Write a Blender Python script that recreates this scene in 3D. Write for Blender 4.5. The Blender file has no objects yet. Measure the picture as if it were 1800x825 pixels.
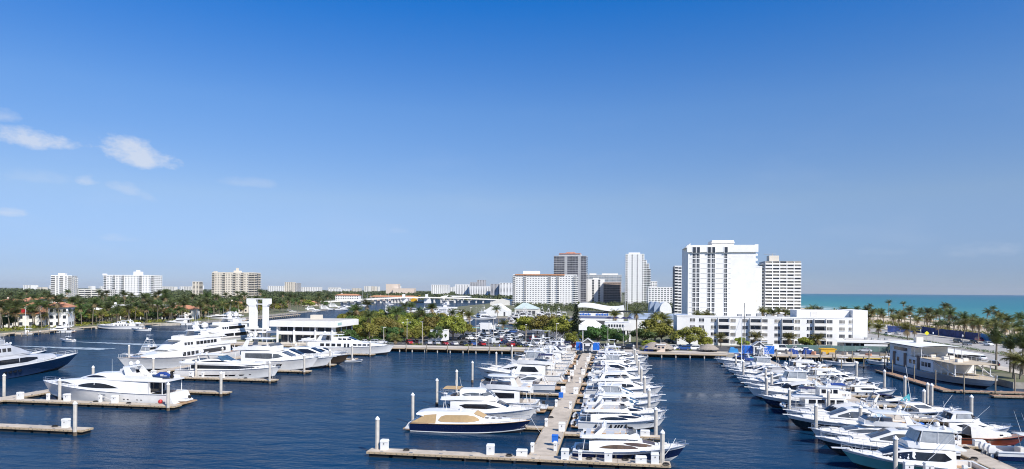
import bpy, math, random
from math import sin, cos, pi, radians, sqrt, atan2
random.seed(7)
SC = bpy.context.scene
COL = SC.collection

# ---------------------------------------------------------------- camera
# world axes: +Y runs north along the main pier, +X east, water level z = 0
EYE = 22.0
YAW = radians(8.82)
ROLL = 0.0072
cam = bpy.data.cameras.new("camera"); camo = bpy.data.objects.new("camera", cam); COL.objects.link(camo)
cam.sensor_width = 36.0; cam.lens = 36.0 * 1160 / 1800
cam.shift_y = (511 - 412.5) / 1800
cam.clip_start = 1.0; cam.clip_end = 90000.0
camo.location = (0, 0, EYE)
from mathutils import Matrix, Vector
camo.rotation_euler = (Matrix.Rotation(YAW, 3, 'Z') @ Matrix.Rotation(pi/2, 3, 'X') @ Matrix.Rotation(ROLL, 3, 'Z')).to_euler()
SC.camera = camo

# ---------------------------------------------------------------- light
SUN_AZ = radians(38)      # to the right of straight behind the camera
SUN_EL = radians(43)
# direction towards the sun, camera frame (right, forward) -> world
_sx, _sy = sin(SUN_AZ), -cos(SUN_AZ)
_wx = _sx*cos(YAW) - _sy*sin(YAW); _wy = _sx*sin(YAW) + _sy*cos(YAW)
SUN_DIR = Vector((_wx*cos(SUN_EL), _wy*cos(SUN_EL), sin(SUN_EL)))
sl = bpy.data.lights.new("sun", 'SUN'); slo = bpy.data.objects.new("sun", sl); COL.objects.link(slo)
sl.energy = 3.9; sl.angle = radians(0.55); sl.color = (1.0, 0.945, 0.86)
slo.rotation_euler = SUN_DIR.to_track_quat('Z', 'Y').to_euler()
slo.location = (60, -60, 90)

world = bpy.data.worlds.new("World"); SC.world = world; world.use_nodes = True
wt = world.node_tree; wt.nodes.clear()
def wn(t, **k):
    n = wt.nodes.new(t)
    for a, b in k.items(): setattr(n, a, b)
    return n
wout = wn('ShaderNodeOutputWorld'); wbg = wn('ShaderNodeBackground')
sky = wn('ShaderNodeTexSky', sky_type='NISHITA', sun_disc=False)
sky.sun_elevation = SUN_EL; sky.sun_rotation = atan2(SUN_DIR.x, SUN_DIR.y)
sky.altitude = 0.0; sky.air_density = 1.0; sky.dust_density = 0.0; sky.ozone_density = 1.0
wbg.inputs['Strength'].default_value = 0.087
# a few small fair-weather clouds: soft elliptical patches of broken vapour around given directions
wtc = wn('ShaderNodeTexCoord')
def wmath(op, a, b=None, clamp=False):
    n = wn('ShaderNodeMath', operation=op); n.use_clamp = clamp
    for i, q in enumerate((a, b)):
        if q is None: continue
        if isinstance(q, (int, float)): n.inputs[i].default_value = q
        else: wt.links.new(q, n.inputs[i])
    return n.outputs[0]
sep = wn('ShaderNodeSeparateXYZ'); wt.links.new(wtc.outputs['Generated'], sep.inputs[0])
az = wmath('ARCTAN2', sep.outputs['X'], sep.outputs['Y'])
el = wmath('ARCSINE', sep.outputs['Z'])
cmb = wn('ShaderNodeCombineXYZ'); wt.links.new(az, cmb.inputs[0]); wt.links.new(el, cmb.inputs[1])
def wnoise(scale, detail, rough=.6, sc=(1, 1, 1)):
    mp = wn('ShaderNodeMapping'); mp.inputs['Scale'].default_value = sc
    wt.links.new(cmb.outputs[0], mp.inputs[0])
    n = wn('ShaderNodeTexNoise'); n.inputs['Scale'].default_value = scale; n.inputs['Detail'].default_value = detail
    n.inputs['Roughness'].default_value = rough
    wt.links.new(mp.outputs[0], n.inputs['Vector'])
    return n.outputs['Fac']
# clear subtropical air: the same deep blue grade all the way round
grad = wn('ShaderNodeValToRGB'); ge = grad.color_ramp.elements
gst = [(0.0, (.215, .30, .595)), (.02, (.235, .315, .59)), (.084, (.42, .475, .62)), (.167, (.34, .53, .78)), (.262, (.065, .445, .92)), (.45, (.29, .54, .86)), (.8, (.40, .61, .84))]
while len(ge) < len(gst): ge.new(.5)
for q, (pp, c) in zip(ge, gst): q.position = pp; q.color = (*c, 1)
wt.links.new(wmath('DIVIDE', el, pi/2, True), grad.inputs[0])
gmul = wn('ShaderNodeMix', data_type='RGBA', blend_type='MULTIPLY'); gmul.inputs[0].default_value = 1.0
gsc = wn('ShaderNodeMix', data_type='RGBA', blend_type='MULTIPLY'); gsc.inputs[0].default_value = 1.0; gsc.inputs[7].default_value = (1.25, 1.25, 1.25, 1)
wt.links.new(sky.outputs[0], gmul.inputs[6]); wt.links.new(grad.outputs[0], gmul.inputs[7]); wt.links.new(gmul.outputs[2], gsc.inputs[6])
n1 = wnoise(26, 9, .66, (1, 1.7, 1)); n2 = wnoise(6, 4, .5, (1, 3.2, 1))
def cloud(px, py, hw, hh, dens, tilt=0.0):
    a0 = atan2((px-900)/1160.0, 1.0) - YAW; e0 = math.atan((511-py)/1160.0*cos(a0+YAW))
    da = wmath('SUBTRACT', az, a0); de = wmath('SUBTRACT', el, e0)
    if tilt: de = wmath('ADD', de, wmath('MULTIPLY', da, tilt))
    qa = wmath('POWER', wmath('ABSOLUTE', wmath('DIVIDE', da, hw/1160.0)), 2)
    # flat underside, domed top
    up = wmath('MAXIMUM', wmath('DIVIDE', de, hh*1.25/1160.0), 0.0); dn = wmath('MAXIMUM', wmath('DIVIDE', wmath('MULTIPLY', de, -1), hh*0.75/1160.0), 0.0)
    r = wmath('ADD', qa, wmath('ADD', wmath('POWER', up, 2), wmath('POWER', dn, 2)))
    core = wmath('SUBTRACT', 1.0, r)
    c = wmath('ADD', core, wmath('MULTIPLY', wmath('SUBTRACT', n1, 0.5), 4.2))
    return wmath('MULTIPLY', wmath('MULTIPLY', c, .85, clamp=True), dens)
cs = [cloud(50, 253, 60, 15, .66), cloud(232, 278, 62, 22, .72, .22), cloud(154, 324, 17, 9, .42), cloud(228, 342, 36, 11, .26, .3), cloud(68, 318, 42, 11, .12),
      cloud(438, 326, 44, 9, .17), cloud(12, 381, 24, 7, .42), cloud(212, 425, 30, 6, .16), cloud(1718, 436, 70, 12, .14), cloud(1560, 438, 50, 8, .08), cloud(0, 210, 22, 12, .3),
      cloud(-150, 300, 90, 26, .6), cloud(2050, 420, 90, 18, .3), cloud(700, 408, 20, 5, .10)]
tot = cs[0]
for c in cs[1:]: tot = wmath('MAXIMUM', tot, c)
veil = wmath('MULTIPLY', wmath('SUBTRACT', n2, .52, clamp=True), .35)
tot = wmath('MAXIMUM', tot, wmath('MULTIPLY', veil, wmath('SUBTRACT', 1.0, wmath('MULTIPLY', el, 3.2, clamp=True))))
mixc = wn('ShaderNodeMix', data_type='RGBA')
mixc.inputs[7].default_value = (5.4, 5.7, 6.3, 1)
wt.links.new(tot, mixc.inputs[0]); wt.links.new(gsc.outputs[2], mixc.inputs[6])
wt.links.new(mixc.outputs[2], wbg.inputs['Color']); wt.links.new(wbg.outputs[0], wout.inputs[0])

vs = SC.view_settings
vs.view_transform = 'Standard'; vs.look = 'None'; vs.gamma = 1.0; vs.use_curve_mapping = False
vs.exposure = 0.66
SC.render.engine = 'CYCLES'
SC.cycles.max_bounces = 6; SC.cycles.diffuse_bounces = 3; SC.cycles.glossy_bounces = 3; SC.cycles.transparent_max_bounces = 6
SC.cycles.use_denoising = True
SC.cycles.pixel_filter_type = 'BLACKMAN_HARRIS'; SC.cycles.filter_width = 1.05
SC.cycles.sample_clamp_indirect = 6.0

# ---------------------------------------------------------------- materials
MATS = {}
def mat(name, col, rough=.5, var=.06, scale=2.0, metal=0.0, bump=0.0, bscale=20.0, coat=0.0, rnd=0.0, spec=.5, sc3=(1, 1, 1), col2=None, fac=(.35, .65), trans=0.0, hue=0.0):
    if name in MATS: return MATS[name]
    m = bpy.data.materials.new(name); m.use_nodes = True; MATS[name] = m
    nt = m.node_tree; p = nt.nodes['Principled BSDF']
    p.inputs['Roughness'].default_value = rough; p.inputs['Metallic'].default_value = metal
    p.inputs['Specular IOR Level'].default_value = spec
    p.inputs['Coat Weight'].default_value = coat
    tc = nt.nodes.new('ShaderNodeTexCoord'); mp = nt.nodes.new('ShaderNodeMapping'); mp.inputs['Scale'].default_value = sc3
    nt.links.new(tc.outputs['Object'], mp.inputs[0])
    nz = nt.nodes.new('ShaderNodeTexNoise'); nz.inputs['Scale'].default_value = scale; nz.inputs['Detail'].default_value = 5; nz.inputs['Roughness'].default_value = .62
    nt.links.new(mp.outputs[0], nz.inputs['Vector'])
    rp = nt.nodes.new('ShaderNodeValToRGB')
    c2 = col2 if col2 else tuple(min(1, c*(1+var)) for c in col)
    c1 = col if col2 else tuple(c*(1-var) for c in col)
    rp.color_ramp.elements[0].position = fac[0]; rp.color_ramp.elements[1].position = fac[1]
    rp.color_ramp.elements[0].color = (*c1, 1); rp.color_ramp.elements[1].color = (*c2, 1)
    nt.links.new(nz.outputs['Fac'], rp.inputs[0])
    out = rp.outputs[0]
    if rnd or hue:
        oi = nt.nodes.new('ShaderNodeObjectInfo'); hs = nt.nodes.new('ShaderNodeHueSaturation')
        def rng(lo, hi, src):
            r = nt.nodes.new('ShaderNodeMapRange'); r.inputs[3].default_value = lo; r.inputs[4].default_value = hi
            nt.links.new(src, r.inputs[0]); return r.outputs[0]
        nt.links.new(rng(1-rnd, 1+rnd, oi.outputs['Random']), hs.inputs['Value'])
        if hue: nt.links.new(rng(.5-hue, .5+hue, oi.outputs['Random']), hs.inputs['Hue'])
        nt.links.new(out, hs.inputs['Color']); out = hs.outputs[0]
    nt.links.new(out, p.inputs['Base Color'])
    if bump:
        b = nt.nodes.new('ShaderNodeBump'); b.inputs['Strength'].default_value = bump
        nb = nt.nodes.new('ShaderNodeTexNoise'); nb.inputs['Scale'].default_value = bscale; nb.inputs['Detail'].default_value = 4
        nt.links.new(mp.outputs[0], nb.inputs['Vector']); nt.links.new(nb.outputs['Fac'], b.inputs['Height'])
        nt.links.new(b.outputs[0], p.inputs['Normal'])
    if trans:
        tr = nt.nodes.new('ShaderNodeBsdfTranslucent'); ms = nt.nodes.new('ShaderNodeMixShader'); ms.inputs[0].default_value = trans
        nt.links.new(out, tr.inputs[0]); nt.links.new(p.outputs[0], ms.inputs[1]); nt.links.new(tr.outputs[0], ms.inputs[2])
        nt.links.new(ms.outputs[0], nt.nodes['Material Output'].inputs[0])
    return m

GEL = mat('gelcoat_white', (.73, .73, .72), .25, .05, .8, coat=.3)
GEL2 = mat('gelcoat_ivory', (.80, .77, .70), .25, .03, .8, coat=.3)
GELG = mat('gelcoat_grey', (.52, .53, .55), .3, .04, .8, coat=.3)
DECKM = mat('deck_nonskid', (.74, .73, .70), .55, .04, 3)
TEAK = mat('teak', (.42, .27, .15), .6, .18, 2.5, sc3=(.4, 9, 1))
NAVY = mat('paint_navy', (.006, .012, .050), .12, .1, .6, coat=.6)
BLACKP = mat('paint_black', (.010, .010, .014), .12, .1, .6, coat=.6)
BROWNP = mat('paint_bronze', (.060, .042, .026), .15, .1, .6, coat=.5)
WOODH = mat('varnished_mahogany', (.20, .045, .014), .16, .25, 1.2, sc3=(.3, 1, 6), coat=.7)
TEALP = mat('paint_seafoam', (.12, .37, .36), .18, .05, .6, coat=.5)
BLUEH = mat('paint_steel_blue', (.020, .040, .10), .16, .08, .6, coat=.5)
ANTI = mat('antifouling', (.020, .022, .03), .7, .3, 2)
ANTIR = mat('antifouling_red', (.22, .03, .025), .7, .2, 2)
GLASS = mat('dark_glass', (.012, .014, .020), .06, .3, 1.0, spec=.7)
GLASSB = mat('blue_tinted_glass', (.05, .10, .16), .07, .3, 1.0, spec=.8)
GLASSG = mat('grey_tinted_glass', (.09, .10, .11), .08, .3, 1.0, spec=.8)
GLASSN = mat('brown_tinted_glass', (.10, .065, .04), .10, .3, 1.0, spec=.7)
VCLEAR = mat('clear_vinyl', (.30, .32, .34), .12, .25, 1.0, spec=.8)
STEEL = mat('polished_steel', (.72, .73, .74), .25, .05, 4, metal=.9)
WHITEP = mat('white_paint', (.80, .80, .79), .45, .04, 1.5)
GREYP = mat('grey_paint', (.34, .35, .36), .5, .08, 1.5)
DARKG = mat('dark_grey_paint', (.08, .082, .088), .5, .12, 1.5)
BLACKR = mat('black_rubber', (.014, .014, .015), .7, .2, 4)
VINYL = mat('cream_vinyl', (.72, .69, .62), .5, .05, 3)
CANVT = mat('tan_canvas', (.43, .30, .155), .8, .08, 2.0, bump=.3, bscale=5)
CANVB = mat('blue_canvas', (.012, .045, .22), .8, .12, 2.0, bump=.3, bscale=5)
CANVN = mat('navy_canvas', (.018, .022, .075), .8, .12, 2.0, bump=.3, bscale=5)
CANVG = mat('grey_canvas', (.30, .30, .31), .8, .1, 2.0, bump=.3, bscale=5)
CANVL = mat('pale_canvas', (.66, .65, .63), .8, .06, 2.0, bump=.3, bscale=5)
CANVTL = mat('turquoise_canvas', (.05, .30, .36), .8, .12, 2.0, bump=.3, bscale=5)
REDP = mat('red_paint', (.42, .02, .02), .4, .1, 2)
CONC = mat('dock_concrete', (.46, .40, .33), .85, .28, .55, bump=.15, bscale=14, fac=(.25, .75))
CONC2 = mat('piling_concrete', (.50, .47, .42), .85, .14, 1.2, bump=.2, bscale=10)
WALE = mat('timber_wale', (.40, .31, .20), .8, .3, 1.5, sc3=(3, 3, 10), bump=.2)
WALEY = mat('yellow_wale', (.55, .40, .07), .7, .2, 1.5)
FLOATM = mat('black_float', (.018, .018, .017), .8, .3, 2)
WEATHER = mat('weathered_timber', (.26, .22, .16), .9, .3, 1.2, sc3=(6, 6, .8), bump=.3)
PLASW = mat('white_plastic', (.74, .74, .72), .4, .04, 2)
CAPW = mat('white_piling_cap', (.80, .80, .80), .45, .04, 2)

# ---------------------------------------------------------------- mesh helpers
def lerp(a, b, t): return a + (b-a)*t
def smooth(t): t = max(0, min(1, t)); return t*t*(3-2*t)
def interp(pts, x):
    if x <= pts[0][0]: return pts[0][1]
    for (a, b), (c, d) in zip(pts, pts[1:]):
        if x <= c: return b + (d-b)*(x-a)/((c-a) or 1)
    return pts[-1][1]
class MB:
    def __init__(s): s.v = []; s.f = []; s.m = []
    def quad(s, a, b, c, d, m=0):
        n = len(s.v); s.v += [a, b, c, d]; s.f.append((n, n+1, n+2, n+3)); s.m.append(m)
    def poly(s, pts, m=0):
        n = len(s.v); s.v += list(pts); s.f.append(tuple(range(n, n+len(pts)))); s.m.append(m)
    def box(s, x0, x1, y0, y1, z0, z1, m=0):
        n = len(s.v)
        s.v += [(x0, y0, z0), (x1, y0, z0), (x1, y1, z0), (x0, y1, z0), (x0, y0, z1), (x1, y0, z1), (x1, y1, z1), (x0, y1, z1)]
        s.f += [(n, n+3, n+2, n+1), (n+4, n+5, n+6, n+7), (n, n+1, n+5, n+4), (n+1, n+2, n+6, n+5), (n+2, n+3, n+7, n+6), (n+3, n, n+4, n+7)]
        s.m += [m]*6
    def cbox(s, x, y, z, sx, sy, sz, m=0): s.box(x-sx/2, x+sx/2, y-sy/2, y+sy/2, z, z+sz, m)
    def wbox(s, x0, x1, y0, y1, z0, z1, tp=.9, m=0):   # box whose top is drawn in
        cx, cy = (x0+x1)/2, (y0+y1)/2
        s.loft([[(x0, y0, z0), (x1, y0, z0), (x1, y1, z0), (x0, y1, z0)],
                [(cx+(x-cx)*tp, cy+(y-cy)*tp, z1) for x, y in ((x0, y0), (x1, y0), (x1, y1), (x0, y1))]], m=m)
    def prism(s, poly, z0, z1, m=0, mt=None):
        a = sum(poly[i][0]*poly[(i+1) % len(poly)][1]-poly[(i+1) % len(poly)][0]*poly[i][1] for i in range(len(poly)))
        if a < 0: poly = poly[::-1]
        n = len(s.v); k = len(poly)
        s.v += [(p[0], p[1], z0) for p in poly] + [(p[0], p[1], z1) for p in poly]
        s.f.append(tuple(n+i for i in range(k-1, -1, -1))); s.m.append(m)
        s.f.append(tuple(n+k+i for i in range(k))); s.m.append(m if mt is None else mt)
        for i in range(k):
            j = (i+1) % k; s.f.append((n+i, n+j, n+k+j, n+k+i)); s.m.append(m)
    def sprism(s, prof, y0, y1, m=0):   # (x,z) outline extruded along y
        a = sum(prof[i][0]*prof[(i+1) % len(prof)][1]-prof[(i+1) % len(prof)][0]*prof[i][1] for i in range(len(prof)))
        if a < 0: prof = prof[::-1]
        n = len(s.v); k = len(prof)
        s.v += [(p[0], y0, p[1]) for p in prof] + [(p[0], y1, p[1]) for p in prof]
        s.f.append(tuple(n+i for i in range(k))); s.m.append(m)
        s.f.append(tuple(n+k+i for i in range(k-1, -1, -1))); s.m.append(m)
        for i in range(k):
            j = (i+1) % k; s.f.append((n+j, n+i, n+k+i, n+k+j)); s.m.append(m)
    def loft(s, rings, m=0, closed=True, cap=True):
        n = len(s.v); k = len(rings[0])
        for r in rings: s.v += list(r)
        for i in range(len(rings)-1):
            for j in range(k if closed else k-1):
                a = n+i*k+j; b = n+i*k+(j+1) % k
                s.f.append((a, b, b+k, a+k)); s.m.append(m)
        if cap and closed:
            s.f.append(tuple(n+j for j in range(k-1, -1, -1))); s.m.append(m)
            e = n+(len(rings)-1)*k
            s.f.append(tuple(e+j for j in range(k))); s.m.append(m)
    def tube(s, p, q, r0, r1=None, n=6, m=0):
        r1 = r0 if r1 is None else r1
        p = Vector(p); q = Vector(q); d = (q-p).normalized()
        u = d.cross(Vector((0, 0, 1)));
        if u.length < 1e-4: u = Vector((1, 0, 0))
        u.normalize(); w = d.cross(u)
        s.loft([[tuple(c + (u*cos(2*pi*i/n)+w*sin(2*pi*i/n))*r) for i in range(n)] for c, r in ((p, r0), (q, r1))], m)
    def path(s, pts, r, n=5, m=0):
        for a, b in zip(pts, pts[1:]): s.tube(a, b, r, r, n, m)
    def cyl(s, x, y, z0, z1, r0, r1=None, n=10, m=0):
        r1 = r0 if r1 is None else r1
        s.loft([[(x+r*cos(2*pi*i/n), y+r*sin(2*pi*i/n), z) for i in range(n)] for z, r in ((z0, r0), (z1, r1))], m)
    def lathe(s, x, y, prof, n=12, m=0):
        s.loft([[(x+r*cos(2*pi*i/n), y+r*sin(2*pi*i/n), z) for i in range(n)] for r, z in prof], m)
    def sphere(s, c, r, n=12, k=7, sz=1.0, m=0):
        s.loft([[(c[0]+r*sin(pi*j/k)*cos(2*pi*i/n), c[1]+r*sin(pi*j/k)*sin(2*pi*i/n), c[2]-r*sz*cos(pi*j/k)) for i in range(n)] for j in [.08]+list(range(1, k))+[k-.08]], m)
    def mesh(s, name, mats, ang=None):
        me = bpy.data.meshes.new(name); me.from_pydata(s.v, [], s.f)
        if not isinstance(mats, (list, tuple)): mats = [mats]
        for q in mats: me.materials.append(q)
        if len(mats) > 1: me.polygons.foreach_set('material_index', s.m)
        if ang is not None:
            me.polygons.foreach_set('use_smooth', [True]*len(me.polygons))
            me.set_sharp_from_angle(angle=radians(ang))
        me.update(); return me
    def build(s, name, mats, parent=None, ang=None, loc=None, rz=0):
        return link(name, s.mesh(name, mats, ang), parent, loc, rz)
def link(name, me, parent=None, loc=None, rz=0):
    o = bpy.data.objects.new(name, me); COL.objects.link(o)
    if parent is not None: o.parent = parent
    if loc is not None: o.location = loc
    if rz: o.rotation_euler = (0, 0, rz)
    return o
def tag(o, label=None, cat=None, group=None, kind=None):
    if label: o['label'] = label
    if cat: o['category'] = cat
    if group: o['group'] = group
    if kind: o['kind'] = kind
    return o
def thing(name, label, cat, loc=(0, 0, 0), rz=0, group=None):
    return tag(link(name, None, None, loc, rz), label, cat, group)
CH = {}
def kids(o):
    return [c for c in o.children]
def dup(root, loc, rz, label, group=None, s=None):
    r = root.copy(); COL.objects.link(r); r.location = loc; r.rotation_euler = (0, 0, rz); r['label'] = label
    if group: r['group'] = group
    if s is not None: r.scale = s if isinstance(s, tuple) else (s, s, s)
    if root.name not in CH: CH[root.name] = [(c, list(c.children)) for c in root.children]
    for ch, gs in CH[root.name]:
        c = ch.copy(); COL.objects.link(c); c.parent = r
        for g in gs:
            d = g.copy(); COL.objects.link(d); d.parent = c
    return r
def at(px, py, z=0.0):          # a pixel of the 1800-wide photograph -> the point at height z that it shows
    u = (px-900)/1160.0; v = (511-py)/1160.0
    X = u*cos(ROLL)-v*sin(ROLL); Z = v*cos(ROLL)+u*sin(ROLL); t = (z-EYE)/Z
    return (X*t*cos(YAW)-t*sin(YAW), X*t*sin(YAW)+t*cos(YAW))
def atd(px, depth):              # ground point seen in pixel column px at the given depth
    X = (px-900)/1160.0*depth
    return (X*cos(YAW)-depth*sin(YAW), X*sin(YAW)+depth*cos(YAW))
def hgt(py, px, depth):          # height that reaches pixel row py at that depth
    return EYE + depth*(511+.0072*(px-900)-py)/1160.0
# ================================================================ the setting: water, sea, land
LAND = 1.5
def water_mat(name, deep, shallow=None, sea=False):
    m = bpy.data.materials.new(name); m.use_nodes = True; nt = m.node_tree; p = nt.nodes['Principled BSDF']
    L = nt.links.new
    def N(t, **k):
        n = nt.nodes.new(t)
        for a, b in k.items(): setattr(n, a, b)
        return n
    tc = N('ShaderNodeTexCoord')
    def noise(scale, detail, rough, sc3, rot=0):
        mp = N('ShaderNodeMapping'); mp.inputs['Scale'].default_value = sc3; mp.inputs['Rotation'].default_value = (0, 0, rot)
        L(tc.outputs['Object'], mp.inputs[0])
        n = N('ShaderNodeTexNoise'); n.inputs['Scale'].default_value = scale; n.inputs['Detail'].default_value = detail; n.inputs['Roughness'].default_value = rough
        L(mp.outputs[0], n.inputs['Vector']); return n.outputs['Fac']
    def mt(op, a, b, clamp=False):
        n = N('ShaderNodeMath', operation=op); n.use_clamp = clamp
        for i, q in enumerate((a, b)):
            if isinstance(q, (int, float)): n.inputs[i].default_value = q
            else: L(q, n.inputs[i])
        return n.outputs[0]
    def ramp(src, stops):
        r = N('ShaderNodeValToRGB'); e = r.color_ramp.elements
        while len(e) < len(stops): e.new(.5)
        for q, (pp, c) in zip(e, stops): q.position = pp; q.color = (*c, 1)
        L(src, r.inputs[0]); return r.outputs[0]
    p.inputs['IOR'].default_value = 1.333
    wind = noise(.016, 4, .6, (.7, 2.0, 1), .2)       # cat's-paws
    fine = noise(1.15, 5, .6, (.5, 1, 1), .12); mid = noise(.36, 3, .5, (.42, 1, 1), -.1)
    if not sea:
        # wind-roughened water: body colour plus a mirror lobe whose share stays moderate at grazing angles
        h = mt('ADD', mt('MULTIPLY', fine, .34), mt('MULTIPLY', mid, .9))
        b = N('ShaderNodeBump'); b.inputs['Distance'].default_value = .42
        L(mt('ADD', mt('MULTIPLY', mt('SUBTRACT', wind, .36), 3.0, True), .10), b.inputs['Strength']); L(h, b.inputs['Height'])
        df = N('ShaderNodeBsdfDiffuse'); L(ramp(noise(.03, 4, .55, (1, 1, 1)), [(.3, deep), (.75, shallow)]), df.inputs[0])
        gl = N('ShaderNodeBsdfAnisotropic'); gl.inputs['Roughness'].default_value = .07; L(b.outputs[0], gl.inputs['Normal'])
        fr = N('ShaderNodeFresnel'); fr.inputs[0].default_value = 1.333; L(b.outputs[0], fr.inputs['Normal'])
        fm = N('ShaderNodeMapRange'); fm.inputs[1].default_value = .02; fm.inputs[2].default_value = .42; fm.inputs[3].default_value = .03; fm.inputs[4].default_value = .27
        L(fr.outputs[0], fm.inputs[0])
        ms = N('ShaderNodeMixShader'); L(fm.outputs[0], ms.inputs[0]); L(df.outputs[0], ms.inputs[1]); L(gl.outputs[0], ms.inputs[2])
        L(ms.outputs[0], nt.nodes['Material Output'].inputs[0])
    else:
        p.inputs['Roughness'].default_value = .35; p.inputs['Specular IOR Level'].default_value = .25
        sx = N('ShaderNodeSeparateXYZ'); L(tc.outputs['Object'], sx.inputs[0])
        wob = mt('MULTIPLY', mt('SUBTRACT', noise(.01, 4, .6, (1, .35, 1)), .5), 130.0)
        d = mt('DIVIDE', mt('ADD', sx.outputs['X'], wob), 6000.0, True)       # distance from the beach
        base = ramp(d, [(0, (.17, .30, .26)), (.018, (.052, .225, .215)), (.06, (.026, .175, .20)), (.25, (.017, .13, .18)), (.9, (.014, .09, .16))])
        # whitecaps and the lines of surf along the beach
        caps = mt('MULTIPLY', mt('SUBTRACT', noise(.05, 5, .70, (1, .35, 1)), .655), 22.0, True)
        sw = mt('ADD', sx.outputs['X'], mt('MULTIPLY', mt('SUBTRACT', noise(.03, 4, .6, (1, 1, 1)), .5), 46.0))
        near = mt('SUBTRACT', 1.0, mt('DIVIDE', sx.outputs['X'], 95.0, True), True)
        lines = mt('MULTIPLY', mt('SUBTRACT', mt('SINE', mt('MULTIPLY', sw, .20), 0), .15), 3.0, True)
        brk = mt('MULTIPLY', mt('SUBTRACT', noise(.12, 5, .7, (1, .3, 1)), .38), 9.0, True)
        foam = mt('MAXIMUM', caps, mt('MULTIPLY', mt('MULTIPLY', lines, near), brk))
        mx = N('ShaderNodeMix', data_type='RGBA'); L(foam, mx.inputs[0]); L(base, mx.inputs[6]); mx.inputs[7].default_value = (.72, .76, .76, 1)
        L(mx.outputs[2], p.inputs['Base Color'])
        b = N('ShaderNodeBump'); b.inputs['Distance'].default_value = 1.0; b.inputs['Strength'].default_value = .6
        L(mt('ADD', mt('MULTIPLY', mid, .5), mt('MULTIPLY', noise(.09, 4, .6, (1, .4, 1)), 2.0)), b.inputs['Height']); L(b.outputs[0], p.inputs['Normal'])
    return m
WATER = water_mat('harbour_water', (.0022, .022, .060), (.005, .038, .092))
SEA = water_mat('sea_water', None, None, True)
SAND = mat('beach_sand', (.55, .46, .34), .95, .14, .08, bump=.2, bscale=2)
GROUND = mat('park_ground', (.16, .15, .10), .95, .3, .05, col2=(.10, .12, .045))
ASPH = mat('asphalt', (.075, .075, .08), .9, .25, .15, bump=.15, bscale=8)
ROADM = mat('pale_road_concrete', (.36, .345, .325), .9, .12, .1, bump=.1, bscale=6)
PAVE = mat('pale_paving', (.52, .47, .40), .9, .15, .3, bump=.1, bscale=4)
LAWN = mat('lawn', (.10, .15, .035), .95, .3, .15, col2=(.16, .20, .05))
SEAWALL = mat('seawall_concrete', (.36, .33, .28), .9, .25, .4, bump=.2)
def sheet(name, pts, z, m, kind='structure'):
    b = MB(); b.poly([(x, y, z) for x, y in pts]); o = b.build(name, m); o['kind'] = kind; return o
FAR = 15000
SHX = 262.0     # shore line of the beach
sheet('water', [(-FAR, -400), (SHX-20, -400), (SHX-20, FAR), (-FAR, FAR)], 0.0, WATER)
so = sheet('sea', [(0, -400), (FAR, -400), (FAR, FAR), (0, FAR)], -0.02, SEA); so.location.x = SHX-8
def land(name, pts, z=LAND, m=GROUND, side=SEAWALL, z0=-1.5):
    b = MB(); b.prism(pts, z0, z, 0, 1); o = b.build(name, [side, m]); o['kind'] = 'structure'; return o
# marina land north of the basin, the strip along the beach, the north shore and the far city
land('ground', [(-148, 228.5), (60, 228.5), (92, 228.5), (92, 170), (106, 169), (108, 130), (112, -400), (232, -400), (232, 372), (232, 6000), (-60, 6000), (-150, 1180), (-196, 1130), (-190, 512), (-60, 512), (-58, 545), (-28, 545), (-28, 400), (-40, 399), (-40, 372), (-148, 372)])
land('ground', [(-FAR, -400), (-272, -400), (-269, 254), (-272, 310), (-267, 340), (-251, 358), (-266, 452), (-306, 709), (-434, 1002), (-470, 1700), (-560, 2400), (-FAR, 2400)])
land('terrain', [(-FAR, 2400.5), (-560, 2400.5), (-300, 2300), (-60, 6000.5), (232, 6000.5), (232, FAR), (-FAR, FAR)])
# the beach slopes into the sea
b = MB()
for i in range(0, 60):
    y0 = -400+i*160; y1 = y0+160
    def wv(y): return 4*sin(y/70.0)+3*sin(y/31.0)
    prof = [(188, LAND+.02), (212, LAND+.10), (236, LAND-.15), (252, .55), (SHX+2, .06), (SHX+16, -.9)]
    for (xa, za), (xb, zb) in zip(prof, prof[1:]):
        ka = 0 if xa < 200 else 1; kb = 0 if xb < 200 else 1
        b.quad((xa+ka*wv(y0), y0, za), (xb+kb*wv(y0), y0, zb), (xb+kb*wv(y1), y1, zb), (xa+ka*wv(y1), y1, za))
b.build('beach', SAND, ang=60)['kind'] = 'structure'

# paved surfaces, each sheet a little above the one below
sheet('car_park', [(-84, 236), (-14, 236), (-14, 344), (-84, 344)], LAND+.006, ASPH)
sheet('car_park', [(-13.5, 236), (100, 236), (100, 262), (-13.5, 262)], LAND+.006, ASPH)
sheet('promenade', [(-148, 228.5), (92, 228.5), (92, 235.8), (-148, 235.8)], LAND+.010, PAVE)
sheet('car_park', [(-84, 346), (-54, 346), (-54, 371), (-84, 371)], LAND+.006, ASPH)
b = MB()
for i in range(9):   # painted bays of the car park
    y = 243+i*11.5
    for k in range(26): b.quad((-82+k*2.65, y-2.6, LAND+.011), (-81.9+k*2.65, y-2.6, LAND+.011), (-81.9+k*2.65, y+2.6, LAND+.011), (-82+k*2.65, y+2.6, LAND+.011))
b.build('bay_markings', WHITEP)['kind'] = 'structure'
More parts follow.
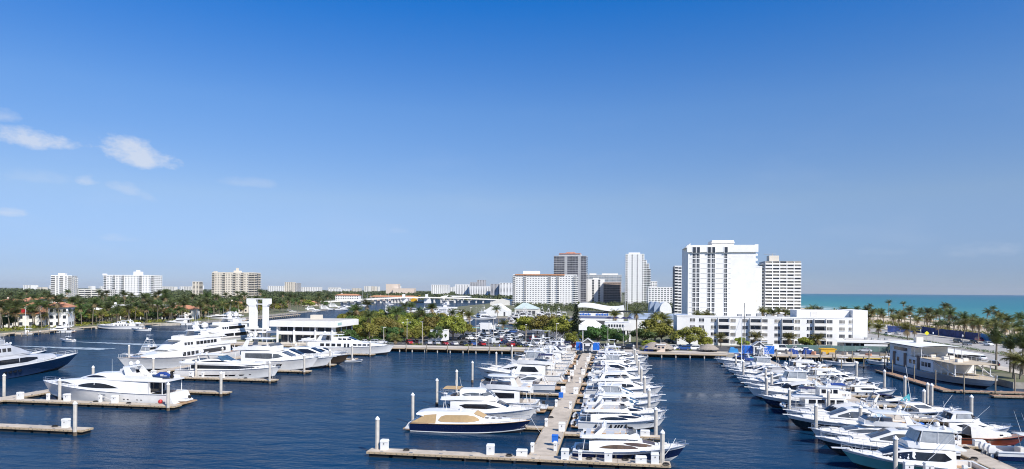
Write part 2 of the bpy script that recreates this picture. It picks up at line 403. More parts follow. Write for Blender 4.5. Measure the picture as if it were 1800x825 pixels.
# the beach road: two carriageways and a planted median
def strip(name, x0, x1, z, m, y0=-60, y1=900, dx=0.0):
    return sheet(name, [(x0, y0), (x1, y0), (x1+dx, y1), (x0+dx, y1)], z, m)
sheet('sand', [(160.2, -60), (190, -60), (190, 900), (160.2, 900)], LAND+.015, SAND)
strip('road', 108.5, 127.2, LAND+.008, ROADM); strip('road', 131.8, 152.0, LAND+.008, ROADM)
strip('pavement', 152.2, 160.0, LAND+.12, PAVE); strip('pavement', 102.5, 108.3, LAND+.12, PAVE, -60, 222)
b = MB(); b.box(152.0, 152.25, -60, 900, LAND, LAND+.13); b.build('kerb', SEAWALL)['kind'] = 'structure'
b = MB(); b.box(127.2, 127.5, -60, 900, LAND, LAND+.14); b.box(131.5, 131.8, -60, 900, LAND, LAND+.14); b.box(127.5, 131.5, -60, 900, LAND, LAND+.10); b.build('median', [SEAWALL])['kind'] = 'structure'
b = MB()
for x in (112.2, 117.6, 122.6, 136.6, 141.8, 147.0):
    for k in range(75):
        y = -40+k*12.0
        b.quad((x, y, LAND+.013), (x+.14, y, LAND+.013), (x+.14, y+4, LAND+.013), (x, y+4, LAND+.013))
b.build('lane_markings', WHITEP)['kind'] = 'structure'

# ================================================================ quay, piers, pilings
def quay(name, label, x0, x1, step, yellow=False):
    t = thing(name, label, 'quay', ((x0+x1)/2, 228, 0)); c = (x0+x1)/2
    n = max(1, round((x1-x0)/6.0)); w = (x1-x0)/n
    for i in range(n):
        b = MB(); b.box(x0-c+i*w+.02, x0-c+(i+1)*w-.02, -3.2, .35, 1.12, 1.42+random.uniform(0, .015)); b.build('deck_slab', CONC, t)
    b = MB(); b.box(x0-c, x1-c, -3.32, -3.2, 1.08, 1.38); b.build('fascia', WALEY if yellow else WALE, t)
    b = MB(); b.box(x0-c, x1-c, .36, .49, -1, 1.5); b.build('back_wall', mat('quay_gap_shade', (.07, .065, .055), .9, .3, .5), t)  # dark colour painted in for the shade beneath the quay deck
    b = MB(); b.cyl(0, 0, -1.5, 1.02, .2, n=8); me = b.mesh('pile', CONC2, 40)
    x = x0+step/2
    while x < x1:
        link('pile', me, t, (x-c, -2.9, 0)); x += step
    return t
quay('quay', 'concrete quay on short piles in front of the full car park', -82, -12.5, 4.6)
quay('quay', 'concrete quay on short piles beside the thatched hut', -5, 37, 4.6)
quay('quay', 'timber edged quay in front of the white apartment block', 51, 74, 3.4)
quay('quay', 'quay with a yellow beam near the white low building', 74.1, 91.5, 3.4, True)
quay('quay', 'quay below the white two storey marina building', -147, -83, 5.2)

def piling_mesh(h, r=.22):
    a = MB(); n = 8
    a.loft([[(r*1.06*cos(2*pi*(i+.5)/n), r*1.06*sin(2*pi*(i+.5)/n), z) for i in range(n)] for z in (-2.0, h)])
    c = MB(); c.lathe(0, 0, [(r*1.25, h-.03), (r*1.25, h+.07), (r*.2, h+.42), (.01, h+.43)], 10)
    return a.mesh('shaft', CONC2, 30), c.mesh('cap', CAPW, 30)
PIL = {}
def piling(x, y, h, label, group, r=.26, cap=True, timber=False):
    k = (round(h, 1), r, timber)
    if k not in PIL:
        PIL[k] = piling_mesh(h, r)
        if timber:
            a = MB(); a.cyl(0, 0, -2, h, r*1.05, r*.9, 9); PIL[k] = (a.mesh('shaft', WEATHER, 40), PIL[k][1])
    t = thing('mooring_piling', label, 'piling', (x, y, 0), random.uniform(0, .6), group)
    link('shaft', PIL[k][0], t)
    if cap: link('cap', PIL[k][1], t)
    if 'tide%s' % r not in PIL:
        a = MB(); a.cyl(0, 0, -1.0, .55, r*1.12, r*1.09, 10); PIL['tide%s' % r] = a.mesh('tide_mark', mat('algae_stain', (.10, .075, .05), .9, .35, 3), 40)
    link('tide_mark', PIL['tide%s' % r], t)
    return t
def pier(name, label, x0, x1, y0, y1, z=.78, sec=3.0, group=None, wale=WALE, deck=CONC):
    """floating pier: separate concrete deck sections over black floats with a timber wale round the edge"""
    cx, cy = (x0+x1)/2, (y0+y1)/2
    t = thing(name, label, 'pier', (cx, cy, 0), 0, group)
    hx, hy = (x1-x0)/2, (y1-y0)/2; alongx = hx > hy
    Ln = 2*max(hx, hy); n = max(1, round(Ln/sec)); s = Ln/n
    for i in range(n):
        a, c = -Ln/2+i*s+.02, -Ln/2+(i+1)*s-.02; dz = random.uniform(-.012, .012)
        b = MB()
        if alongx: b.box(a, c, -hy+.13, hy-.13, z-.28, z+dz)
        else: b.box(-hx+.13, hx-.13, a, c, z-.28, z+dz)
        b.build('deck_section', deck, t)
        b = MB()
        if alongx: b.box(a+.25, c-.25, -hy+.25, hy-.25, -.5, z-.29)
        else: b.box(-hx+.25, hx-.25, a+.25, c-.25, -.5, z-.29)
        b.build('float', FLOATM, t)
    b = MB(); w = .12
    b.box(-hx, hx, -hy, -hy+w, z-.30, z-.03); b.box(-hx, hx, hy-w, hy, z-.30, z-.03)
    b.box(-hx, -hx+w, -hy+w, hy-w, z-.30, z-.03); b.box(hx-w, hx, -hy+w, hy-w, z-.30, z-.03)
    b.build('wale', wale, t)
    b = MB()        # through-bolts on the near edges
    k = int(2*hx/.75)
    for i in range(k): b.cbox(-hx+.4+i*.75, -hy-.02, z-.2, .09, .05, .09)
    k = int(2*hy/.75)
    for i in range(k): b.cbox(hx+.02, -hy+.4+i*.75, z-.2, .05, .09, .09); b.cbox(-hx-.02, -hy+.4+i*.75, z-.2, .05, .09, .09)
    o = b.build('bolts', DARKG, t); o['kind'] = 'stuff'
    b = MB()
    k = int(Ln/4)
    for i in range(k):
        q = -Ln/2+2+i*4
        for sgn in (-1, 1):
            if alongx: b.cbox(q, sgn*(hy-.25), z, .34, .08, .05); b.cbox(q, sgn*(hy-.25), z+.05, .5, .07, .05)
            else: b.cbox(sgn*(hx-.25), q, z, .08, .34, .05); b.cbox(sgn*(hx-.25), q, z+.05, .07, .5, .05)
    o = b.build('cleats', STEEL, t); o['kind'] = 'stuff'
    return t
# main pier with its cross head and the fingers on both sides
pier('main_pier', 'long concrete main pier leading from the blue gate to the cross head', -10.8, -7.2, 84.9, 226, sec=3.6)
pier('cross_pier', 'cross head of the main pier in the foreground', -32, 7, 82.6, 84.85, sec=3.25)
MRF = [99.0, 118.4, 135.6, 152, 168, 184, 200, 214]
ordn = ['first', 'second', 'third', 'fourth', 'fifth', 'sixth', 'seventh', 'eighth']
for i, y in enumerate(MRF):
    pier('finger_pier', '%s finger pier behind the cross head, east side of the main pier' % ordn[i], -7.18, 7, y-.8, y+.8)
MLF = [136.2, 153.6, 178, 203]
for i, y in enumerate(MLF):
    pier('finger_pier', '%s finger pier behind the cross head, west side of the main pier' % ordn[i], -31 if i else -19, -10.82, y-.8, y+.8)
pier('finger_pier', 'short stub of pier beside the bow of the navy yacht', -14.5, -10.82, 101.6, 103.2)
pier('finger_pier', 'short stub of pier beside the white flybridge yacht at the main pier', -14.5, -10.82, 119.5, 121.2)
# west pier and its long fingers
pier('west_pier', 'long concrete west pier running past the large white yachts', -116.5, -113, 60, 224, sec=4)
LF = [88.2, 108.9, 125, 144.2, 161.5, 177, 193, 208]
ll = ['nearest empty finger of the west pier with one white box at its tip', 'finger of the west pier beside the white yacht with crescent windows', 'empty short looking finger of the west pier with a single piling at its tip',
      'finger of the west pier in front of the sleek white yacht', 'finger of the west pier with its tip behind the sleek white yacht', 'finger of the west pier beside the bronze hulled yacht', 'finger of the west pier with a small tender at its tip', 'last finger of the west pier below the pilothouse yacht']
for i, y in enumerate(LF):
    pier('finger_pier', 'concrete '+ll[i], -112.98, -78, y-1.1, y+1.1)
# east pier with its fingers
pier('east_pier', 'concrete east pier between the teal sport fisher and the open boat', 45.4, 48.6, 70, 226, sec=3.6)
ERF = [101.2, 121, 135, 146.6, 157.0, 174]
el_ = ['beside the open boat with white outboards', 'behind the cruiser with dark oval hull window', 'with a small sail dinghy near its end', 'that is empty and third from the quay', 'with two white dock boxes near its end', 'nearest the quay']
for i, y in enumerate(ERF):
    pier('finger_pier', 'east pier finger toward the beach '+el_[i], 48.62, 58.5, y-.75, y+.75)
pier('finger_pier', 'finger in the right foreground in front of the sea green boat', 33, 45.38, 83.4, 84.8)
for i, y in enumerate([91.6, 106.3, 121.6, 137.2, 153.5, 170.5, 187, 203]):
    pier('finger_pier', 'finger on the west side of the east pier, %s from the camera' % ordn[i], 32, 45.38, y-.7, y+.7)
pier('timber_float', 'brown timber floating dock alongside the restaurant boat', 72.0, 74.4, 159.0, 198, z=.6, wale=WEATHER, deck=mat('brown_decking', (.36, .22, .14), .8, .2, 1))
pier('timber_float', 'brown timber floating dock under the bow of the restaurant boat', 74.42, 104, 158.4, 160.6, z=.6, wale=WEATHER, deck=MATS['brown_decking'])
pier('timber_float', 'brown timber floating dock in front, reached by the striped white gangway', 79, 104, 152.6, 154.6, z=.6, wale=WEATHER, deck=MATS['brown_decking'])

# pilings
G1 = 'concrete pilings of the main pier'
piling(-31.1, 84.2, 4.7, 'tall concrete piling with white cone cap at west tip of the cross head', G1)
piling(6.0, 83.6, 4.5, 'concrete piling with white cone cap at east tip of the cross head', G1)
for i, y in enumerate(MRF):
    piling(6.2, y+.9, 4.5, 'concrete piling with white cap off the %s finger east of the main pier' % ordn[i], G1)
for i, (x, y) in enumerate([(-32.6, 104.6), (-33.4, 122.5), (-33, 136.8), (-33.4, 154.4), (-32, 178.8), (-31.5, 203.8)]):
    piling(x, y, 4.7, 'white capped piling west of the main pier, %s from the cross head' % ordn[i], G1)
G2 = 'concrete pilings of the west pier'
for i, y in enumerate(LF):
    piling(-79.0, y-1.3, 4.7, 'white capped piling at the tip of the %s west pier finger' % ordn[i], G2)
    if i in (1, 2, 3, 5): piling(-103.5+4*(i == 3), y+1.3, 4.4, 'white capped piling midway along the %s west pier finger' % ordn[i], G2)
for i, y in enumerate((128, 147, 176)): piling(-112, y, 4.6, 'concrete piling with white cap against the west pier, %s from the camera' % ordn[i], G2)
piling(-118.0, 112.5, 4.6, 'concrete piling with white cap behind the bow of the crescent windowed yacht', G2)
piling(-140.5, 174, 4.9, 'concrete piling with white cap near the bow of the dark blue yacht', G2)
G3 = 'concrete pilings of the east pier'
for i, (x, y) in enumerate([(33.3, 84.9), (30.8, 107.6), (31, 124), (30.6, 140), (33.4, 148), (34, 156.4), (32, 172), (33, 188), (37, 107), (37.6, 124)]):
    piling(x, y, 4.6, 'grey piling among bows west of the east pier, %s from the camera' % (ordn+['ninth', 'tenth'])[i], G3)
for i, y in enumerate(ERF): piling(59.2, y, 4.7, 'white capped piling at the end of the %s beachward east pier finger' % ordn[i], G3)
piling(55.2, 128.8, 4.4, 'white capped piling behind the white express cruiser', G3)
piling(60.4, 139.4, 4.3, 'white capped piling standing alone in open water of the east basin', G3)
G4 = 'weathered timber piles of the quays'
q = 0
for i, x in enumerate([-80, -72.5, -65, -57.5, -50, -42.5, -35, -27.5, -20]): piling(x, 224.4, 3.1, 'weathered timber pile by the car park quay, %s from the west' % (ordn+['ninth'])[i], G4, .15, False, True)
for i, x in enumerate([52, 56.5, 61, 65.5, 70, 75, 80, 85, 90]): piling(x, 224.3, 3.6, 'weathered timber pile by the apartment quay, %s from the gate' % (ordn+['ninth'])[i], G4, .17, False, True)
for i, (x, y) in enumerate([(73.2, 189), (73.2, 176), (73.6, 166), (75.8, 158), (82, 157.9), (87.5, 161), (91, 157.9), (99, 161)]): piling(x, y, 4.3, 'slim timber guide pile of the floating dock, %s from the quay' % ordn[i], 'guide piles of the floating dock', .15, False, True)
for i, (x, y) in enumerate([(66, 214), (72, 206), (64, 200), (80, 212), (78, 205)]): piling(x, y, 3.4, 'dark timber mooring pile in the basin corner, %s one' % ordn[i], 'mooring piles in the basin corner', .17, False, True)

# white dock boxes and power pedestals
def dbox_mesh(w, d, h):
    b = MB(); b.box(-w/2, w/2, -d/2, d/2, 0, h*.8); a = b.mesh('box', PLASW)
    b = MB(); b.wbox(-w/2-.05, w/2+.05, -d/2-.05, d/2+.05, h*.8+.005, h, .86); c = b.mesh('lid', PLASW)
    b = MB(); b.box(-.06, .06, -d/2-.03, -d/2-.001, h*.55, h*.68); e = b.mesh('latch', DARKG)
    return a, c, e
DB = {}
def dock_box(x, y, kind, label, group='white boxes standing on the piers', z=.78, rz=0):
    dims = {'box': (1.35, .7, .85), 'cab': (.95, .7, 1.35), 'ped': (.42, .42, 1.25)}[kind]
    if kind not in DB: DB[kind] = dbox_mesh(*dims)
    t = thing({'box': 'dock_box', 'cab': 'dock_cabinet', 'ped': 'power_pedestal'}[kind], label, {'box': 'dock box', 'cab': 'cabinet', 'ped': 'power pedestal'}[kind], (x, y, z), rz, group)
    for n, me in zip(('box', 'lid', 'latch'), DB[kind]): link(n, me, t)
for x, k, l in [(-30, 'cab', 'white cabinet near the west tip of the cross head'), (-15.7, 'cab', 'white cabinet on the cross head in front of the navy yacht'), (-11.6, 'box', 'white box beside a pedestal where cross head meets main pier'), (-6.0, 'cab', 'white cabinet on the cross head at the stern of the navy and white yacht'),
                (-4.1, 'ped', 'white pedestal on the cross head behind the navy and white yacht stern'), (-.6, 'cab', 'white cabinet amidships of the navy and white yacht'), (3.4, 'box', 'low white dock box beside the bow half of the navy and white yacht'), (5.1, 'cab', 'white cabinet near the east tip of the cross head')]:
    dock_box(x, 84.0 if x < -8 else 83.3, k, l)
dock_box(-10.5, 86.2, 'ped', 'white pedestal at the root of the main pier west edge'); dock_box(-7.6, 87.5, 'ped', 'white pedestal at the root of the main pier east edge')
for i, y in enumerate(MRF):
    dock_box(-7.7, y+.9, 'ped' if i % 2 else 'cab', 'white unit on the main pier east edge at the %s finger' % ordn[i])
    if i < 6: dock_box(4.6, y, 'box', 'low white dock box on the %s finger east of the main pier' % ordn[i])
for i, y in enumerate([103, 121, 137.5, 155, 166, 179, 190]): dock_box(-10.4, y, 'cab' if i in (2, 4) else 'ped', 'white unit on the main pier west edge, %s from the cross head' % ordn[i])
dock_box(-17, 136.2, 'cab', 'white cabinet on the pale finger behind the white flybridge yacht')
for i, y in enumerate(LF):
    for j, x in enumerate([(-82,), (-111, -105, -101, -94, -91), (-110,), (-110, -106, -100, -97, -92), (), (-84,), (-84,), ()][i]):
        dock_box(x, y+.3, 'cab' if j % 2 == 0 else 'ped', 'white unit on the %s west pier finger, %s from the west' % (ordn[i], ordn[j]))
for i, (x, y, k) in enumerate([(46, 98, 'ped'), (48, 104.5, 'cab'), (48.1, 101.5, 'ped'), (50.5, 101.2, 'box'), (46, 112, 'ped'), (48, 127, 'ped'), (48, 131.5, 'ped'), (46.4, 141, 'cab'), (48.1, 148.6, 'ped'), (54, 157, 'box'), (56.4, 157, 'box'), (46, 168, 'ped')]):
    dock_box(x, y, k, 'white unit on the east pier or its fingers, %s counted from the camera' % (ordn+['ninth', 'tenth', 'eleventh', 'twelfth'])[i])
for i, (x, y) in enumerate([(34.4, 84.1), (36.6, 84.1), (40.5, 84.1)]): dock_box(x, y, 'cab' if i < 2 else 'ped', 'white unit on the finger beside the teal sport fisher, %s from its bow' % ordn[i])
# ================================================================ boats
# local axes: x from the stern (0) to the bow (L), y to port, z up from the waterline
class Hull:
    def __init__(s, L, B, fs, fb, rake=None, full=2.4, stern=.90, sheer=2.0):
        s.L, s.B, s.fs, s.fb = L, B, fs, fb; s.rake = L*.1 if rake is None else rake; s.full = full; s.stern = stern; s.sh = sheer
    def zs(s, x): t = max(0, min(1, x/s.L)); return s.fs + (s.fb-s.fs)*t**s.sh
    def hb(s, x):
        t = max(0, min(1, x/s.L))
        if t < .42: return s.B/2*(s.stern + (1-s.stern)*sin(t/.42*pi/2))
        return s.B/2*max(0.004, 1-((t-.42)/.58)**s.full)**.82
    def side(s, t, h):      # h 0 at chine .. 1 at sheer
        x0 = t*s.L; zsh = s.zs(x0); sb = s.hb(x0)
        cy = sb*(.92-.42*t**2.2); zc = .05+.30*zsh*t**5
        z = zc+(zsh-zc)*h; y = cy+(sb-cy)*h**(1+.9*t)
        x = t*(s.L-s.rake*(1-z/zsh)); return (x, y, z)
    def build(s, parent, mat_, mat2=None, split=.55, anti=ANTI, stripe=None, deck=DECKM, cock=0.0, rub=True, boot=None):
        b = MB(); T = [i/20 for i in range(21)]
        T = [t**.85 for t in T]
        hs = [0, .10, .25, split, split+.001, .8, 1.0]
        for sg in (1, -1):
            grid = []
            for t in T:
                r = [(t*(s.L-s.rake*1.25)*.995, 0, -.7*(1-t**6))]
                r += [s.side(t, h) for h in hs]
                grid.append([(x, sg*y, z) for x, y, z in r])
            k = len(grid[0]); n = len(b.v)
            for r in grid: b.v += r
            for i in range(len(T)-1):
                for j in range(k-1):
                    a = n+i*k+j; f = (a, a+k, a+k+1, a+1) if sg > 0 else (a, a+1, a+k+1, a+k)
                    b.f.append(f); b.m.append(2 if j == 0 else (3 if (j == 1 and boot) else (1 if j >= 4 else 0)))
            # transom
            pts = [grid[0][j] for j in range(k)]
            c = [(p[0], 0, p[2]) for p in pts]
            for j in range(k-1):
                f = (pts[j], pts[j+1], c[j+1], c[j]); b.quad(*(f if sg > 0 else f[::-1]), m=(2 if j == 0 else (1 if j >= 4 else 0)))
        hull = b.build('hull', [mat_, mat2 or mat_, anti, boot or mat_], parent, 50)
        # deck sheet with a little camber, from the cockpit bulkhead to the stem
        b = MB(); X = [cock+(s.L-cock)*(i/14) for i in range(15)]
        rows = []
        for x in X:
            w = s.hb(x)-.03; z = s.zs(x)-.03
            rows.append([(x, w*q, z+.10*(1-q*q)*min(1, w)) for q in (-1, -.5, 0, .5, 1)])
        b.loft(rows, closed=False); b.build('deck', deck, parent, 60)
        if cock > .3:
            b = MB(); z0 = max(.45, s.fs-.75)
            rows = [[(x, (s.hb(x)-.32)*q, z0) for q in (-1, 0, 1)] for x in (.25, cock*.5, cock)]
            b.loft(rows, closed=False); b.build('cockpit_sole', TEAK, parent)
            b = MB()
            for sg in (-1, 1):
                pr = []
                for x in (.0, cock*.5, cock):
                    w = s.hb(x); z = s.zs(x)
                    pr.append([(x, sg*w, z-.06), (x, sg*w, z+.05), (x, sg*(w-.34), z+.05), (x, sg*(w-.34), z0)][::sg])
                b.loft(pr, closed=True)
            w = s.hb(0)-.3; b.box(.0, .3, -w, w, z0, s.fs+.04)
            b.build('coaming', mat2 or GEL, parent, 30)
        if rub:
            b = MB()
            for sg in (1, -1): b.path([(s.side(t, .97)[0], sg*(s.side(t, .97)[1]+.03), s.side(t, .97)[2]) for t in [i/14 for i in range(15)]], .055, 4)
            b.build('rub_rail', stripe or STEEL, parent)
        return hull
    def railing(s, parent, x0, x1, h=.75, step=1.2, inset=.12, mat_=STEEL, r=.022):
        b = MB()
        n = max(2, int((x1-x0)/step))
        for sg in (1, -1):
            top = []
            for i in range(n+1):
                x = x0+(x1-x0)*i/n; w = max(.03, s.hb(x)-inset); z = s.zs(x)
                b.tube((x, sg*w, z), (x+.08, sg*w, z+h), r, r, 4); top.append((x+.08, sg*w, z+h))
            b.path(top, r*1.15, 4); b.path([(p[0], p[1], p[2]-h*.5) for p in top], r*.7, 3)
        b.build('railing', mat_, parent)
def curve(p, x):           # smooth-ish interpolation through control points
    return interp(p, x)
class House:
    """cabin lofted along x from control points (x, z_bottom, z_top, half width at bottom, half width at top)"""
    def __init__(s, st, rnd=.16, camber=.06):
        s.st = st; s.rnd = rnd; s.camber = camber
    def ev(s, x):
        st = s.st
        if x <= st[0][0]: return st[0][1:]
        for p, q in zip(st, st[1:]):
            if x <= q[0]:
                t = (x-p[0])/((q[0]-p[0]) or 1); return tuple(lerp(a, b, t) for a, b in zip(p[1:], q[1:]))
        return st[-1][1:]
    def build(s, name, parent, m, ang=38):
        b = MB(); X = set(q[0] for q in s.st)
        a, e = s.st[0][0], s.st[-1][0]
        for i in range(1, 24): X.add(a+(e-a)*i/24)
        rings = []
        for x in sorted(X):
            zb, zt, wb, wt = s.ev(x); h = max(.01, zt-zb); r = min(s.rnd, h*.45, wt*.4)
            half = [(wb, zb), (lerp(wb, wt, (h-r)/h), zt-r), (wt-r*.35, zt-r*.25), (wt-r, zt), (wt*.5, zt+s.camber*.75)]
            ring = half + [(0, zt+s.camber)] + [(-y, z) for y, z in half[::-1]]
            rings.append([(x, y, z) for y, z in ring])
        b.loft([r[::-1] for r in rings]); return b.build(name, m, parent, ang)
    def y_at(s, x, z):
        zb, zt, wb, wt = s.ev(x); h = max(.01, zt-zb); f = max(0, min(1, (z-zb)/h)); return lerp(wb, wt, f)
    def window(s, parent, pts, m=GLASS, sides=(1, -1), name='window', off=.02, n=10):
        """pts: (x, z_low, z_high) control points"""
        lo = [(p[0], p[1]) for p in pts]; hi = [(p[0], p[2]) for p in pts]
        X = sorted(set([p[0] for p in pts]+[lerp(pts[0][0], pts[-1][0], i/n) for i in range(n+1)]))
        for sg in sides:
            b = MB(); R = []
            for x in X:
                a, c = interp(lo, x), interp(hi, x); mid = (a+c)/2
                row = [(x, sg*(s.y_at(x, z)+off), z) for z in (a, mid, c)]
                R.append(row if sg > 0 else row[::-1])
            b.loft(R, closed=False); b.build(name, m, parent, 40)
    def panel(s, parent, x0, x1, q0, q1, m=GLASS, name='windshield', off=.025, n=6):
        """patch on the top surface between two x stations and two fractions of the half width"""
        b = MB(); R = []
        for i in range(n+1):
            x = lerp(x0, x1, i/n); zb, zt, wb, wt = s.ev(x); row = []
            for j in range(7):
                q = lerp(q0, q1, j/6); row.append((x, q*(wt-.05), zt+s.camber*(1-abs(q))+off))
            R.append(row)
        b.loft(R, closed=False); b.build(name, m, parent, 40)
def curved(p0, p1, bulge, n=8):
    """window outline: control points (x,lo,hi) bulging like a crescent between two ends (x,z)"""
    out = []
    for i in range(n+1):
        t = i/n; x = lerp(p0[0], p1[0], t); z = lerp(p0[1], p1[1], t); out.append((x, z, z+max(.012, bulge*4*t*(1-t))))
    return out
def lens(p0, p1, up, dn, n=10):
    out = []
    for i in range(n+1):
        t = i/n; x = lerp(p0[0], p1[0], t); z = lerp(p0[1], p1[1], t); k = (4*t*(1-t))**.7; out.append((x, z-dn*k-.006, z+up*k+.006))
    return out
def hullwin(h, parent, t0, t1, h0, h1, m=GLASS, name='hull_window', n=6, taper=0, sides=(1, -1)):
    for sg in sides:
        b = MB(); R = []
        for i in range(n+1):
            t = lerp(t0, t1, i/n); k = 1-taper*abs(2*i/n-1)**2; hm = (h0+h1)/2; row = []
            for q in (h0, hm, h1):
                x, y, z = h.side(t, hm+(q-hm)*k); row.append((x, sg*(y+.02), z))
            R.append(row[::-1] if sg > 0 else row)
        b.loft(R, closed=False); b.build(name, m, parent)
def dome(parent, x, y, z, r, stand=.35, name='satellite_dome', m=GEL):
    b = MB(); b.lathe(x, y, [(r*.45, z), (r*.4, z+stand), (r*.85, z+stand), (r, z+stand+r*.45), (r*.92, z+stand+r*1.1), (r*.55, z+stand+r*1.55), (.02, z+stand+r*1.72)], 12); b.build(name, m, parent, 40)
def radar(parent, x, y, z, w=1.2):
    b = MB(); b.cyl(x, y, z, z+.35, .16, .12, 8); b.box(x-.07, x+.07, y-w/2, y+w/2, z+.35, z+.5); b.build('radar', GEL, parent, 30)
def antenna(parent, x, y, z, h, lean=0): 
    b = MB(); b.tube((x, y, z), (x-lean, y, z+h), .028, .012, 4); b.build('antenna', WHITEP, parent)
def slab(name, parent, x0, x1, w0, w1, z, th, m=GEL, rx=.25, n=6, crown=.05):
    """thin roof or deck plate with rounded plan corners"""
    X = [x0, x0+rx*.3, x0+rx, lerp(x0, x1, .5), x1-rx*1.6, x1-rx*.5, x1]; Wf = [.86, .95, 1, 1, .97, .86, .62]
    R = []
    for x, f in zip(X, Wf):
        w = lerp(w0, w1, (x-x0)/(x1-x0))*f
        R.append([(x, w, z), (x, w, z+th*.6), (x, w*.9, z+th), (x, 0, z+th+crown), (x, -w*.9, z+th), (x, -w, z+th*.6), (x, -w, z)][::-1])
    b = MB(); b.loft(R); return b.build(name, m, parent, 40)
def legs(parent, pts, r=.05, m=GEL, name='support'):
    for a, c in pts:
        b = MB(); b.tube(a, c, r, r, 6, 0); b.build(name, m, parent, 40)
def arch(parent, x0, x1, w, z0, z1, th=.5, m=GEL, name='radar_arch', fwd=1.0):
    """raked arch: two blades and a cross beam"""
    b = MB()
    for sg in (-1, 1):
        b.loft([[(x0, sg*w, z0), (x0+th*1.6, sg*w, z0), (x0+th*1.6, sg*(w-.16), z0), (x0, sg*(w-.16), z0)][::sg],
                [(x1, sg*w*.86, z1), (x1+th, sg*w*.86, z1), (x1+th, sg*(w*.86-.14), z1), (x1, sg*(w*.86-.14), z1)][::sg]])
    b.box(x1, x1+th, -w*.86, w*.86, z1, z1+.16); b.build(name, m, parent, 30)
def coaming(parent, name, st, th=.12, m=GEL):
    """open-topped parapet: st = (x, half width, z0, z1)"""
    b = MB()
    for sg in (-1, 1):
        b.loft([[(x, sg*w, a), (x, sg*(w*.97), c), (x, sg*(w*.97-th), c), (x, sg*(w-th), a)][::-sg] for x, w, a, c in st])
    x, w, a, c = st[-1]; b.loft([[(x, -w, a), (x+th, -w, a), (x+th-.02, -w, c), (x-.04, -w, c)], [(x, w, a), (x+th, w, a), (x+th-.02, w, c), (x-.04, w, c)]])
    b.build(name, m, parent, 40)
def seats(parent, lst, m=VINYL):
    for x0, x1, y0, y1, z, h in lst:
        b = MB(); b.wbox(x0, x1, y0, y1, z, z+h, .94); b.build('seat', m, parent)
def outboards(parent, n, y0, z=.3, m=GEL, s=1.0):
    for i in range(n):
        y = y0*(2*i/(n-1)-1) if n > 1 else 0
        b = MB(); b.loft([[(-.75*s, y-.16*s, z+.35*s), (-.05, y-.2*s, z+.35*s), (-.05, y+.2*s, z+.35*s), (-.75*s, y+.16*s, z+.35*s)], [(-.8*s, y-.22*s, z+.8*s), (.0, y-.24*s, z+.8*s), (.0, y+.24*s, z+.8*s), (-.8*s, y+.22*s, z+.8*s)], [(-.62*s, y-.13*s, z+1.15*s), (-.1, y-.15*s, z+1.15*s), (-.1, y+.15*s, z+1.15*s), (-.62*s, y+.13*s, z+1.15*s)]])
        b.box(-.5*s, -.2*s, y-.08*s, y+.08*s, -.4, z+.36*s); b.build('outboard', m, parent, 40)
def fenders(parent, h, ts, m=BLACKR, sg=-1):
    for t in ts:
        x, y, z = h.side(t, .45); b = MB(); b.lathe(x, sg*(y+.16), [(.03, z-.45), (.15, z-.35), (.15, z+.25), (.03, z+.4)], 8); b.build('fender', m, parent, 40)
def tender_parts(parent, x, y, z, L, m=GEL, rz=0, tube=GELG, seat=GELG, engine=True, name='tender'):
    """small inflatable carried on a yacht: a part, its seat and motor the sub-parts"""
    b = MB(); w = L*.21; r = L*.07
    pts = [(-.5*L, w, 0), (.15*L, w, .0), (.36*L, w*.75, .04*L), (.5*L, 0, .07*L), (.36*L, -w*.75, .04*L), (.15*L, -w, 0), (-.5*L, -w, 0)]
    for a, c in zip(pts, pts[1:]): b.tube(a, c, r, r, 7)
    for a in pts: b.sphere(a, r*1.0, 7, 4)
    b.prism([(-.45*L, w), (.2*L, w), (.42*L, 0), (.2*L, -w), (-.45*L, -w)], -r*.8, -r*.2)
    t = b.build(name, tube, parent, 50, (x, y, z+r), rz)
    b = MB(); b.box(-.1*L, .06*L, -w*.4, w*.4, -r*.2, r*2.2); b.box(-.3*L, -.16*L, -w*.7, w*.7, -r*.2, r*1.4); b.build('seat', seat, t)
    if engine:
        b = MB(); b.box(-.6*L, -.5*L, -.07*L, .07*L, -r, r*3.2); b.build('outboard', BLACKR, t)
    return t
BOATS = []
def boat(name, label, x, y, rz, group='boats moored in the marina', cat='yacht'):
    return thing(name, label, cat, (x, y, 0), rz, group)

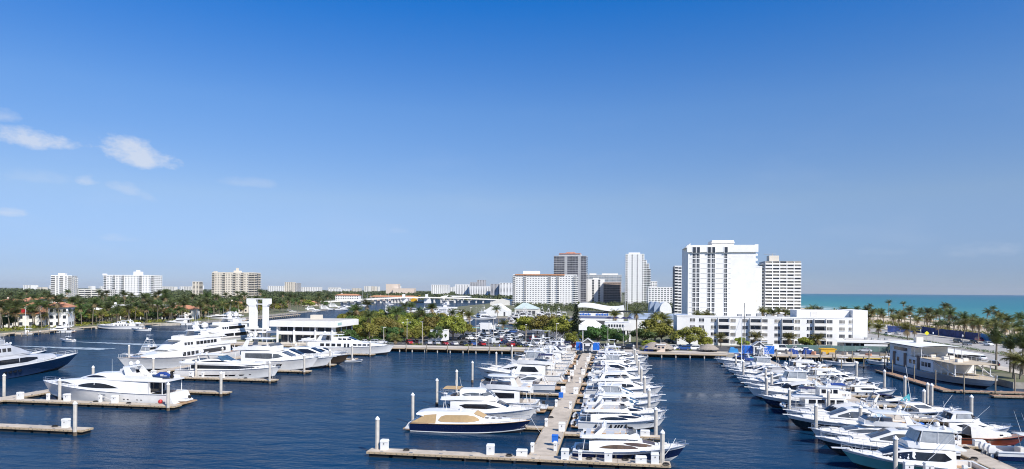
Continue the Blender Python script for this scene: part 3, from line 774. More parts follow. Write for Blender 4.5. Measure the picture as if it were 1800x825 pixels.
def flybridge_yacht(t, L=18, B=5.0, hullm=GEL, hull2=None, hardtop=True, archy=True, glass=GLASS, domes=2, canvas=None, platform=True, tender=False, anti=ANTI, style=0, flycol=GELG, winbig=False, curvew=False, enclosed=False, fb=2.55, antim=None, boot=None, split=.55, hwin=True, dodger=None, rail=True, sky=False, hw3=False, trap=False, deck=DECKM, sleek=False):
    """modern motor yacht with a flybridge over the saloon; all measures for L=18, scaled by k"""
    k = L/18.0; h = Hull(L, B, 1.55*k, fb*k, 1.9*k, 2.3)
    ck = 3.3*k; h.build(t, hullm, hull2, split, anti, cock=ck, boot=boot, deck=deck)
    if platform:
        b = MB(); b.prism([(-1.5*k, -B*.40), (0.05, -B*.43), (0.05, B*.43), (-1.5*k, B*.40)], .28, .42); b.build('swim_platform', TEAK, t)
        for sg in (-1, 1):
            b = MB()
            for i in range(4): b.box(-.30*k+i*.24*k-.3*k, -.05*k+i*.24*k, sg*B*.36-.35*k, sg*B*.36+.35*k, .42, .42+(i+1)*.26*k)
            b.build('transom_steps', GEL, t)
    w = B/2; zd = 1.55*k
    hs = House([(3.0*k, zd, 3.45*k, w*.80, w*.76), (4.5*k, zd, 3.5*k, w*.82, w*.77), (9.5*k, zd+.12*k, 3.55*k, w*.80, w*.74), (11.0*k, zd+.2*k, 3.35*k, w*.76, w*.62), (13.2*k, zd+.4*k, zd+.95*k, w*.60, w*.46), (15.6*k, zd+.75*k, zd+.98*k, w*.34, w*.22)], .18*k, .07)
    if sleek: hs = House([(2.6*k, zd, 3.1*k, w*.80, w*.74), (4.5*k, zd, 3.4*k, w*.82, w*.74), (8.2*k, zd+.08*k, 3.5*k, w*.80, w*.68), (9.6*k, zd+.14*k, 3.36*k, w*.77, w*.60), (13.6*k, zd+.45*k, zd+.98*k, w*.56, w*.40), (16.6*k, zd+.85*k, zd+1.02*k, w*.24, w*.14)], .3*k, .09)
    hs.build('cabin', t, GEL)
    if winbig: wp = [(3.9*k, zd+.75*k, 3.1*k), (8.6*k, zd+.62*k, 3.15*k), (10.6*k, zd+.85*k, 3.02*k), (11.4*k, zd+1.0*k, zd+1.12*k)]
    elif curvew: wp = lens((4.2*k, zd+.95*k), (11.3*k, zd+1.08*k), .75*k, .22*k)
    else: wp = [(4.6*k, zd+1.28*k, zd+1.3*k), (5.6*k, zd+.85*k, 3.05*k), (9.4*k, zd+.82*k, 3.12*k), (11.1*k, zd+1.02*k, 2.75*k), (11.7*k, zd+1.1*k, zd+1.12*k)]
    if trap:
        hs.window(t, [(4.4*k, zd+.7*k, zd+.75*k), (5.2*k, zd+.6*k, 3.12*k), (7.9*k, zd+.6*k, 3.15*k), (8.3*k, zd+.65*k, zd+.7*k)], glass)
        hs.window(t, [(8.9*k, zd+1.4*k, 3.14*k), (9.4*k, zd+.8*k, 3.14*k), (11.2*k, zd+.95*k, 2.7*k), (12.0*k, zd+1.05*k, zd+1.1*k)], glass)
    elif sleek:
        hs.window(t, lens((4.2*k, zd+.62*k), (10.4*k, zd+.66*k), .50*k, .12*k), glass)
        hs.window(t, lens((8.0*k, 2.98*k), (12.7*k, 2.58*k), .22*k, .30*k), glass, name='upper_window')
    else: hs.window(t, wp, glass)
    if hw3:
        for q in (.44, .475, .51): hullwin(h, t, q, q+.026, .30, .66, n=2)
        hullwin(h, t, .80, .93, .62, .72, taper=.8, name='anchor_recess')
    if sky:
        zk = 3.7*k; kh = House([(4.6*k, zk, zk+1.5*k, w*.70, w*.60), (8.0*k, zk, zk+1.55*k, w*.68, w*.56), (9.6*k, zk, zk+1.1*k, w*.56, w*.40), (10.9*k, zk-.1*k, zk+.1*k, w*.5, w*.34)], .25*k, .1); kh.build('sky_lounge', t, GEL)
        kh.window(t, lens((4.9*k, zk+.75*k), (9.8*k, zk+.55*k), .45*k, .22*k), GLASSG); kh.panel(t, 9.0*k, 10.6*k, -.9, .9, GLASSG)
    hs.panel(t, 11.05*k, 13.0*k, -.94, -.04, glass); hs.panel(t, 11.05*k, 13.0*k, .04, .94, glass)
    seats(t, [(13.6*k, 15.0*k, -w*.3, w*.3, zd+.98*k, .18*k)], VINYL)
    if hwin and not hw3: hullwin(h, t, .46, .54, .35, .68); hullwin(h, t, .60, .66, .40, .66)
    fenders(t, h, (.22, .4, .58), BLACKR, 1); fenders(t, h, (.22, .4, .58), BLACKR, -1)
    # flybridge deck runs aft over the cockpit
    zf = 3.56*k
    slab('flybridge_deck', t, 1.1*k, 10.6*k, w*.84, w*.66, zf, .16*k, GEL, .4*k)
    coaming(t, 'flybridge', [(1.4*k, w*.80, zf+.1*k, zf+.55*k), (5*k, w*.82, zf+.1*k, zf+.75*k), (8.6*k, w*.74, zf+.1*k, zf+.85*k), (10.1*k, w*.45, zf+.1*k, zf+.9*k)], .14*k)
    b = MB()
    b.loft([[(8.9*k, w*.70, zf+.8*k), (8.5*k, w*.66, zf+1.25*k)], [(10.1*k, w*.42, zf+.86*k), (9.5*k, w*.40, zf+1.35*k)], [(10.1*k, -w*.42, zf+.86*k), (9.5*k, -w*.40, zf+1.35*k)], [(8.9*k, -w*.70, zf+.8*k), (8.5*k, -w*.66, zf+1.25*k)]], closed=False); b.build('wind_deflector', GLASSG, t)
    seats(t, [(2.0*k, 2.8*k, -w*.6, w*.6, zf+.2*k, .5*k), (4.6*k, 7.4*k, w*.35, w*.68, zf+.2*k, .5*k), (7.6*k, 8.3*k, -w*.45, -w*.1, zf+.2*k, .8*k), (5.2*k, 6.6*k, -w*.66, -w*.25, zf+.2*k, .75*k)], flycol)
    b = MB(); b.prism([(1.6*k, -w*.66), (8.3*k, -w*.6), (9.6*k, -w*.3), (9.6*k, w*.3), (8.3*k, w*.6), (1.6*k, w*.66)], zf+.17*k, zf+.215*k); b.build('flybridge_sole', TEAK, t)
    b = MB(); b.wbox(8.5*k, 9.3*k, -w*.5, w*.05, zf+.2*k, zf+.95*k, .8); b.build('helm_console', GEL, t)
    legs(t, [((1.6*k, sg*w*.72, 1.5*k), (1.9*k, sg*w*.72, zf+.02)) for sg in (-1, 1)], .06*k)
    if archy: arch(t, 3.2*k, 4.6*k if not hardtop else 4.0*k, w*.80, zf+.5*k, zf+(1.75 if not hardtop else 1.95)*k, .7*k)
    za = zf+(1.9 if archy else 1.0)*k
    if hardtop:
        zh = zf+2.0*k; slab('hardtop', t, 3.6*k, 8.9*k, w*.74, w*.6, zh, .15*k, GEL, .4*k); za = zh+.2*k
        legs(t, [((8.3*k, sg*w*.62, zf+.8*k), (7.9*k, sg*w*.58, zh+.02)) for sg in (-1, 1)], .05*k)
        if enclosed:
            b = MB()
            for sg in (-1, 1): b.quad((4.6*k, sg*w*.72, zf+.7*k), (8.2*k, sg*w*.66, zf+.8*k), (7.9*k, sg*w*.6, zh), (4.9*k, sg*w*.68, zh))
            b.quad((8.6*k, -w*.62, zf+.85*k), (8.6*k, w*.62, zf+.85*k), (8.1*k, w*.58, zh), (8.1*k, -w*.58, zh)); b.build('flybridge_enclosure', VCLEAR, t)
    for i in range(domes): dome(t, 4.5*k, (i-.5*(domes-1))*1.5*k, za, .34*k)
    radar(t, 4.9*k, 0, za, 1.1*k)
    for sg in (-1, 1): antenna(t, 4.2*k, sg*w*.62, za, 2.2*k, .5*k)
    if canvas:
        b = MB(); b.loft([[(x, y, zf+(1.9-.12*abs(y/w)**2*3)*k) for y in (-w*.7, -w*.35, 0, w*.35, w*.7)] for x in (1.6*k, 3.0*k, 4.6*k)], closed=False); b.build('bimini', canvas, t, 60)
        legs(t, [((x*k, sg*w*.68, zf+.6*k), (x*k, sg*w*.68, zf+1.72*k)) for sg in (-1, 1) for x in (1.7, 4.5)], .025, STEEL, 'bimini_pole')
    if dodger:
        b = MB(); b.loft([[(x, -w*.7, zf+.6*k), (x, -w*.62, zz), (x, 0, zz+.12*k), (x, w*.62, zz), (x, w*.7, zf+.6*k)] for x, zz in ((1.5*k, zf+.8*k), (2.6*k, zf+1.3*k), (7.8*k, zf+1.25*k), (9.9*k, zf+.95*k))], closed=False); b.build('canvas_cover', dodger, t, 60)
    if rail: h.railing(t, 11.6*k, L*.985, .7*k, 1.1*k)
    if tender: tender_parts(t, -.75*k, 0, .45, 3.3*k, rz=pi/2)
    # cockpit furniture
    seats(t, [(.4*k, 1.0*k, -w*.6, w*.6, max(.45, 1.55*k-.75), .5*k)])
    b = MB(); b.quad((3.02*k-.04, -w*.6, zd-.4*k), (3.02*k-.04, w*.6, zd-.4*k), (3.02*k-.04, w*.6, 3.2*k), (3.02*k-.04, -w*.6, 3.2*k)); b.build('saloon_door', GLASS, t)
    b = MB(); b.box(L-.9*k, L+.35*k, -.16*k, .16*k, fb*k-.02, fb*k+.08); b.build('bow_pulpit', STEEL, t)
    return h

def express_cruiser(t, L=14, B=4.2, hullm=GEL, hull2=None, hard=True, glass=GLASS, canvas=None, anti=ANTI, archm=GEL, aft_cover=None, split=.55, oval=True, boot=None, rail=True, teak=True, engines=0):
    k = L/14.0; h = Hull(L, B, 1.25*k, 2.0*k, 1.7*k, 2.3)
    ck = 5.2*k; h.build(t, hullm, hull2, split, anti, cock=ck, boot=boot)
    w = B/2; zd = 1.3*k
    b = MB(); b.prism([(-1.2*k, -w*.78), (.05, -w*.85), (.05, w*.85), (-1.2*k, w*.78)], .26, .40); b.build('swim_platform', TEAK if teak else DECKM, t)
    cb = House([(5.2*k, zd, 1.95*k, w*.86, w*.80), (7.2*k, zd+.1*k, 2.1*k, w*.8, w*.7), (9.4*k, zd+.3*k, 2.05*k, w*.62, w*.45), (12.0*k, zd+.55*k, 2.02*k, w*.30, w*.16)], .15*k, .08); cb.build('foredeck_cabin', t, GEL)
    seats(t, [(8.6*k, 10.6*k, -w*.34, w*.34, 2.06*k, .14*k)], VINYL)
    if oval: hullwin(h, t, .45, .66, .50, .82, taper=.75)
    if hard:
        hs = House([(2.6*k, 2.95*k, 3.08*k, w*.66, w*.62), (4.0*k, 2.55*k, 3.2*k, w*.76, w*.66), (5.2*k, 1.9*k, 3.22*k, w*.82, w*.66), (6.6*k, 1.95*k, 3.1*k, w*.8, w*.58), (8.9*k, 2.0*k, 2.15*k, w*.60, w*.42)], .16*k, .08)
        hs.build('hardtop', t, GEL)
        hs.window(t, [(4.1*k, 2.72*k, 2.74*k), (4.9*k, 2.25*k, 2.92*k), (6.4*k, 2.12*k, 2.9*k), (8.0*k, 2.16*k, 2.3*k)], glass)
        hs.panel(t, 6.75*k, 8.75*k, -.95, -.03, glass); hs.panel(t, 6.75*k, 8.75*k, .03, .95, glass)
        hs.panel(t, 4.2*k, 5.8*k, -.5, .5, GLASSG, 'sunroof', .03)
        legs(t, [((2.0*k, sg*w*.78, 1.3*k), (2.9*k, sg*w*.64, 3.0*k)) for sg in (-1, 1)], .09*k); za = 3.3*k
        radar(t, 3.4*k, 0, za-.05, .9*k); dome(t, 3.1*k, w*.35, za-.1, .2*k, .15)
    else:
        b = MB(); pts = [(5.6*k, w*.84, 1.9*k), (7.2*k, w*.72, 2.05*k), (8.3*k, w*.4, 2.12*k), (8.6*k, 0, 2.14*k)]
        pts = pts+[(x, -y, z) for x, y, z in pts[::-1][1:]]
        b.loft([[(x, y, z), (x-.75*k, y*.9, z+.62*k)] for x, y, z in pts], closed=False); b.build('windshield', glass, t, 50)
        b = MB(); b.path([(x-.75*k, y*.9, z+.62*k) for x, y, z in pts], .04, 5); b.build('windshield_frame', STEEL, t)
        arch(t, 1.9*k, 3.1*k, w*.92, 1.3*k, 3.0*k, .5*k, archm); za = 3.15*k; dome(t, 3.3*k, 0, za, .22*k, .12); radar(t, 3.3*k, w*.4, za, .7*k)
    if canvas:
        b = MB(); b.loft([[(x, y, z-.22*k*(abs(y)/w)**2) for y in (-w*.8, -w*.4, 0, w*.4, w*.8)] for x, z in ((2.6*k, 3.1*k), (4.6*k, 3.2*k), (6.3*k, 2.95*k), (7.2*k, 2.72*k))], closed=False); b.build('bimini', canvas, t, 60)
    if aft_cover:
        b = MB(); b.loft([[(x, -w*.86, 1.3*k), (x, -w*.6, z), (x, 0, z+.15*k), (x, w*.6, z), (x, w*.86, 1.3*k)] for x, z in ((-.1*k, 1.35*k), (1.2*k, 2.2*k), (3.0*k, 2.95*k))], closed=False); b.build('cockpit_cover', aft_cover, t, 60)
    for sg in (-1, 1): antenna(t, 3.2*k, sg*w*.5, za-.1, 1.8*k, .5*k)
    seats(t, [(.5*k, 1.1*k, -w*.6, w*.6, .55*k, .5*k), (2.2*k, 3.8*k, w*.3, w*.7, .55*k, .5*k), (4.2*k, 4.8*k, -w*.55, -w*.15, .55*k, .85*k)])
    b = MB(); b.wbox(4.9*k, 5.4*k, -w*.6, 0, .6*k, 1.9*k, .85); b.build('helm_console', GEL, t)
    if rail: h.railing(t, 7.2*k, L*.985, .6*k, 1.1*k, .1)
    b = MB(); b.box(L-.7*k, L+.45*k, -.15*k, .15*k, 2.0*k-.02, 2.0*k+.07); b.build('bow_pulpit', GEL, t)
    if engines: outboards(t, engines, w*.5, .3, GEL, .9)
    return h

def sport_fisher(t, L=17, B=5.2, hullm=GEL, tower=True, anti=ANTI, glass=GLASS, outr=True, enclosed=True, pulpit=True, dark_tower=False, cover=None):
    k = L/17.0; h = Hull(L, B, 1.05*k, 2.75*k, 2.2*k, 2.1, .92, 1.7)
    ck = 4.3*k; h.build(t, hullm, GEL if hullm is not GEL else None, .80 if hullm is not GEL else .55, anti, cock=ck)
    w = B/2
    hs = House([(4.2*k, 1.2*k, 3.35*k, w*.82, w*.76), (6*k, 1.25*k, 3.45*k, w*.84, w*.76), (9.0*k, 1.5*k, 3.4*k, w*.80, w*.68), (10.2*k, 1.6*k, 3.15*k, w*.75, w*.56), (12.4*k, 1.9*k, 2.35*k, w*.58, w*.40), (14.6*k, 2.2*k, 2.5*k, w*.3, w*.16)], .2*k, .08)
    hs.build('cabin', t, GEL)
    hs.window(t, [(4.7*k, 2.3*k, 2.33*k), (5.5*k, 2.0*k, 3.08*k), (9.2*k, 2.02*k, 3.1*k), (11.0*k, 2.12*k, 2.74*k), (12.3*k, 2.2*k, 2.3*k)], glass)
    hs.panel(t, 10.3*k, 12.2*k, -.96, .96, glass)
    zf = 3.46*k
    slab('flybridge_deck', t, 2.9*k, 9.6*k, w*.80, w*.62, zf, .14*k, GEL, .4*k)
    fh = House([(4.3*k, zf+.1*k, zf+.8*k, w*.76, w*.72), (8.2*k, zf+.1*k, zf+1.0*k, w*.72, w*.60), (9.4*k, zf+.1*k, zf+.75*k, w*.55, w*.4)], .12*k, 0); fh.build('flybridge', t, GEL)
    b = MB(); b.box(4.5*k, 7.4*k, -w*.62, w*.62, zf+.82*k, zf+.95*k); b.build('flybridge_liner', DECKM, t)
    seats(t, [(4.7*k, 5.3*k, -w*.5, w*.5, zf+.96*k, .35*k), (6.6*k, 7.1*k, -w*.3, w*.3, zf+.96*k, .5*k)])
    zh = zf+2.35*k; slab('hardtop', t, 3.8*k, 8.6*k, w*.70, w*.58, zh, .13*k, GEL, .35*k)
    legs(t, [((x0*k, sg*w*.68, zf+.8*k), (x1*k, sg*w*.6, zh+.02)) for sg in (-1, 1) for x0, x1 in ((4.2, 4.3), (6.2, 6.1), (8.3, 7.9))], .045*k, WHITEP)
    if enclosed:
        b = MB()
        for sg in (-1, 1): b.quad((4.3*k, sg*w*.70, zf+.8*k), (8.4*k, sg*w*.62, zf+.95*k), (7.9*k, sg*w*.56, zh), (4.4*k, sg*w*.62, zh))
        b.quad((8.55*k, -w*.6, zf+.95*k), (8.55*k, w*.6, zf+.95*k), (8.0*k, w*.54, zh), (8.0*k, -w*.54, zh)); b.build('flybridge_enclosure', VCLEAR, t)
    dome(t, 5.0*k, -w*.35, zh+.12*k, .34*k, .1); dome(t, 5.0*k, w*.3, zh+.12*k, .26*k, .1); radar(t, 6.4*k, 0, zh+.12*k, 1.1*k)
    if tower:
        zt = zh+3.0*k; b = MB(); r = .038*k
        for sg in (-1, 1):
            for x0, x1 in ((4.2, 5.2), (7.8, 6.9)): b.tube((x0*k, sg*w*.6, zh), (x1*k, sg*w*.26, zt), r, r, 5)
            for f in (.25, .5, .75):
                y = sg*w*lerp(.6, .26, f); b.tube((lerp(4.2, 5.2, f)*k, y, lerp(zh, zt, f)), (lerp(7.8, 6.9, f)*k, y, lerp(zh, zt, f)), r*.7, r*.7, 4)
            b.tube((4.2*k, sg*w*.6, zh), (6.9*k, sg*w*.26, zt), r*.6, r*.6, 4)
        for f in (.33, .66): b.tube((lerp(4.2, 5.2, f)*k, -w*lerp(.6, .26, f), lerp(zh, zt, f)), (lerp(4.2, 5.2, f)*k, w*lerp(.6, .26, f), lerp(zh, zt, f)), r*.7, r*.7, 4)
        b.build('tuna_tower', WHITEP, t)
        slab('tower_platform', t, 4.9*k, 7.2*k, w*.34, w*.3, zt, .1*k, GEL, .2*k)
        b = MB(); b.wbox(6.5*k, 6.95*k, -w*.2, w*.2, zt+.1*k, zt+.9*k, .8); b.build('tower_helm', GEL, t)
        legs(t, [((x*k, sg*w*.28, zt+.1*k), (x*k, sg*w*.28, zt+1.9*k)) for sg in (-1, 1) for x in (5.1, 6.7)], .025, STEEL, 'tower_pole')
        slab('tower_sunshade', t, 4.8*k, 7.0*k, w*.32, w*.28, zt+1.9*k, .06*k, GEL, .2*k)
    if outr:
        for sg in (-1, 1):
            b = MB(); b.tube((7.6*k, sg*w*.9, 2.2*k), (1.6*k, sg*(w+1.5*k), 9.8*k), .04*k, .018*k, 5); b.build('outrigger', WHITEP, t)
    b = MB(); b.cyl(1.9*k, 0, .4*k, .85*k, .1*k); b.box(1.55*k, 2.15*k, -.3*k, .3*k, .85*k, .97*k); b.box(1.55*k, 1.65*k, -.3*k, .3*k, .97*k, 1.6*k); b.build('fighting_chair', WHITEP, t)
    b = MB(); b.quad((4.17*k, -w*.6, .7*k), (4.17*k, w*.6, .7*k), (4.17*k, w*.6, 3.0*k), (4.17*k, -w*.6, 3.0*k)); b.build('saloon_door', GLASS, t)
    if pulpit:
        b = MB(); b.prism([(L-1.2*k, -.38*k), (L+1.1*k, -.2*k), (L+1.1*k, .2*k), (L-1.2*k, .38*k)], 2.72*k, 2.82*k); b.build('bow_pulpit', GEL, t)
    h.railing(t, 11.5*k, L*.99, .7*k, 1.0*k, .12)
    if cover:
        b = MB(); b.loft([[(x, -w*.8, 1.0*k), (x, -w*.6, z), (x, 0, z+.1), (x, w*.6, z), (x, w*.8, 1.0*k)] for x, z in ((.2*k, 1.3*k), (4.1*k, 2.8*k))], closed=False); b.build('cockpit_cover', cover, t)
    return h

def center_console(t, L=10.5, B=3.1, hullm=GEL, hull2=None, n=3, top=True, topm=GEL, rods=True, engm=GEL):
    k = L/10.5; h = Hull(L, B, .95*k, 1.55*k, 1.3*k, 2.1, .94); h.build(t, hullm, hull2, .5, ANTI, cock=6.6*k)
    w = B/2
    b = MB(); b.wbox(3.9*k, 5.6*k, -.55*k, .55*k, .5*k, 1.95*k, .82); b.build('console', GEL, t)
    b = MB(); b.quad((5.55*k, -.45*k, 1.7*k), (5.55*k, .45*k, 1.7*k), (5.2*k, .42*k, 2.5*k), (5.2*k, -.42*k, 2.5*k)); b.build('windshield', GLASSG, t)
    seats(t, [(2.8*k, 3.4*k, -.6*k, .6*k, .5*k, .85*k), (6.0*k, 7.2*k, -.5*k, .5*k, .5*k, .5*k), (.35*k, .8*k, -w*.6, w*.6, .5*k, .5*k)])
    if top:
        slab('t_top', t, 2.6*k, 6.1*k, .95*k, .85*k, 2.75*k, .09*k, topm, .3*k)
        legs(t, [((x0*k, sg*.62*k, .55*k), (x1*k, sg*.7*k, 2.78*k)) for sg in (-1, 1) for x0, x1 in ((3.7, 3.2), (5.5, 5.6))], .04*k, STEEL)
        b = MB(); b.cyl(4.2*k, 0, 2.86*k, 3.0*k, .26*k, .2*k, 10); b.build('radar', GEL, t, 40)
        for sg in (-1, 1): antenna(t, 3.6*k, sg*.7*k, 2.85*k, 2.4*k, .8*k)
    outboards(t, n, w*.55, .35*k, engm, k*1.05)
    h.railing(t, 6.8*k, L*.97, .25*k, 1.0*k, .1)
    return h

def sail_yacht(t, L=12, B=3.7, hullm=GEL, mast_h=16, mastm=WHITEP, cover=CANVB, bimini=CANVB):
    k = L/12.0; h = Hull(L, B, 1.0*k, 1.35*k, 1.2*k, 1.9, .75); h.build(t, hullm, None, .55, ANTI, cock=3.0*k)
    w = B/2
    hs = House([(3.0*k, 1.05*k, 1.6*k, w*.6, w*.52), (6*k, 1.1*k, 1.65*k, w*.62, w*.52), (8.6*k, 1.2*k, 1.5*k, w*.4, w*.28), (9.4*k, 1.25*k, 1.3*k, w*.2, w*.1)], .1, .05); hs.build('cabin', t, GEL)
    hs.window(t, [(3.6*k, 1.28*k, 1.46*k), (7.6*k, 1.32*k, 1.46*k)])
    b = MB(); b.tube((7.0*k, 0, 1.3*k), (6.9*k, 0, mast_h), .11, .07, 8); b.build('mast', mastm, t, 40)
    b = MB()
    for f in (.45, .72): b.tube((6.95*k, -w*.55, mast_h*f), (6.95*k, w*.55, mast_h*f), .03, .03, 4)
    b.build('spreader', mastm, t)
    b = MB(); b.tube((6.8*k, 0, 2.6*k), (2.4*k, 0, 2.7*k), .08, .08, 6); b.build('boom', mastm, t)
    b = MB(); b.loft([[(x, -.12*k, 2.75*k), (x, -.06*k, 2.75*k+hh*k), (x, .06*k, 2.75*k+hh*k), (x, .12*k, 2.75*k)] for x, hh in ((2.5*k, .2), (4.5*k, .3), (6.7*k, .6))]); b.build('sail_cover', cover, t, 50)
    b = MB()
    for p, q in (((L*.98, 0, 1.4*k), (6.9*k, 0, mast_h*.97)), ((.1, 0, 1.1*k), (6.9*k, 0, mast_h)), ((6.5*k, w*.95, 1.1*k), (6.95*k, 0, mast_h*.95)), ((6.5*k, -w*.95, 1.1*k), (6.95*k, 0, mast_h*.95))): b.tube(p, q, .018, .018, 3)
    b.build('rigging', STEEL, t)
    if bimini:
        b = MB(); b.loft([[(x, y, 2.45*k-.12*abs(y)) for y in (-w*.7, 0, w*.7)] for x in (.6*k, 2.6*k)], closed=False); b.build('bimini', bimini, t)
        legs(t, [((x*k, sg*w*.7, 1.0*k), (x*k, sg*w*.68, 2.3*k)) for sg in (-1, 1) for x in (.8, 2.4)], .02, STEEL, 'bimini_pole')
    h.railing(t, .4, L*.98, .55, 1.3, .06)
    return h

def tri_deck(t, L=45, B=9.0, hullm=GEL, decks=3, upm=GEL, hd=4, portholes=True, bowdeck=True, domes=2, fb=5.2, deck=TEAK, big=False):
    """large displacement motor yacht with stacked deck houses"""
    k = L/45.0; h = Hull(L, B, 2.6*k, fb*k, 4.5*k, 2.2, .86, 2.4); h.build(t, hullm, None, .55, ANTI, deck=deck, cock=0, boot=None)
    w = B/2
    z1 = 2.7*k
    m = House([(5*k, z1, z1+2.75*k, w*.86, w*.84), (14*k, z1, z1+2.8*k, w*.90, w*.88), (26*k, z1+.1*k, z1+2.8*k, w*.88, w*.84), (31*k, z1+.5*k, z1+2.5*k, w*.74, w*.64), (37*k, z1+1.1*k, z1+2.0*k, w*.42, w*.3)], .3*k, .1); m.build('main_deck_house', t, upm)
    m.window(t, [(7.5*k, z1+.75*k, z1+1.9*k), (8.2*k, z1+.7*k, z1+2.1*k), (17*k, z1+.7*k, z1+2.1*k), (18.3*k, z1+.9*k, z1+2.0*k)], GLASS, name='saloon_window')
    if big: m.window(t, [(19*k, z1+.9*k, z1+2.1*k), (28*k, z1+1.0*k, z1+2.2*k), (31*k, z1+1.4*k, z1+1.9*k)], GLASS, name='saloon_window')
    else:
      for i in range(4): m.window(t, [(20.0*k+i*1.7*k, z1+.8*k, z1+2.0*k), (21.3*k+i*1.7*k, z1+.8*k, z1+2.0*k)], GLASS, n=2)
    slab('upper_deck', t, 1.5*k, 30*k, w*.92, w*.72, z1+2.82*k, .22*k, upm, 1.2*k)
    z2 = z1+3.05*k
    u = House([(9*k, z2, z2+2.45*k, w*.72, w*.70), (18*k, z2, z2+2.5*k, w*.76, w*.72), (25*k, z2, z2+2.45*k, w*.70, w*.62), (28*k, z2+.1*k, z2+1.4*k, w*.56, w*.42), (30.5*k, z2+.1*k, z2+.25*k, w*.46, w*.3)], .3*k, .1); u.build('upper_deck_house', t, upm)
    if big: u.window(t, [(10.5*k, z2+.7*k, z2+1.9*k), (21*k, z2+.7*k, z2+1.95*k)], GLASS)
    else:
      for i in range(6): u.window(t, [(11*k+i*1.55*k, z2+.75*k, z2+1.8*k), (12.3*k+i*1.55*k, z2+.75*k, z2+1.8*k)], GLASS, n=2)
    for i in range(3): u.window(t, [(21.4*k+i*1.2*k, z2+.9*k, z2+1.8*k), (22.3*k+i*1.2*k, z2+.9*k, z2+1.8*k)], GLASS, n=2)
    u.panel(t, 25.4*k, 27.9*k, -.95, .95, GLASSG, 'wheelhouse_windshield', .04)
    coaming(t, 'upper_deck_bulwark', [(2*k, w*.86, z2-.05, z2+.9*k), (9*k, w*.88, z2-.05, z2+.9*k), (16*k, w*.86, z2-.05, z2+.7*k)], .14*k, upm)
    slab('sun_deck', t, 6*k, 25.6*k, w*.78, w*.58, z2+2.5*k, .22*k, upm, 1.0*k)
    z3 = z2+2.72*k
    coaming(t, 'sun_deck_bulwark', [(7*k, w*.70, z3-.05, z3+.75*k), (16*k, w*.72, z3-.05, z3+.9*k), (22.5*k, w*.58, z3-.05, z3+1.0*k), (24.4*k, w*.32, z3-.05, z3+1.0*k)], .16*k, upm)
    b = MB()
    for sg in (-1, 1): b.loft([[(13*k, sg*w*.66, z3), (17.5*k, sg*w*.66, z3), (17.5*k, sg*(w*.66-.25), z3), (13*k, sg*(w*.66-.25), z3)][::sg], [(14.5*k, sg*w*.5, z3+2.3*k), (16.8*k, sg*w*.5, z3+2.3*k), (16.8*k, sg*(w*.5-.22), z3+2.3*k), (14.5*k, sg*(w*.5-.22), z3+2.3*k)][::sg]])
    b.build('mast_arch', upm, t, 30)
    slab('mast_roof', t, 12.5*k, 18.6*k, w*.58, w*.48, z3+2.3*k, .25*k, upm, .6*k)
    zt = z3+2.6*k
    for i, (x, y, r) in enumerate([(14.2*k, -w*.34, .95*k), (14.2*k, w*.34, .95*k), (17.0*k, 0, .5*k)][:domes+1]): dome(t, x, y, zt, r, .6*k)
    b = MB(); b.wbox(15*k, 16*k, -.4*k, .4*k, zt, zt+2.2*k, .6); b.box(15.2*k, 15.8*k, -1.5*k, 1.5*k, zt+1.5*k, zt+1.66*k); b.build('mast', upm, t, 30)
    radar(t, 15.5*k, 0, zt+2.2*k, 2.2*k)
    for x, y, hh in ((13*k, -1.6*k, 6), (13*k, 1.6*k, 6), (18*k, -1.2*k, 5), (18*k, 1.2*k, 5)): antenna(t, x, y, zt-.2, hh*k)
    b = MB(); b.wbox(18.6*k, 21*k, -w*.3, w*.3, z3, z3+.6*k, .9); b.build('sun_pad', VINYL, t)
    seats(t, [(8*k, 9*k, -w*.4, w*.4, z3, .6*k), (10*k, 12*k, -w*.5, -w*.2, z3, .6*k), (3*k, 4*k, -w*.5, w*.5, z2, .6*k)])
    legs(t, [((2.6*k, sg*w*.8, z1), (2.6*k, sg*w*.8, z1+2.85*k)) for sg in (-1, 1)], .1*k)
    b = MB(); b.prism([(-2.2*k, -w*.62), (.1, -w*.74), (.1, w*.74), (-2.2*k, w*.62)], .3, .5); b.build('swim_platform', TEAK, t)
    for sg in (-1, 1):
        b = MB()
        for i in range(6): b.box(-.6*k+i*.5*k-.5*k, -.1*k+i*.5*k, sg*w*.6-.6*k, sg*w*.6+.6*k, .5, .5+(i+1)*.36*k)
        b.build('transom_steps', upm, t)
    if portholes:
        for i in range(4):
            for sg in (-1, 1):
                tt = .52+.028*i; x, y, z = h.side(tt, .60); b = MB()
                b.loft([[(x+.46*k*cos(a*pi/6), sg*(y+.03+.05*dd), z+.46*k*sin(a*pi/6)) for a in range(12)] for dd in (0, 1)]); b.build('porthole', GLASS, t)
        for i in range(5): hullwin(h, t, .16+.06*i, .175+.06*i, .38, .48, name='porthole', n=2)
    h.railing(t, 30*k, L*.985, .9*k, 1.8*k, .15, WHITEP)
    if bowdeck:
        b = MB(); b.wbox(38*k, 40*k, -.7*k, .7*k, h.zs(38*k), h.zs(38*k)+.6*k, .8); b.build('windlass', STEEL, t)
    return h
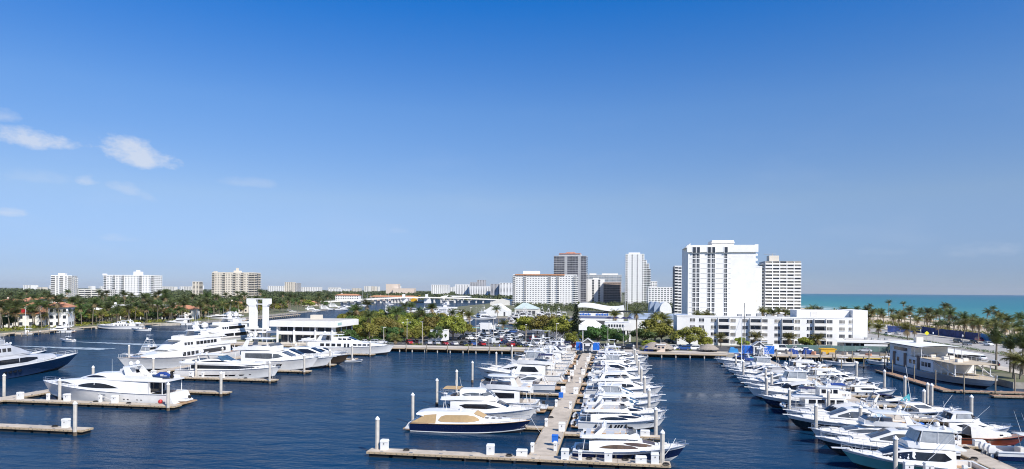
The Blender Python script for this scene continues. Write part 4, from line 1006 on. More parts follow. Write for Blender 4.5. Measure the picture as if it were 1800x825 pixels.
# ---------------------------------------------------------------- special boats
def downeast_yacht(t, L=18.6, B=5.0):
    """navy hulled yacht, long low house, windows under tan canvas"""
    h = Hull(L, B, 1.45, 2.15, 1.3, 2.3, .93, 1.7); h.build(t, NAVY, NAVY, .55, ANTI, deck=DECKM, cock=3.0, stripe=TEAK, boot=GEL)
    w = B/2
    b = MB(); b.prism([(-1.2, -w*.8), (.02, -w*.85), (.02, w*.85), (-1.2, w*.8)], .3, .45); b.build('swim_platform', TEAK, t)
    b = MB(); b.sprism([(-.9, .45), (-.02, .45), (-.02, 1.45), (-.25, 1.45)], -w*.84, w*.84); b.build('transom', GEL, t)
    hs = House([(.9, 2.75, 2.95, w*.78, w*.74), (2.0, 2.6, 3.2, w*.82, w*.76), (3.0, 1.5, 3.25, w*.84, w*.76), (8.6, 1.55, 3.3, w*.82, w*.74), (9.9, 1.65, 3.1, w*.78, w*.64), (11.6, 1.8, 2.35, w*.66, w*.5), (15.4, 2.05, 2.3, w*.34, w*.22)], .22, .08)
    hs.build('cabin', t, GEL)
    hs.window(t, [(4.5, 1.95, 2.1), (4.9, 1.78, 2.6), (5.6, 1.75, 2.85), (9.0, 1.82, 2.95), (10.2, 1.95, 2.75), (10.9, 2.1, 2.3)], CANVT, name='window_cover', off=.05)
    hs.panel(t, 9.95, 11.5, -.96, .96, CANVT, 'windshield_cover', .05)
    for sg in (-1, 1):
        b = MB(); b.quad((.1, sg*(w*.90), 1.46), (4.1, sg*(w*.90), 1.56), (4.2, sg*(w*.79), 2.95), (2.3, sg*(w*.80), 2.75)); b.build('aft_curtain', CANVT, t)
    legs(t, [((.6, sg*w*.82, 1.4), (1.2, sg*w*.76, 2.8)) for sg in (-1, 1)], .05, STEEL)
    for i, (x, y) in enumerate([(11.9, -.9), (12.9, -.75), (13.9, -.6), (12.4, .85), (13.4, .7), (14.4, .5)]):
        b = MB(); zb, zt, wb, wt = hs.ev(x); b.box(x-.28, x+.28, y-.16, y+.16, zt+.06, zt+.14); b.build('deck_hatch', DARKG, t)
    h.railing(t, 11.5, L*.985, .7, 1.2); antenna(t, 5, .8, 3.3, 2.5, .4); radar(t, 7.5, 0, 3.35, .9)
    b = MB(); b.box(L-.6, L+.2, -.15, .15, 2.12, 2.25); b.build('bow_roller', STEEL, t)
def mahogany_cruiser(t, L=10.2, B=3.4):
    h = Hull(L, B, 1.0, 1.6, 1.3, 2.2, .9); h.build(t, WOODH, BROWNP, .72, ANTIR, deck=mat('varnished_deck', (.36, .20, .11), .3, .2, 2, sc3=(.4, 8, 1)), cock=2.6, boot=ANTIR, stripe=WOODH)
    w = B/2
    hs = House([(3.4, 1.15, 1.9, w*.72, w*.66), (6.2, 1.25, 1.95, w*.68, w*.6), (7.8, 1.4, 1.75, w*.42, w*.3)], .1, .05); hs.build('cabin', t, GEL2)
    for x in (4.2, 5.1, 6.0): hs.window(t, [(x, 1.45, 1.7), (x+.55, 1.46, 1.7)], n=2, name='porthole')
    b = MB(); b.loft([[(x, -w*.8, 1.1), (x, -w*.62, z), (x, 0, z+.12), (x, w*.62, z), (x, w*.8, 1.1)] for x, z in ((2.2, 2.6), (3.6, 2.65), (4.4, 2.3), (5.6, 1.98))], closed=False); b.build('spray_hood', CANVL, t, 50)
    seats(t, [(.5, 1.0, -w*.6, w*.6, .5, .45)]); h.railing(t, 6.8, L*.97, .5, 1.0)
def trawler(t, L=14, B=4.4):
    h = Hull(L, B, 1.5, 2.3, 1.0, 2.4); h.build(t, GEL, None, .55, ANTI, cock=2.4)
    w = B/2
    hs = House([(2.4, 1.5, 3.2, w*.84, w*.82), (9.2, 1.6, 3.3, w*.82, w*.78), (10.0, 1.7, 2.3, w*.75, w*.6), (11.6, 1.85, 2.2, w*.5, w*.4)], .12, .06); hs.build('cabin', t, GEL)
    for x in (3.0, 4.5, 6.2, 7.7): hs.window(t, [(x, 2.15, 2.95), (x+1.2, 2.15, 2.95)], n=2)
    slab('boat_deck', t, .4, 9.6, w*.92, w*.8, 3.28, .12, GEL, .3)
    ph = House([(5.0, 3.4, 5.0, w*.6, w*.56), (8.2, 3.4, 5.0, w*.58, w*.54), (8.8, 3.4, 4.0, w*.54, w*.48)], .12, .06); ph.build('pilothouse', t, GEL)
    for x in (5.3, 6.3, 7.3): ph.window(t, [(x, 4.05, 4.75), (x+.75, 4.05, 4.75)], n=2)
    slab('pilothouse_roof', t, 4.6, 9.0, w*.64, w*.58, 5.06, .1, GEL, .3)
    legs(t, [((.8, sg*w*.85, 1.5), (.8, sg*w*.85, 3.3)) for sg in (-1, 1)], .05)
    b = MB(); b.tube((4.8, 0, 5.1), (4.6, 0, 8.6), .07, .05, 6); b.build('mast', WHITEP, t); radar(t, 6.5, 0, 5.15, .9)
    b = MB(); b.loft([[(x, y, 4.9-.1*abs(y)) for y in (-w*.6, 0, w*.6)] for x in (1.6, 4.4)], closed=False); b.build('bimini', CANVN, t)
    legs(t, [((x, sg*w*.6, 3.4), (x, sg*w*.6, 4.8)) for sg in (-1, 1) for x in (1.7, 4.3)], .025, STEEL, 'bimini_pole')
    tender_parts(t, -.6, 0, 1.2, 2.9, rz=pi/2, tube=GEL); h.railing(t, 1, L*.98, .75, 1.2)
def sleek_yacht(t, L=26, B=6.4):
    """long wide-body yacht with a dark band along the saloon and a dark slit in the hull"""
    h = Hull(L, B, 2.2, 3.3, 2.2, 2.5, .92, 2.2); h.build(t, GEL, None, .55, ANTI, cock=3.6)
    w = B/2
    b = MB(); b.prism([(-1.8, -w*.85), (.05, -w*.9), (.05, w*.9), (-1.8, w*.85)], .35, .55); b.build('swim_platform', TEAK, t)
    b = MB()
    for i in range(5): b.box(-1.2+i*.3, -.8+i*.3+.3, -w*.85, w*.85, .55, .55+(i+1)*.33)
    b.build('transom_steps', GEL, t)
    hullwin(h, t, .26, .78, .34, .50, taper=.5)
    hs = House([(4.0, 2.2, 3.6, w*.88, w*.86), (16, 2.3, 3.7, w*.88, w*.84), (20.5, 2.7, 3.5, w*.66, w*.55), (24, 3.0, 3.3, w*.36, w*.26)], .1, .05); hs.build('cabin', t, GEL)
    hs.window(t, [(4.2, 2.55, 3.45), (16, 2.7, 3.5), (19.8, 3.0, 3.3), (21.5, 3.1, 3.12)], GLASS)
    slab('flybridge_deck', t, .8, 21.5, w*.95, w*.72, 3.72, .42, GEL, 1.0)
    fh = House([(5.5, 4.1, 4.4, w*.7, w*.6), (8.5, 4.1, 4.9, w*.7, w*.58), (12.5, 4.1, 4.7, w*.64, w*.5), (15.4, 4.1, 4.15, w*.5, w*.36)], .2, .08); fh.build('flybridge', t, GEL)
    fh.window(t, curved((6.2, 4.2), (14.0, 4.2), .34), GLASS)
    b = MB(); b.loft([[(11.8, w*.6, 4.55), (10.4, w*.52, 5.6)], [(13.9, w*.3, 4.45), (11.4, w*.3, 5.65)], [(13.9, -w*.3, 4.45), (11.4, -w*.3, 5.65)], [(11.8, -w*.6, 4.55), (10.4, -w*.52, 5.6)]], closed=False); b.build('wind_deflector', GLASSB, t)
    slab('hardtop', t, 4.2, 11.4, w*.66, w*.5, 5.75, .16, GEL, .6); slab('hardtop_edge', t, 4.5, 10.9, w*.6, w*.46, 5.66, .08, DARKG, .6)
    legs(t, [((6.0, sg*w*.62, 4.3), (5.2, sg*w*.55, 5.8)) for sg in (-1, 1)], .12)
    dome(t, 5.2, 0, 5.9, .4); radar(t, 6.5, 0, 5.9, 1.2); antenna(t, 4.4, 1.2, 5.8, 2.2)
    seats(t, [(2, 3, -w*.6, w*.6, 4.15, .5), (16.5, 18.5, -w*.4, w*.4, 4.15, .3), (3.2, 5.2, w*.3, w*.6, 4.15, .5)])
    for x in (1.4, 3.6): legs(t, [((x, sg*w*.85, 2.2), (x, sg*w*.85, 3.75)) for sg in (-1, 1)], .07)
    h.railing(t, 17, L*.985, .7, 1.4); seats(t, [(.6, 1.4, -w*.6, w*.6, 1.5, .5)])
    b = MB(); b.box(L-.9, L-.1, -.25, .25, 3.0, 3.35); b.build('anchor_pocket', STEEL, t)
def crescent_yacht(t, L=28.5, B=6.6):
    """raised white yacht with crescent shaped dark windows"""
    h = Hull(L, B, 2.3, 3.9, 2.6, 2.3, .92, 2.0); h.build(t, GEL, None, .55, ANTI, cock=3.5)
    w = B/2
    b = MB(); b.prism([(-2.4, -w*.82), (.05, -w*.9), (.05, w*.9), (-2.4, w*.82)], .35, .55); b.build('swim_platform', TEAK, t)
    b = MB(); b.sprism([(-1.3, .55), (.0, .55), (.0, 2.3), (-.35, 2.3)], -w*.85, w*.85); b.build('transom', GEL, t)
    hs = House([(4.0, 2.3, 4.5, w*.86, w*.84), (15, 2.5, 4.6, w*.88, w*.82), (19, 2.9, 4.55, w*.82, w*.68), (23, 3.3, 4.2, w*.6, w*.42), (26.5, 3.6, 3.9, w*.26, w*.14)], .3, .08); hs.build('cabin', t, GEL)
    hs.window(t, [(x, a-.18*sin(pi*i/10), b_) for i, (x, a, b_) in enumerate(curved((10.0, 3.2), (19.2, 3.35), .78, 10))], GLASS)
    hs.window(t, curved((20.0, 3.62), (25.0, 3.72), .34), GLASS)
    slab('flybridge_deck', t, .3, 18.6, w*.94, w*.7, 4.55, .32, GEL, 1.2)
    fh = House([(8.5, 4.85, 5.3, w*.66, w*.6), (12, 4.85, 5.9, w*.68, w*.56), (15.5, 4.85, 5.75, w*.6, w*.46), (19.5, 4.5, 4.75, w*.4, w*.26)], .25, .08); fh.build('wheelhouse', t, GEL)
    fh.window(t, curved((13.0, 5.05), (18.2, 4.86), .42), GLASS)
    coaming(t, 'flybridge', [(1.2, w*.82, 4.8, 5.3), (6, w*.8, 4.8, 5.5), (9.2, w*.68, 4.8, 5.6)], .14)
    arch(t, 7.0, 8.6, w*.66, 5.2, 7.0, 1.2); dome(t, 8.9, -.9, 7.15, .42, .2); dome(t, 8.9, .9, 7.15, .42, .2); radar(t, 9.3, 0, 7.15, 1.5)
    b = MB(); b.wbox(9.4, 11.2, -w*.4, w*.4, 5.4, 6.6, .8); b.build('funnel', GELG, t)
    antenna(t, 12.6, 1.2, 5.9, 2.6); seats(t, [(5.2, 6.8, -w*.5, -w*.2, 4.9, .5), (5.2, 6.8, w*.2, w*.5, 4.9, .5)])
    ts = tender_parts(t, 2.8, .4, 4.95, 3.4, tube=BLUEH, rz=.15, name='jet_ski_under_cover')
    b = MB(); b.loft([[(x, -.55, 5.0), (x, -.4, z), (x, 0, z+.15), (x, .4, z), (x, .55, 5.0)] for x, z in ((1.2, 5.4), (2.4, 6.0), (3.6, 5.9), (4.4, 5.4))], closed=False); b.build('blue_cover', CANVB, t, 50)
    for x in (1.0, 3.7): legs(t, [((x, sg*w*.85, 2.3), (x, sg*w*.85, 4.6)) for sg in (-1, 1)], .08)
    b = MB(); b.quad((3.96, -w*.6, 2.4), (3.96, w*.6, 2.4), (3.96, w*.6, 4.3), (3.96, -w*.6, 4.3)); b.build('saloon_door', GLASS, t)
    seats(t, [(.6, 1.4, -w*.6, w*.6, 1.7, .5)])
    tender_parts(t, -1.3, -.3, .6, 3.0, rz=pi/2, tube=GEL, name='jet_ski')
    h.railing(t, 19, L*.985, .7, 1.3)
    for tt in (.18, .21, .28, .31): hullwin(h, t, tt, tt+.014, .45, .52, GLASS, 'porthole', 2)
    for (tt, m) in ((.36, GREYP), (.47, GREYP)):
        x, y, z = h.side(tt, .5); b = MB()
        for i in range(6): b.box(x-.45, x+.45, y+.05+.12*i, y+.2+.12*i, z+1.0-.32*i, z+1.06-.32*i)
        b.build('boarding_steps', m, t)
    b = MB(); b.sphere((.8, w+.25, 1.1), .42, 10, 6); b.build('red_fender', REDP, t, 50)
def pilothouse_yacht(t, L=34, B=6.8, shade=CANVN):
    k = L/34.0; h = Hull(L, B, 2.4*k, 3.7*k, 2.2*k, 2.4, .93, 2.2); h.build(t, GEL, None, .55, ANTI, cock=4*k)
    w = B/2
    hs = House([(4.5*k, 2.4*k, 4.4*k, w*.90, w*.88), (21*k, 2.6*k, 4.5*k, w*.88, w*.84), (26*k, 3.0*k, 4.2*k, w*.7, w*.58), (31*k, 3.4*k, 3.75*k, w*.36, w*.25)], .2, .08); hs.build('cabin', t, GEL)
    for x in (9, 11, 13, 15): hs.window(t, [(x*k, 2.95*k, 3.95*k), ((x+1.4)*k, 2.95*k, 3.95*k)], n=2)
    for x in (17.4, 18.6): hs.window(t, [(x*k, 2.7*k, 4.0*k), ((x+.7)*k, 2.7*k, 4.0*k)], n=2, name='side_door')
    for x in (20.6, 22.2, 23.8, 25.4): hs.window(t, [(x*k, 3.3*k, 3.95*k), ((x+1.2)*k, 3.3*k, 3.9*k)], n=2)
    slab('boat_deck', t, .8*k, 20*k, w*.94, w*.8, 4.5*k, .22*k, GEL, 1.0*k)
    ph = House([(12.5*k, 4.7*k, 6.1*k, w*.56, w*.54), (18.0*k, 4.7*k, 6.2*k, w*.6, w*.54), (21.0*k, 4.5*k, 5.0*k, w*.54, w*.4), (23*k, 4.3*k, 4.5*k, w*.4, w*.3)], .2, .08); ph.build('pilothouse', t, GEL)
    for x in (15.0, 16.6, 18.2): ph.window(t, [(x*k, 5.2*k, 5.8*k), ((x+1.2)*k, 5.15*k, 5.7*k)], n=2)
    ph.panel(t, 18.3*k, 20.8*k, -.9, .9, GLASS)
    slab('hardtop', t, 8*k, 16*k, w*.6, w*.5, 6.9*k, .16*k, GEL, .6*k)
    legs(t, [((x*k, sg*w*.56, 4.7*k), (x*k, sg*w*.5, 6.95*k)) for sg in (-1, 1) for x in (8.8, 12, 15)], .07)
    arch(t, 7.0*k, 8.6*k, w*.6, 4.7*k, 7.0*k, 1.0*k); dome(t, 9.4*k, 0, 7.0*k, .45*k); radar(t, 11*k, 0, 7.0*k, 1.4*k)
    tender_parts(t, 3.6*k, 0, 4.8*k, 4.2*k, tube=GEL)
    for x in (1.4, 4.0): legs(t, [((x*k, sg*w*.86, 2.4*k), (x*k, sg*w*.86, 4.55*k)) for sg in (-1, 1)], .08)
    b = MB(); b.prism([(-1.6*k, -w*.8), (.05, -w*.88), (.05, w*.88), (-1.6*k, w*.8)], .35, .5); b.build('swim_platform', TEAK, t)
    seats(t, [(.6*k, 1.4*k, -w*.6, w*.6, 1.7*k, .5)]); h.railing(t, 21*k, L*.985, .8*k, 1.5*k)
    return h

# ---------------------------------------------------------------- where they lie
E_, W_, N_, S_ = 0.0, pi, pi/2, -pi/2
def put(fn, name, label, x, y, rz, group=None, cat='yacht', **k):
    t = boat(name, label, x, y, rz+random.uniform(-.012, .012), group or 'boats moored in the marina', cat); fn(t, **k)
    t.scale = {'flybridge_yacht': (1, 1.10, 1.0 if x > -12 else 1.1), 'express_cruiser': (1, 1.10, 1.0), 'sport_fisher': (1, 1.06, .95), 'downeast_yacht': (1, 1.06, .96), 'mahogany_cruiser': (1, 1.05, 1.0), 'tri_deck': (1, 1, .84), 'center_console': (1, 1.05, 1.05), 'pilothouse_yacht': (1, 1, .95)}.get(fn.__name__, (1, 1, 1))
    return t
GM = 'yachts along the main pier'
put(downeast_yacht, 'motor_yacht', 'navy blue hulled yacht with tan window covers behind the cross head', -31.2, 101.1, E_, GM)
put(flybridge_yacht, 'motor_yacht', 'white flybridge yacht with tan aft curtain next to the navy yacht', -29.6, 108.6, E_, GM, L=17.2, B=5.0, hardtop=False, archy=False, domes=0, glass=GLASS, canvas=CANVT, sky=True)
put(flybridge_yacht, 'motor_yacht', 'white hardtop flybridge yacht with bow rails, bow away from the main pier', -13.6, 119.6, W_, GM, L=18.6, B=5.3, hardtop=True, archy=True, winbig=True, domes=2, tender=True)
put(flybridge_yacht, 'motor_yacht', 'large white yacht with two dark saloon windows along the pale finger', -12.6, 157.9, W_, GM, L=20.5, B=5.6, hardtop=False, archy=False, domes=1, trap=True, hw3=True, canvas=CANVN)
put(sport_fisher, 'sport_fishing_boat', 'white sport fisher with tall tuna tower west of the main pier', -12.4, 166.6, W_, GM, 'fishing boat', L=20, B=5.8)
put(flybridge_yacht, 'motor_yacht', 'white flybridge yacht just beyond the tower boat, west of the main pier', -12.6, 173.6, W_, GM, L=16, B=4.7, curvew=True)
put(sport_fisher, 'sport_fishing_boat', 'white sport fisher with outriggers, second tower boat west of the main pier', -12.4, 183.4, W_, GM, 'fishing boat', L=18, B=5.4)
put(express_cruiser, 'motor_cruiser', 'white express cruiser with arch between fishing boats west of main pier', -13, 190.2, W_, GM, 'boat', L=15, B=4.5, hard=False)
put(flybridge_yacht, 'motor_yacht', 'white flybridge yacht with navy canvas nearest the quay gate, west side', -12.6, 197, W_, GM, L=17, B=5, canvas=CANVN, hardtop=False)
put(express_cruiser, 'motor_cruiser', 'white cruiser second from the quay on the west side of main pier', -13, 208.6, W_, GM, 'boat', L=15, B=4.5)
put(flybridge_yacht, 'motor_yacht', 'white flybridge yacht closest to the quay on the west side of main pier', -13, 215.6, W_, GM, L=16, B=4.8, winbig=True)
put(express_cruiser, 'motor_cruiser', 'white hardtop cruiser with grey glass behind the pale finger, west of main pier', -12.8, 147.2, W_, GM, 'boat', L=13.5, B=4.2, glass=GLASSG)
put(center_console, 'open_boat', 'white open boat with outboards tucked behind the tower boats', -13, 202.6, W_, GM, 'boat', L=11, B=3.2)
put(flybridge_yacht, 'motor_yacht', 'white flybridge yacht squeezed in at the quay end, west of main pier', -13, 221.4, W_, GM, L=15, B=4.4, trap=True, hardtop=False, canvas=CANVN)
# east side
put(flybridge_yacht, 'motor_yacht', 'white yacht with navy hull moored at the cross head, bow to the east', -5.2, 88.2, E_, GM, L=14.6, B=4.7, hullm=NAVY, hull2=GEL, split=.74, hardtop=False, glass=GLASSN, sleek=True, domes=0, tender=False, fb=2.75, anti=GEL)
put(flybridge_yacht, 'motor_yacht', 'white yacht with three square hull windows behind the navy and white one', -5.6, 107.6, E_, GM, L=13.8, B=4.5, hardtop=False, glass=GLASS, sleek=True, domes=0, tender=True, hw3=True)
put(flybridge_yacht, 'motor_yacht', 'white flybridge yacht with grey windows and inflatable aft', -5.6, 113.7, E_, GM, L=14.5, B=4.6, hardtop=True, archy=True, glass=GLASS, sleek=True, tender=True, domes=1)
put(sport_fisher, 'sport_fishing_boat', 'white sport fisher with green tinted glass and long bow pulpit', -5.8, 123.2, E_, GM, 'fishing boat', L=14.4, B=4.7, tower=False, glass=GLASSB, outr=False)
put(express_cruiser, 'motor_cruiser', 'white hardtop cruiser with blue tinted windscreen east of main pier', -5.8, 130.2, E_, GM, 'boat', L=15.2, B=4.6, glass=GLASSB)
put(flybridge_yacht, 'motor_yacht', 'white flybridge yacht with bow rail beyond the blue glass cruiser', -5.8, 141, E_, GM, L=16, B=4.8, hardtop=True, canvas=None, winbig=True)
put(express_cruiser, 'motor_cruiser', 'white open cruiser with navy canvas east of main pier', -5.8, 147.4, E_, GM, 'boat', L=14, B=4.3, hard=False, canvas=CANVN)
put(flybridge_yacht, 'motor_yacht', 'white flybridge yacht with navy bimini in the middle of the pier', -5.8, 157.4, E_, GM, L=15, B=4.6, canvas=CANVN, hardtop=False)
put(center_console, 'open_boat', 'white open boat with outboards in the middle of the main pier', -5.4, 162.6, E_, GM, 'boat', L=11.5, B=3.3)
put(express_cruiser, 'motor_cruiser', 'white hardtop cruiser past the middle of the main pier', -5.8, 173.2, E_, GM, 'boat', L=15, B=4.4)
put(sport_fisher, 'sport_fishing_boat', 'white fishing boat with tower on the east side of main pier', -5.8, 179.6, E_, GM, 'fishing boat', L=15, B=4.7, outr=True)
put(flybridge_yacht, 'motor_yacht', 'white flybridge yacht with grey glass, third from the quay on the east side', -5.8, 189, E_, GM, L=15, B=4.6, glass=GLASS, sleek=True, canvas=CANVN)
put(express_cruiser, 'motor_cruiser', 'white arch cruiser, fourth from the quay on the east side', -5.8, 195.2, E_, GM, 'boat', L=13.6, B=4.2, hard=False, canvas=CANVG)
put(flybridge_yacht, 'motor_yacht', 'white yacht with dark crescent glass second from the quay, east side', -5.8, 205, E_, GM, L=16, B=4.8, sleek=True, hardtop=True)
put(express_cruiser, 'motor_cruiser', 'white hardtop cruiser closest to the quay on the east side of main pier', -5.8, 210.4, E_, GM, 'boat', L=14.5, B=4.3)
# west pier
GW = 'large yachts at the west pier'
put(crescent_yacht, 'motor_yacht', 'white yacht with dark crescent windows and blue covered jet ski', -81.6, 113.6, W_, GW)
put(sleek_yacht, 'motor_yacht', 'sleek long white yacht with a dark slit in the hull, bow to the east', -105.4, 148.9, E_, GW)
put(flybridge_yacht, 'motor_yacht', 'white grey glazed yacht behind the sleek long one at the west pier', -103, 166.2, E_, GW, L=25, B=6, glass=GLASSG, winbig=True, hardtop=True)
put(express_cruiser, 'motor_yacht', 'white yacht with a black glass roof at the west pier', -100.5, 172.6, E_, GW, 'yacht', L=24, B=5.8, glass=GLASS)
put(express_cruiser, 'motor_yacht', 'yacht with dark bronze hull, bow to the east at the west pier', -98, 182.4, E_, GW, 'yacht', L=22, B=5.6, hullm=BROWNP, hull2=BROWNP, glass=GLASS)
put(pilothouse_yacht, 'motor_yacht', 'long white pilothouse yacht in front of the marina building', -107, 213.0, E_, GW, L=34, B=6.6)
tt = boat('tender', 'small white tender tied to the tip of a west pier finger', -80.2, 189.8, E_, GW, 'boat'); center_console(tt, 5.4, 2.0, n=1, top=False, engm=BLACKR)
put(tri_deck, 'mega_yacht', 'large white three deck yacht with four round portholes, bow toward the camera', -121.6, 195, S_, GW, L=48, B=8.6)
put(tri_deck, 'mega_yacht', 'large white three deck yacht beyond the porthole yacht with two big domes', -152.6, 262, S_, GW, L=50, B=8.8, portholes=False, big=True)
put(tri_deck, 'mega_yacht', 'large steel blue hulled yacht entering from the left edge', -146.4, 110, N_, GW, L=52, B=9, hullm=BLUEH, fb=4.1, deck=DECKM, upm=GELG, big=True)
put(tri_deck, 'mega_yacht', 'dark hulled yacht half hidden behind the steel blue one', -161.5, 117, N_, GW, L=50, B=8.6, hullm=NAVY, domes=0, fb=4.2, deck=DECKM)
put(sport_fisher, 'sport_fishing_boat', 'small white sport fisher with tower near the bow of the porthole yacht', -134, 180, W_, GW, 'fishing boat', L=13, B=4.4, outr=False)
put(express_cruiser, 'motor_cruiser', 'white cruiser moored stern to the west pier behind the bronze yacht', -99, 199.5, E_, GW, 'boat', L=15, B=4.4)
# east pier, bows to the west
GE = 'boats at the east pier'
put(sport_fisher, 'sport_fishing_boat', 'sea green hulled sport fisher in the right foreground', 44.6, 88.3, W_, GE, 'fishing boat', L=16.4, B=5.2, hullm=TEALP, tower=False)
put(express_cruiser, 'motor_cruiser', 'black hulled pilot cruiser beside the sea green sport fisher', 44.4, 95.4, W_, GE, 'boat', L=16.6, B=4.5, hullm=BLACKP, hull2=GEL, split=.7, glass=GLASSG)
put(flybridge_yacht, 'motor_yacht', 'white yacht with a dark oval hull window, third bow in the right foreground', 44.4, 101.7, W_, GE, L=16, B=4.9, hardtop=True, glass=GLASSG, sleek=True, domes=1, canvas=None, tender=False, hw3=True)
put(express_cruiser, 'motor_cruiser', 'white cruiser with black hull and grey roof at the east pier', 44.4, 111.4, W_, GE, 'boat', L=17, B=4.8, hullm=BLACKP, hull2=GEL, split=.66, glass=GLASSG, oval=False)
put(express_cruiser, 'motor_cruiser', 'white cruiser with a pale blue canvas hood at the east pier', 44.4, 117.3, W_, GE, 'boat', L=15.6, B=4.3, hard=False, canvas=CANVL, aft_cover=mat('pale_blue_canvas', (.30, .40, .52), .8, .1, 2))
put(trawler, 'trawler_yacht', 'white trawler yacht with square windows, stern to the open water', 31.4, 126.3, E_, GE, L=13.6, B=4.4)
put(flybridge_yacht, 'motor_yacht', 'navy hulled flybridge yacht with blue bimini at the east pier', 44.2, 132.4, W_, GE, L=16.4, B=4.7, hullm=NAVY, hull2=GEL, split=.62, canvas=CANVB, hardtop=False)
put(express_cruiser, 'motor_cruiser', 'white cruiser with a long pale awning at the east pier', 44.2, 142.2, W_, GE, 'boat', L=17, B=4.6, hard=False, canvas=CANVL, aft_cover=CANVL)
put(sport_fisher, 'sport_fishing_boat', 'white fishing boat with beige cockpit cover at the east pier', 44.2, 149, W_, GE, 'fishing boat', L=16, B=4.8, tower=False, cover=mat('beige_canvas', (.42, .38, .32), .8, .1, 2), outr=False)
put(express_cruiser, 'motor_cruiser', 'white cruiser with grey windows, middle of the east pier', 44.2, 158.4, W_, GE, 'boat', L=15.6, B=4.5, glass=GLASSG)
put(flybridge_yacht, 'motor_yacht', 'white flybridge yacht with dark windows, middle of the east pier', 44.2, 165, W_, GE, L=15.4, B=4.7, hardtop=False, dodger=CANVG)
put(express_cruiser, 'motor_cruiser', 'white cruiser with dark wedge window toward the quay, east pier', 44.2, 176, W_, GE, 'boat', L=14.6, B=4.3)
put(sport_fisher, 'sport_fishing_boat', 'white sport fisher with tower in front of the gabled gate', 44.2, 182.4, W_, GE, 'fishing boat', L=15, B=4.6, outr=True)
put(sail_yacht, 'sailing_yacht', 'sailing yacht with a black mast in front of the apartment block', 43.4, 192, W_, GE, 'sailing boat', L=13, mast_h=19, mastm=BLACKP, cover=CANVB)
put(sail_yacht, 'sailing_yacht', 'sailing yacht with a white mast near the quay', 43.4, 198.6, W_, GE, 'sailing boat', L=12, mast_h=16)
put(express_cruiser, 'motor_cruiser', 'white boat with turquoise and blue covers nearest the quay', 43, 208.5, W_, GE, 'boat', L=12.5, B=4, hard=False, canvas=CANVB, aft_cover=CANVTL)
put(center_console, 'open_boat', 'white open boat with blue top beside the quay gate', 43, 214.6, W_, GE, 'boat', L=10, B=3, topm=CANVB)
# east pier, bows to the beach
put(center_console, 'open_boat', 'white open boat with three white outboards and hardtop at the right edge', 50.2, 97.6, E_, GE, 'boat', L=12.0, B=3.6, hullm=NAVY, hull2=GEL)
put(mahogany_cruiser, 'wooden_cruiser', 'varnished mahogany cruiser with red waterline at the east pier', 49.2, 106.3, E_, GE, 'boat')
put(flybridge_yacht, 'motor_yacht', 'white flybridge cruiser with tall raked outriggers beside the mahogany boat', 49.2, 112.4, E_, GE, L=11.4, B=4.0, hardtop=True, archy=True, enclosed=True, canvas=None, domes=1)
put(express_cruiser, 'motor_cruiser', 'white express cruiser with a dark oval hull window on the beach side', 49.0, 127.6, E_, GE, 'boat', L=11.4, B=3.8, glass=GLASSG)
tt = boat('tender', 'grey inflatable tender with black motor near the east pier', 49.4, 123.6, E_, GE, 'boat'); center_console(tt, 5.0, 2.0, hullm=GELG, n=1, top=False, engm=BLACKR)
put(express_cruiser, 'motor_cruiser', 'white bow rider with long pulpit beside the two white dock boxes', 49.0, 161.4, E_, GE, 'boat', L=11.2, B=3.7, hard=False)
put(express_cruiser, 'motor_cruiser', 'white hardtop cruiser second from the quay on the beach side', 49.0, 169.6, E_, GE, 'boat', L=11.8, B=3.8)
put(flybridge_yacht, 'motor_yacht', 'white yacht with tan cushion nearest the quay on the beach side', 49.0, 179.5, E_, GE, L=12, B=4, hardtop=False, flycol=CANVT)
put(center_console, 'open_boat', 'white open boat with dark hull bottom by the inner quay corner', 72, 213, W_, GE, 'boat', L=9, B=2.8)
put(center_console, 'open_boat', 'white open boat beneath the yellow skip on the quay', 86, 217, W_, GE, 'boat', L=9.6, B=2.9)
put(express_cruiser, 'motor_cruiser', 'white cruiser moored along the quay by the restaurant boat', 92, 209, W_, GE, 'boat', L=11, B=3.6)
put(center_console, 'open_boat', 'small white skiff beside the restaurant boat stern', 84, 203, W_, GE, 'boat', L=7, B=2.4, top=False, n=1)
put(express_cruiser, 'motor_cruiser', 'white cruiser beyond the nearest bow rails on the east pier beach side', 49, 186.6, E_, GE, 'boat', L=11, B=3.7, hard=False, canvas=CANVB)
put(center_console, 'open_boat', 'white open boat at the quay end of the east pier beach side', 49, 192, E_, GE, 'boat', L=10, B=3)
put(flybridge_yacht, 'motor_yacht', 'white flybridge yacht at the quay end of the east pier beach side', 49, 198.5, E_, GE, L=12, B=4, hardtop=False)

put(center_console, 'open_boat', 'white open boat between the mid pier cruisers on the east side', -5.6, 167.4+.0, E_, GM, 'boat', L=10, B=2.6, n=2)
put(express_cruiser, 'motor_cruiser', 'white cruiser with blue canvas at the quay end, east of main pier', -5.8, 218.4, E_, GM, 'boat', L=13.5, B=4.1, hard=False, canvas=CANVB)
put(express_cruiser, 'motor_cruiser', 'white low cruiser with navy canvas, beach side middle of the east pier', 49, 140.2, E_, GE, 'boat', L=9.6, B=3.3, hard=False, canvas=CANVN)
put(flybridge_yacht, 'motor_yacht', 'white flybridge cruiser beyond the two white dock boxes', 49, 151.6, E_, GE, L=10.5, B=3.6, hardtop=False)
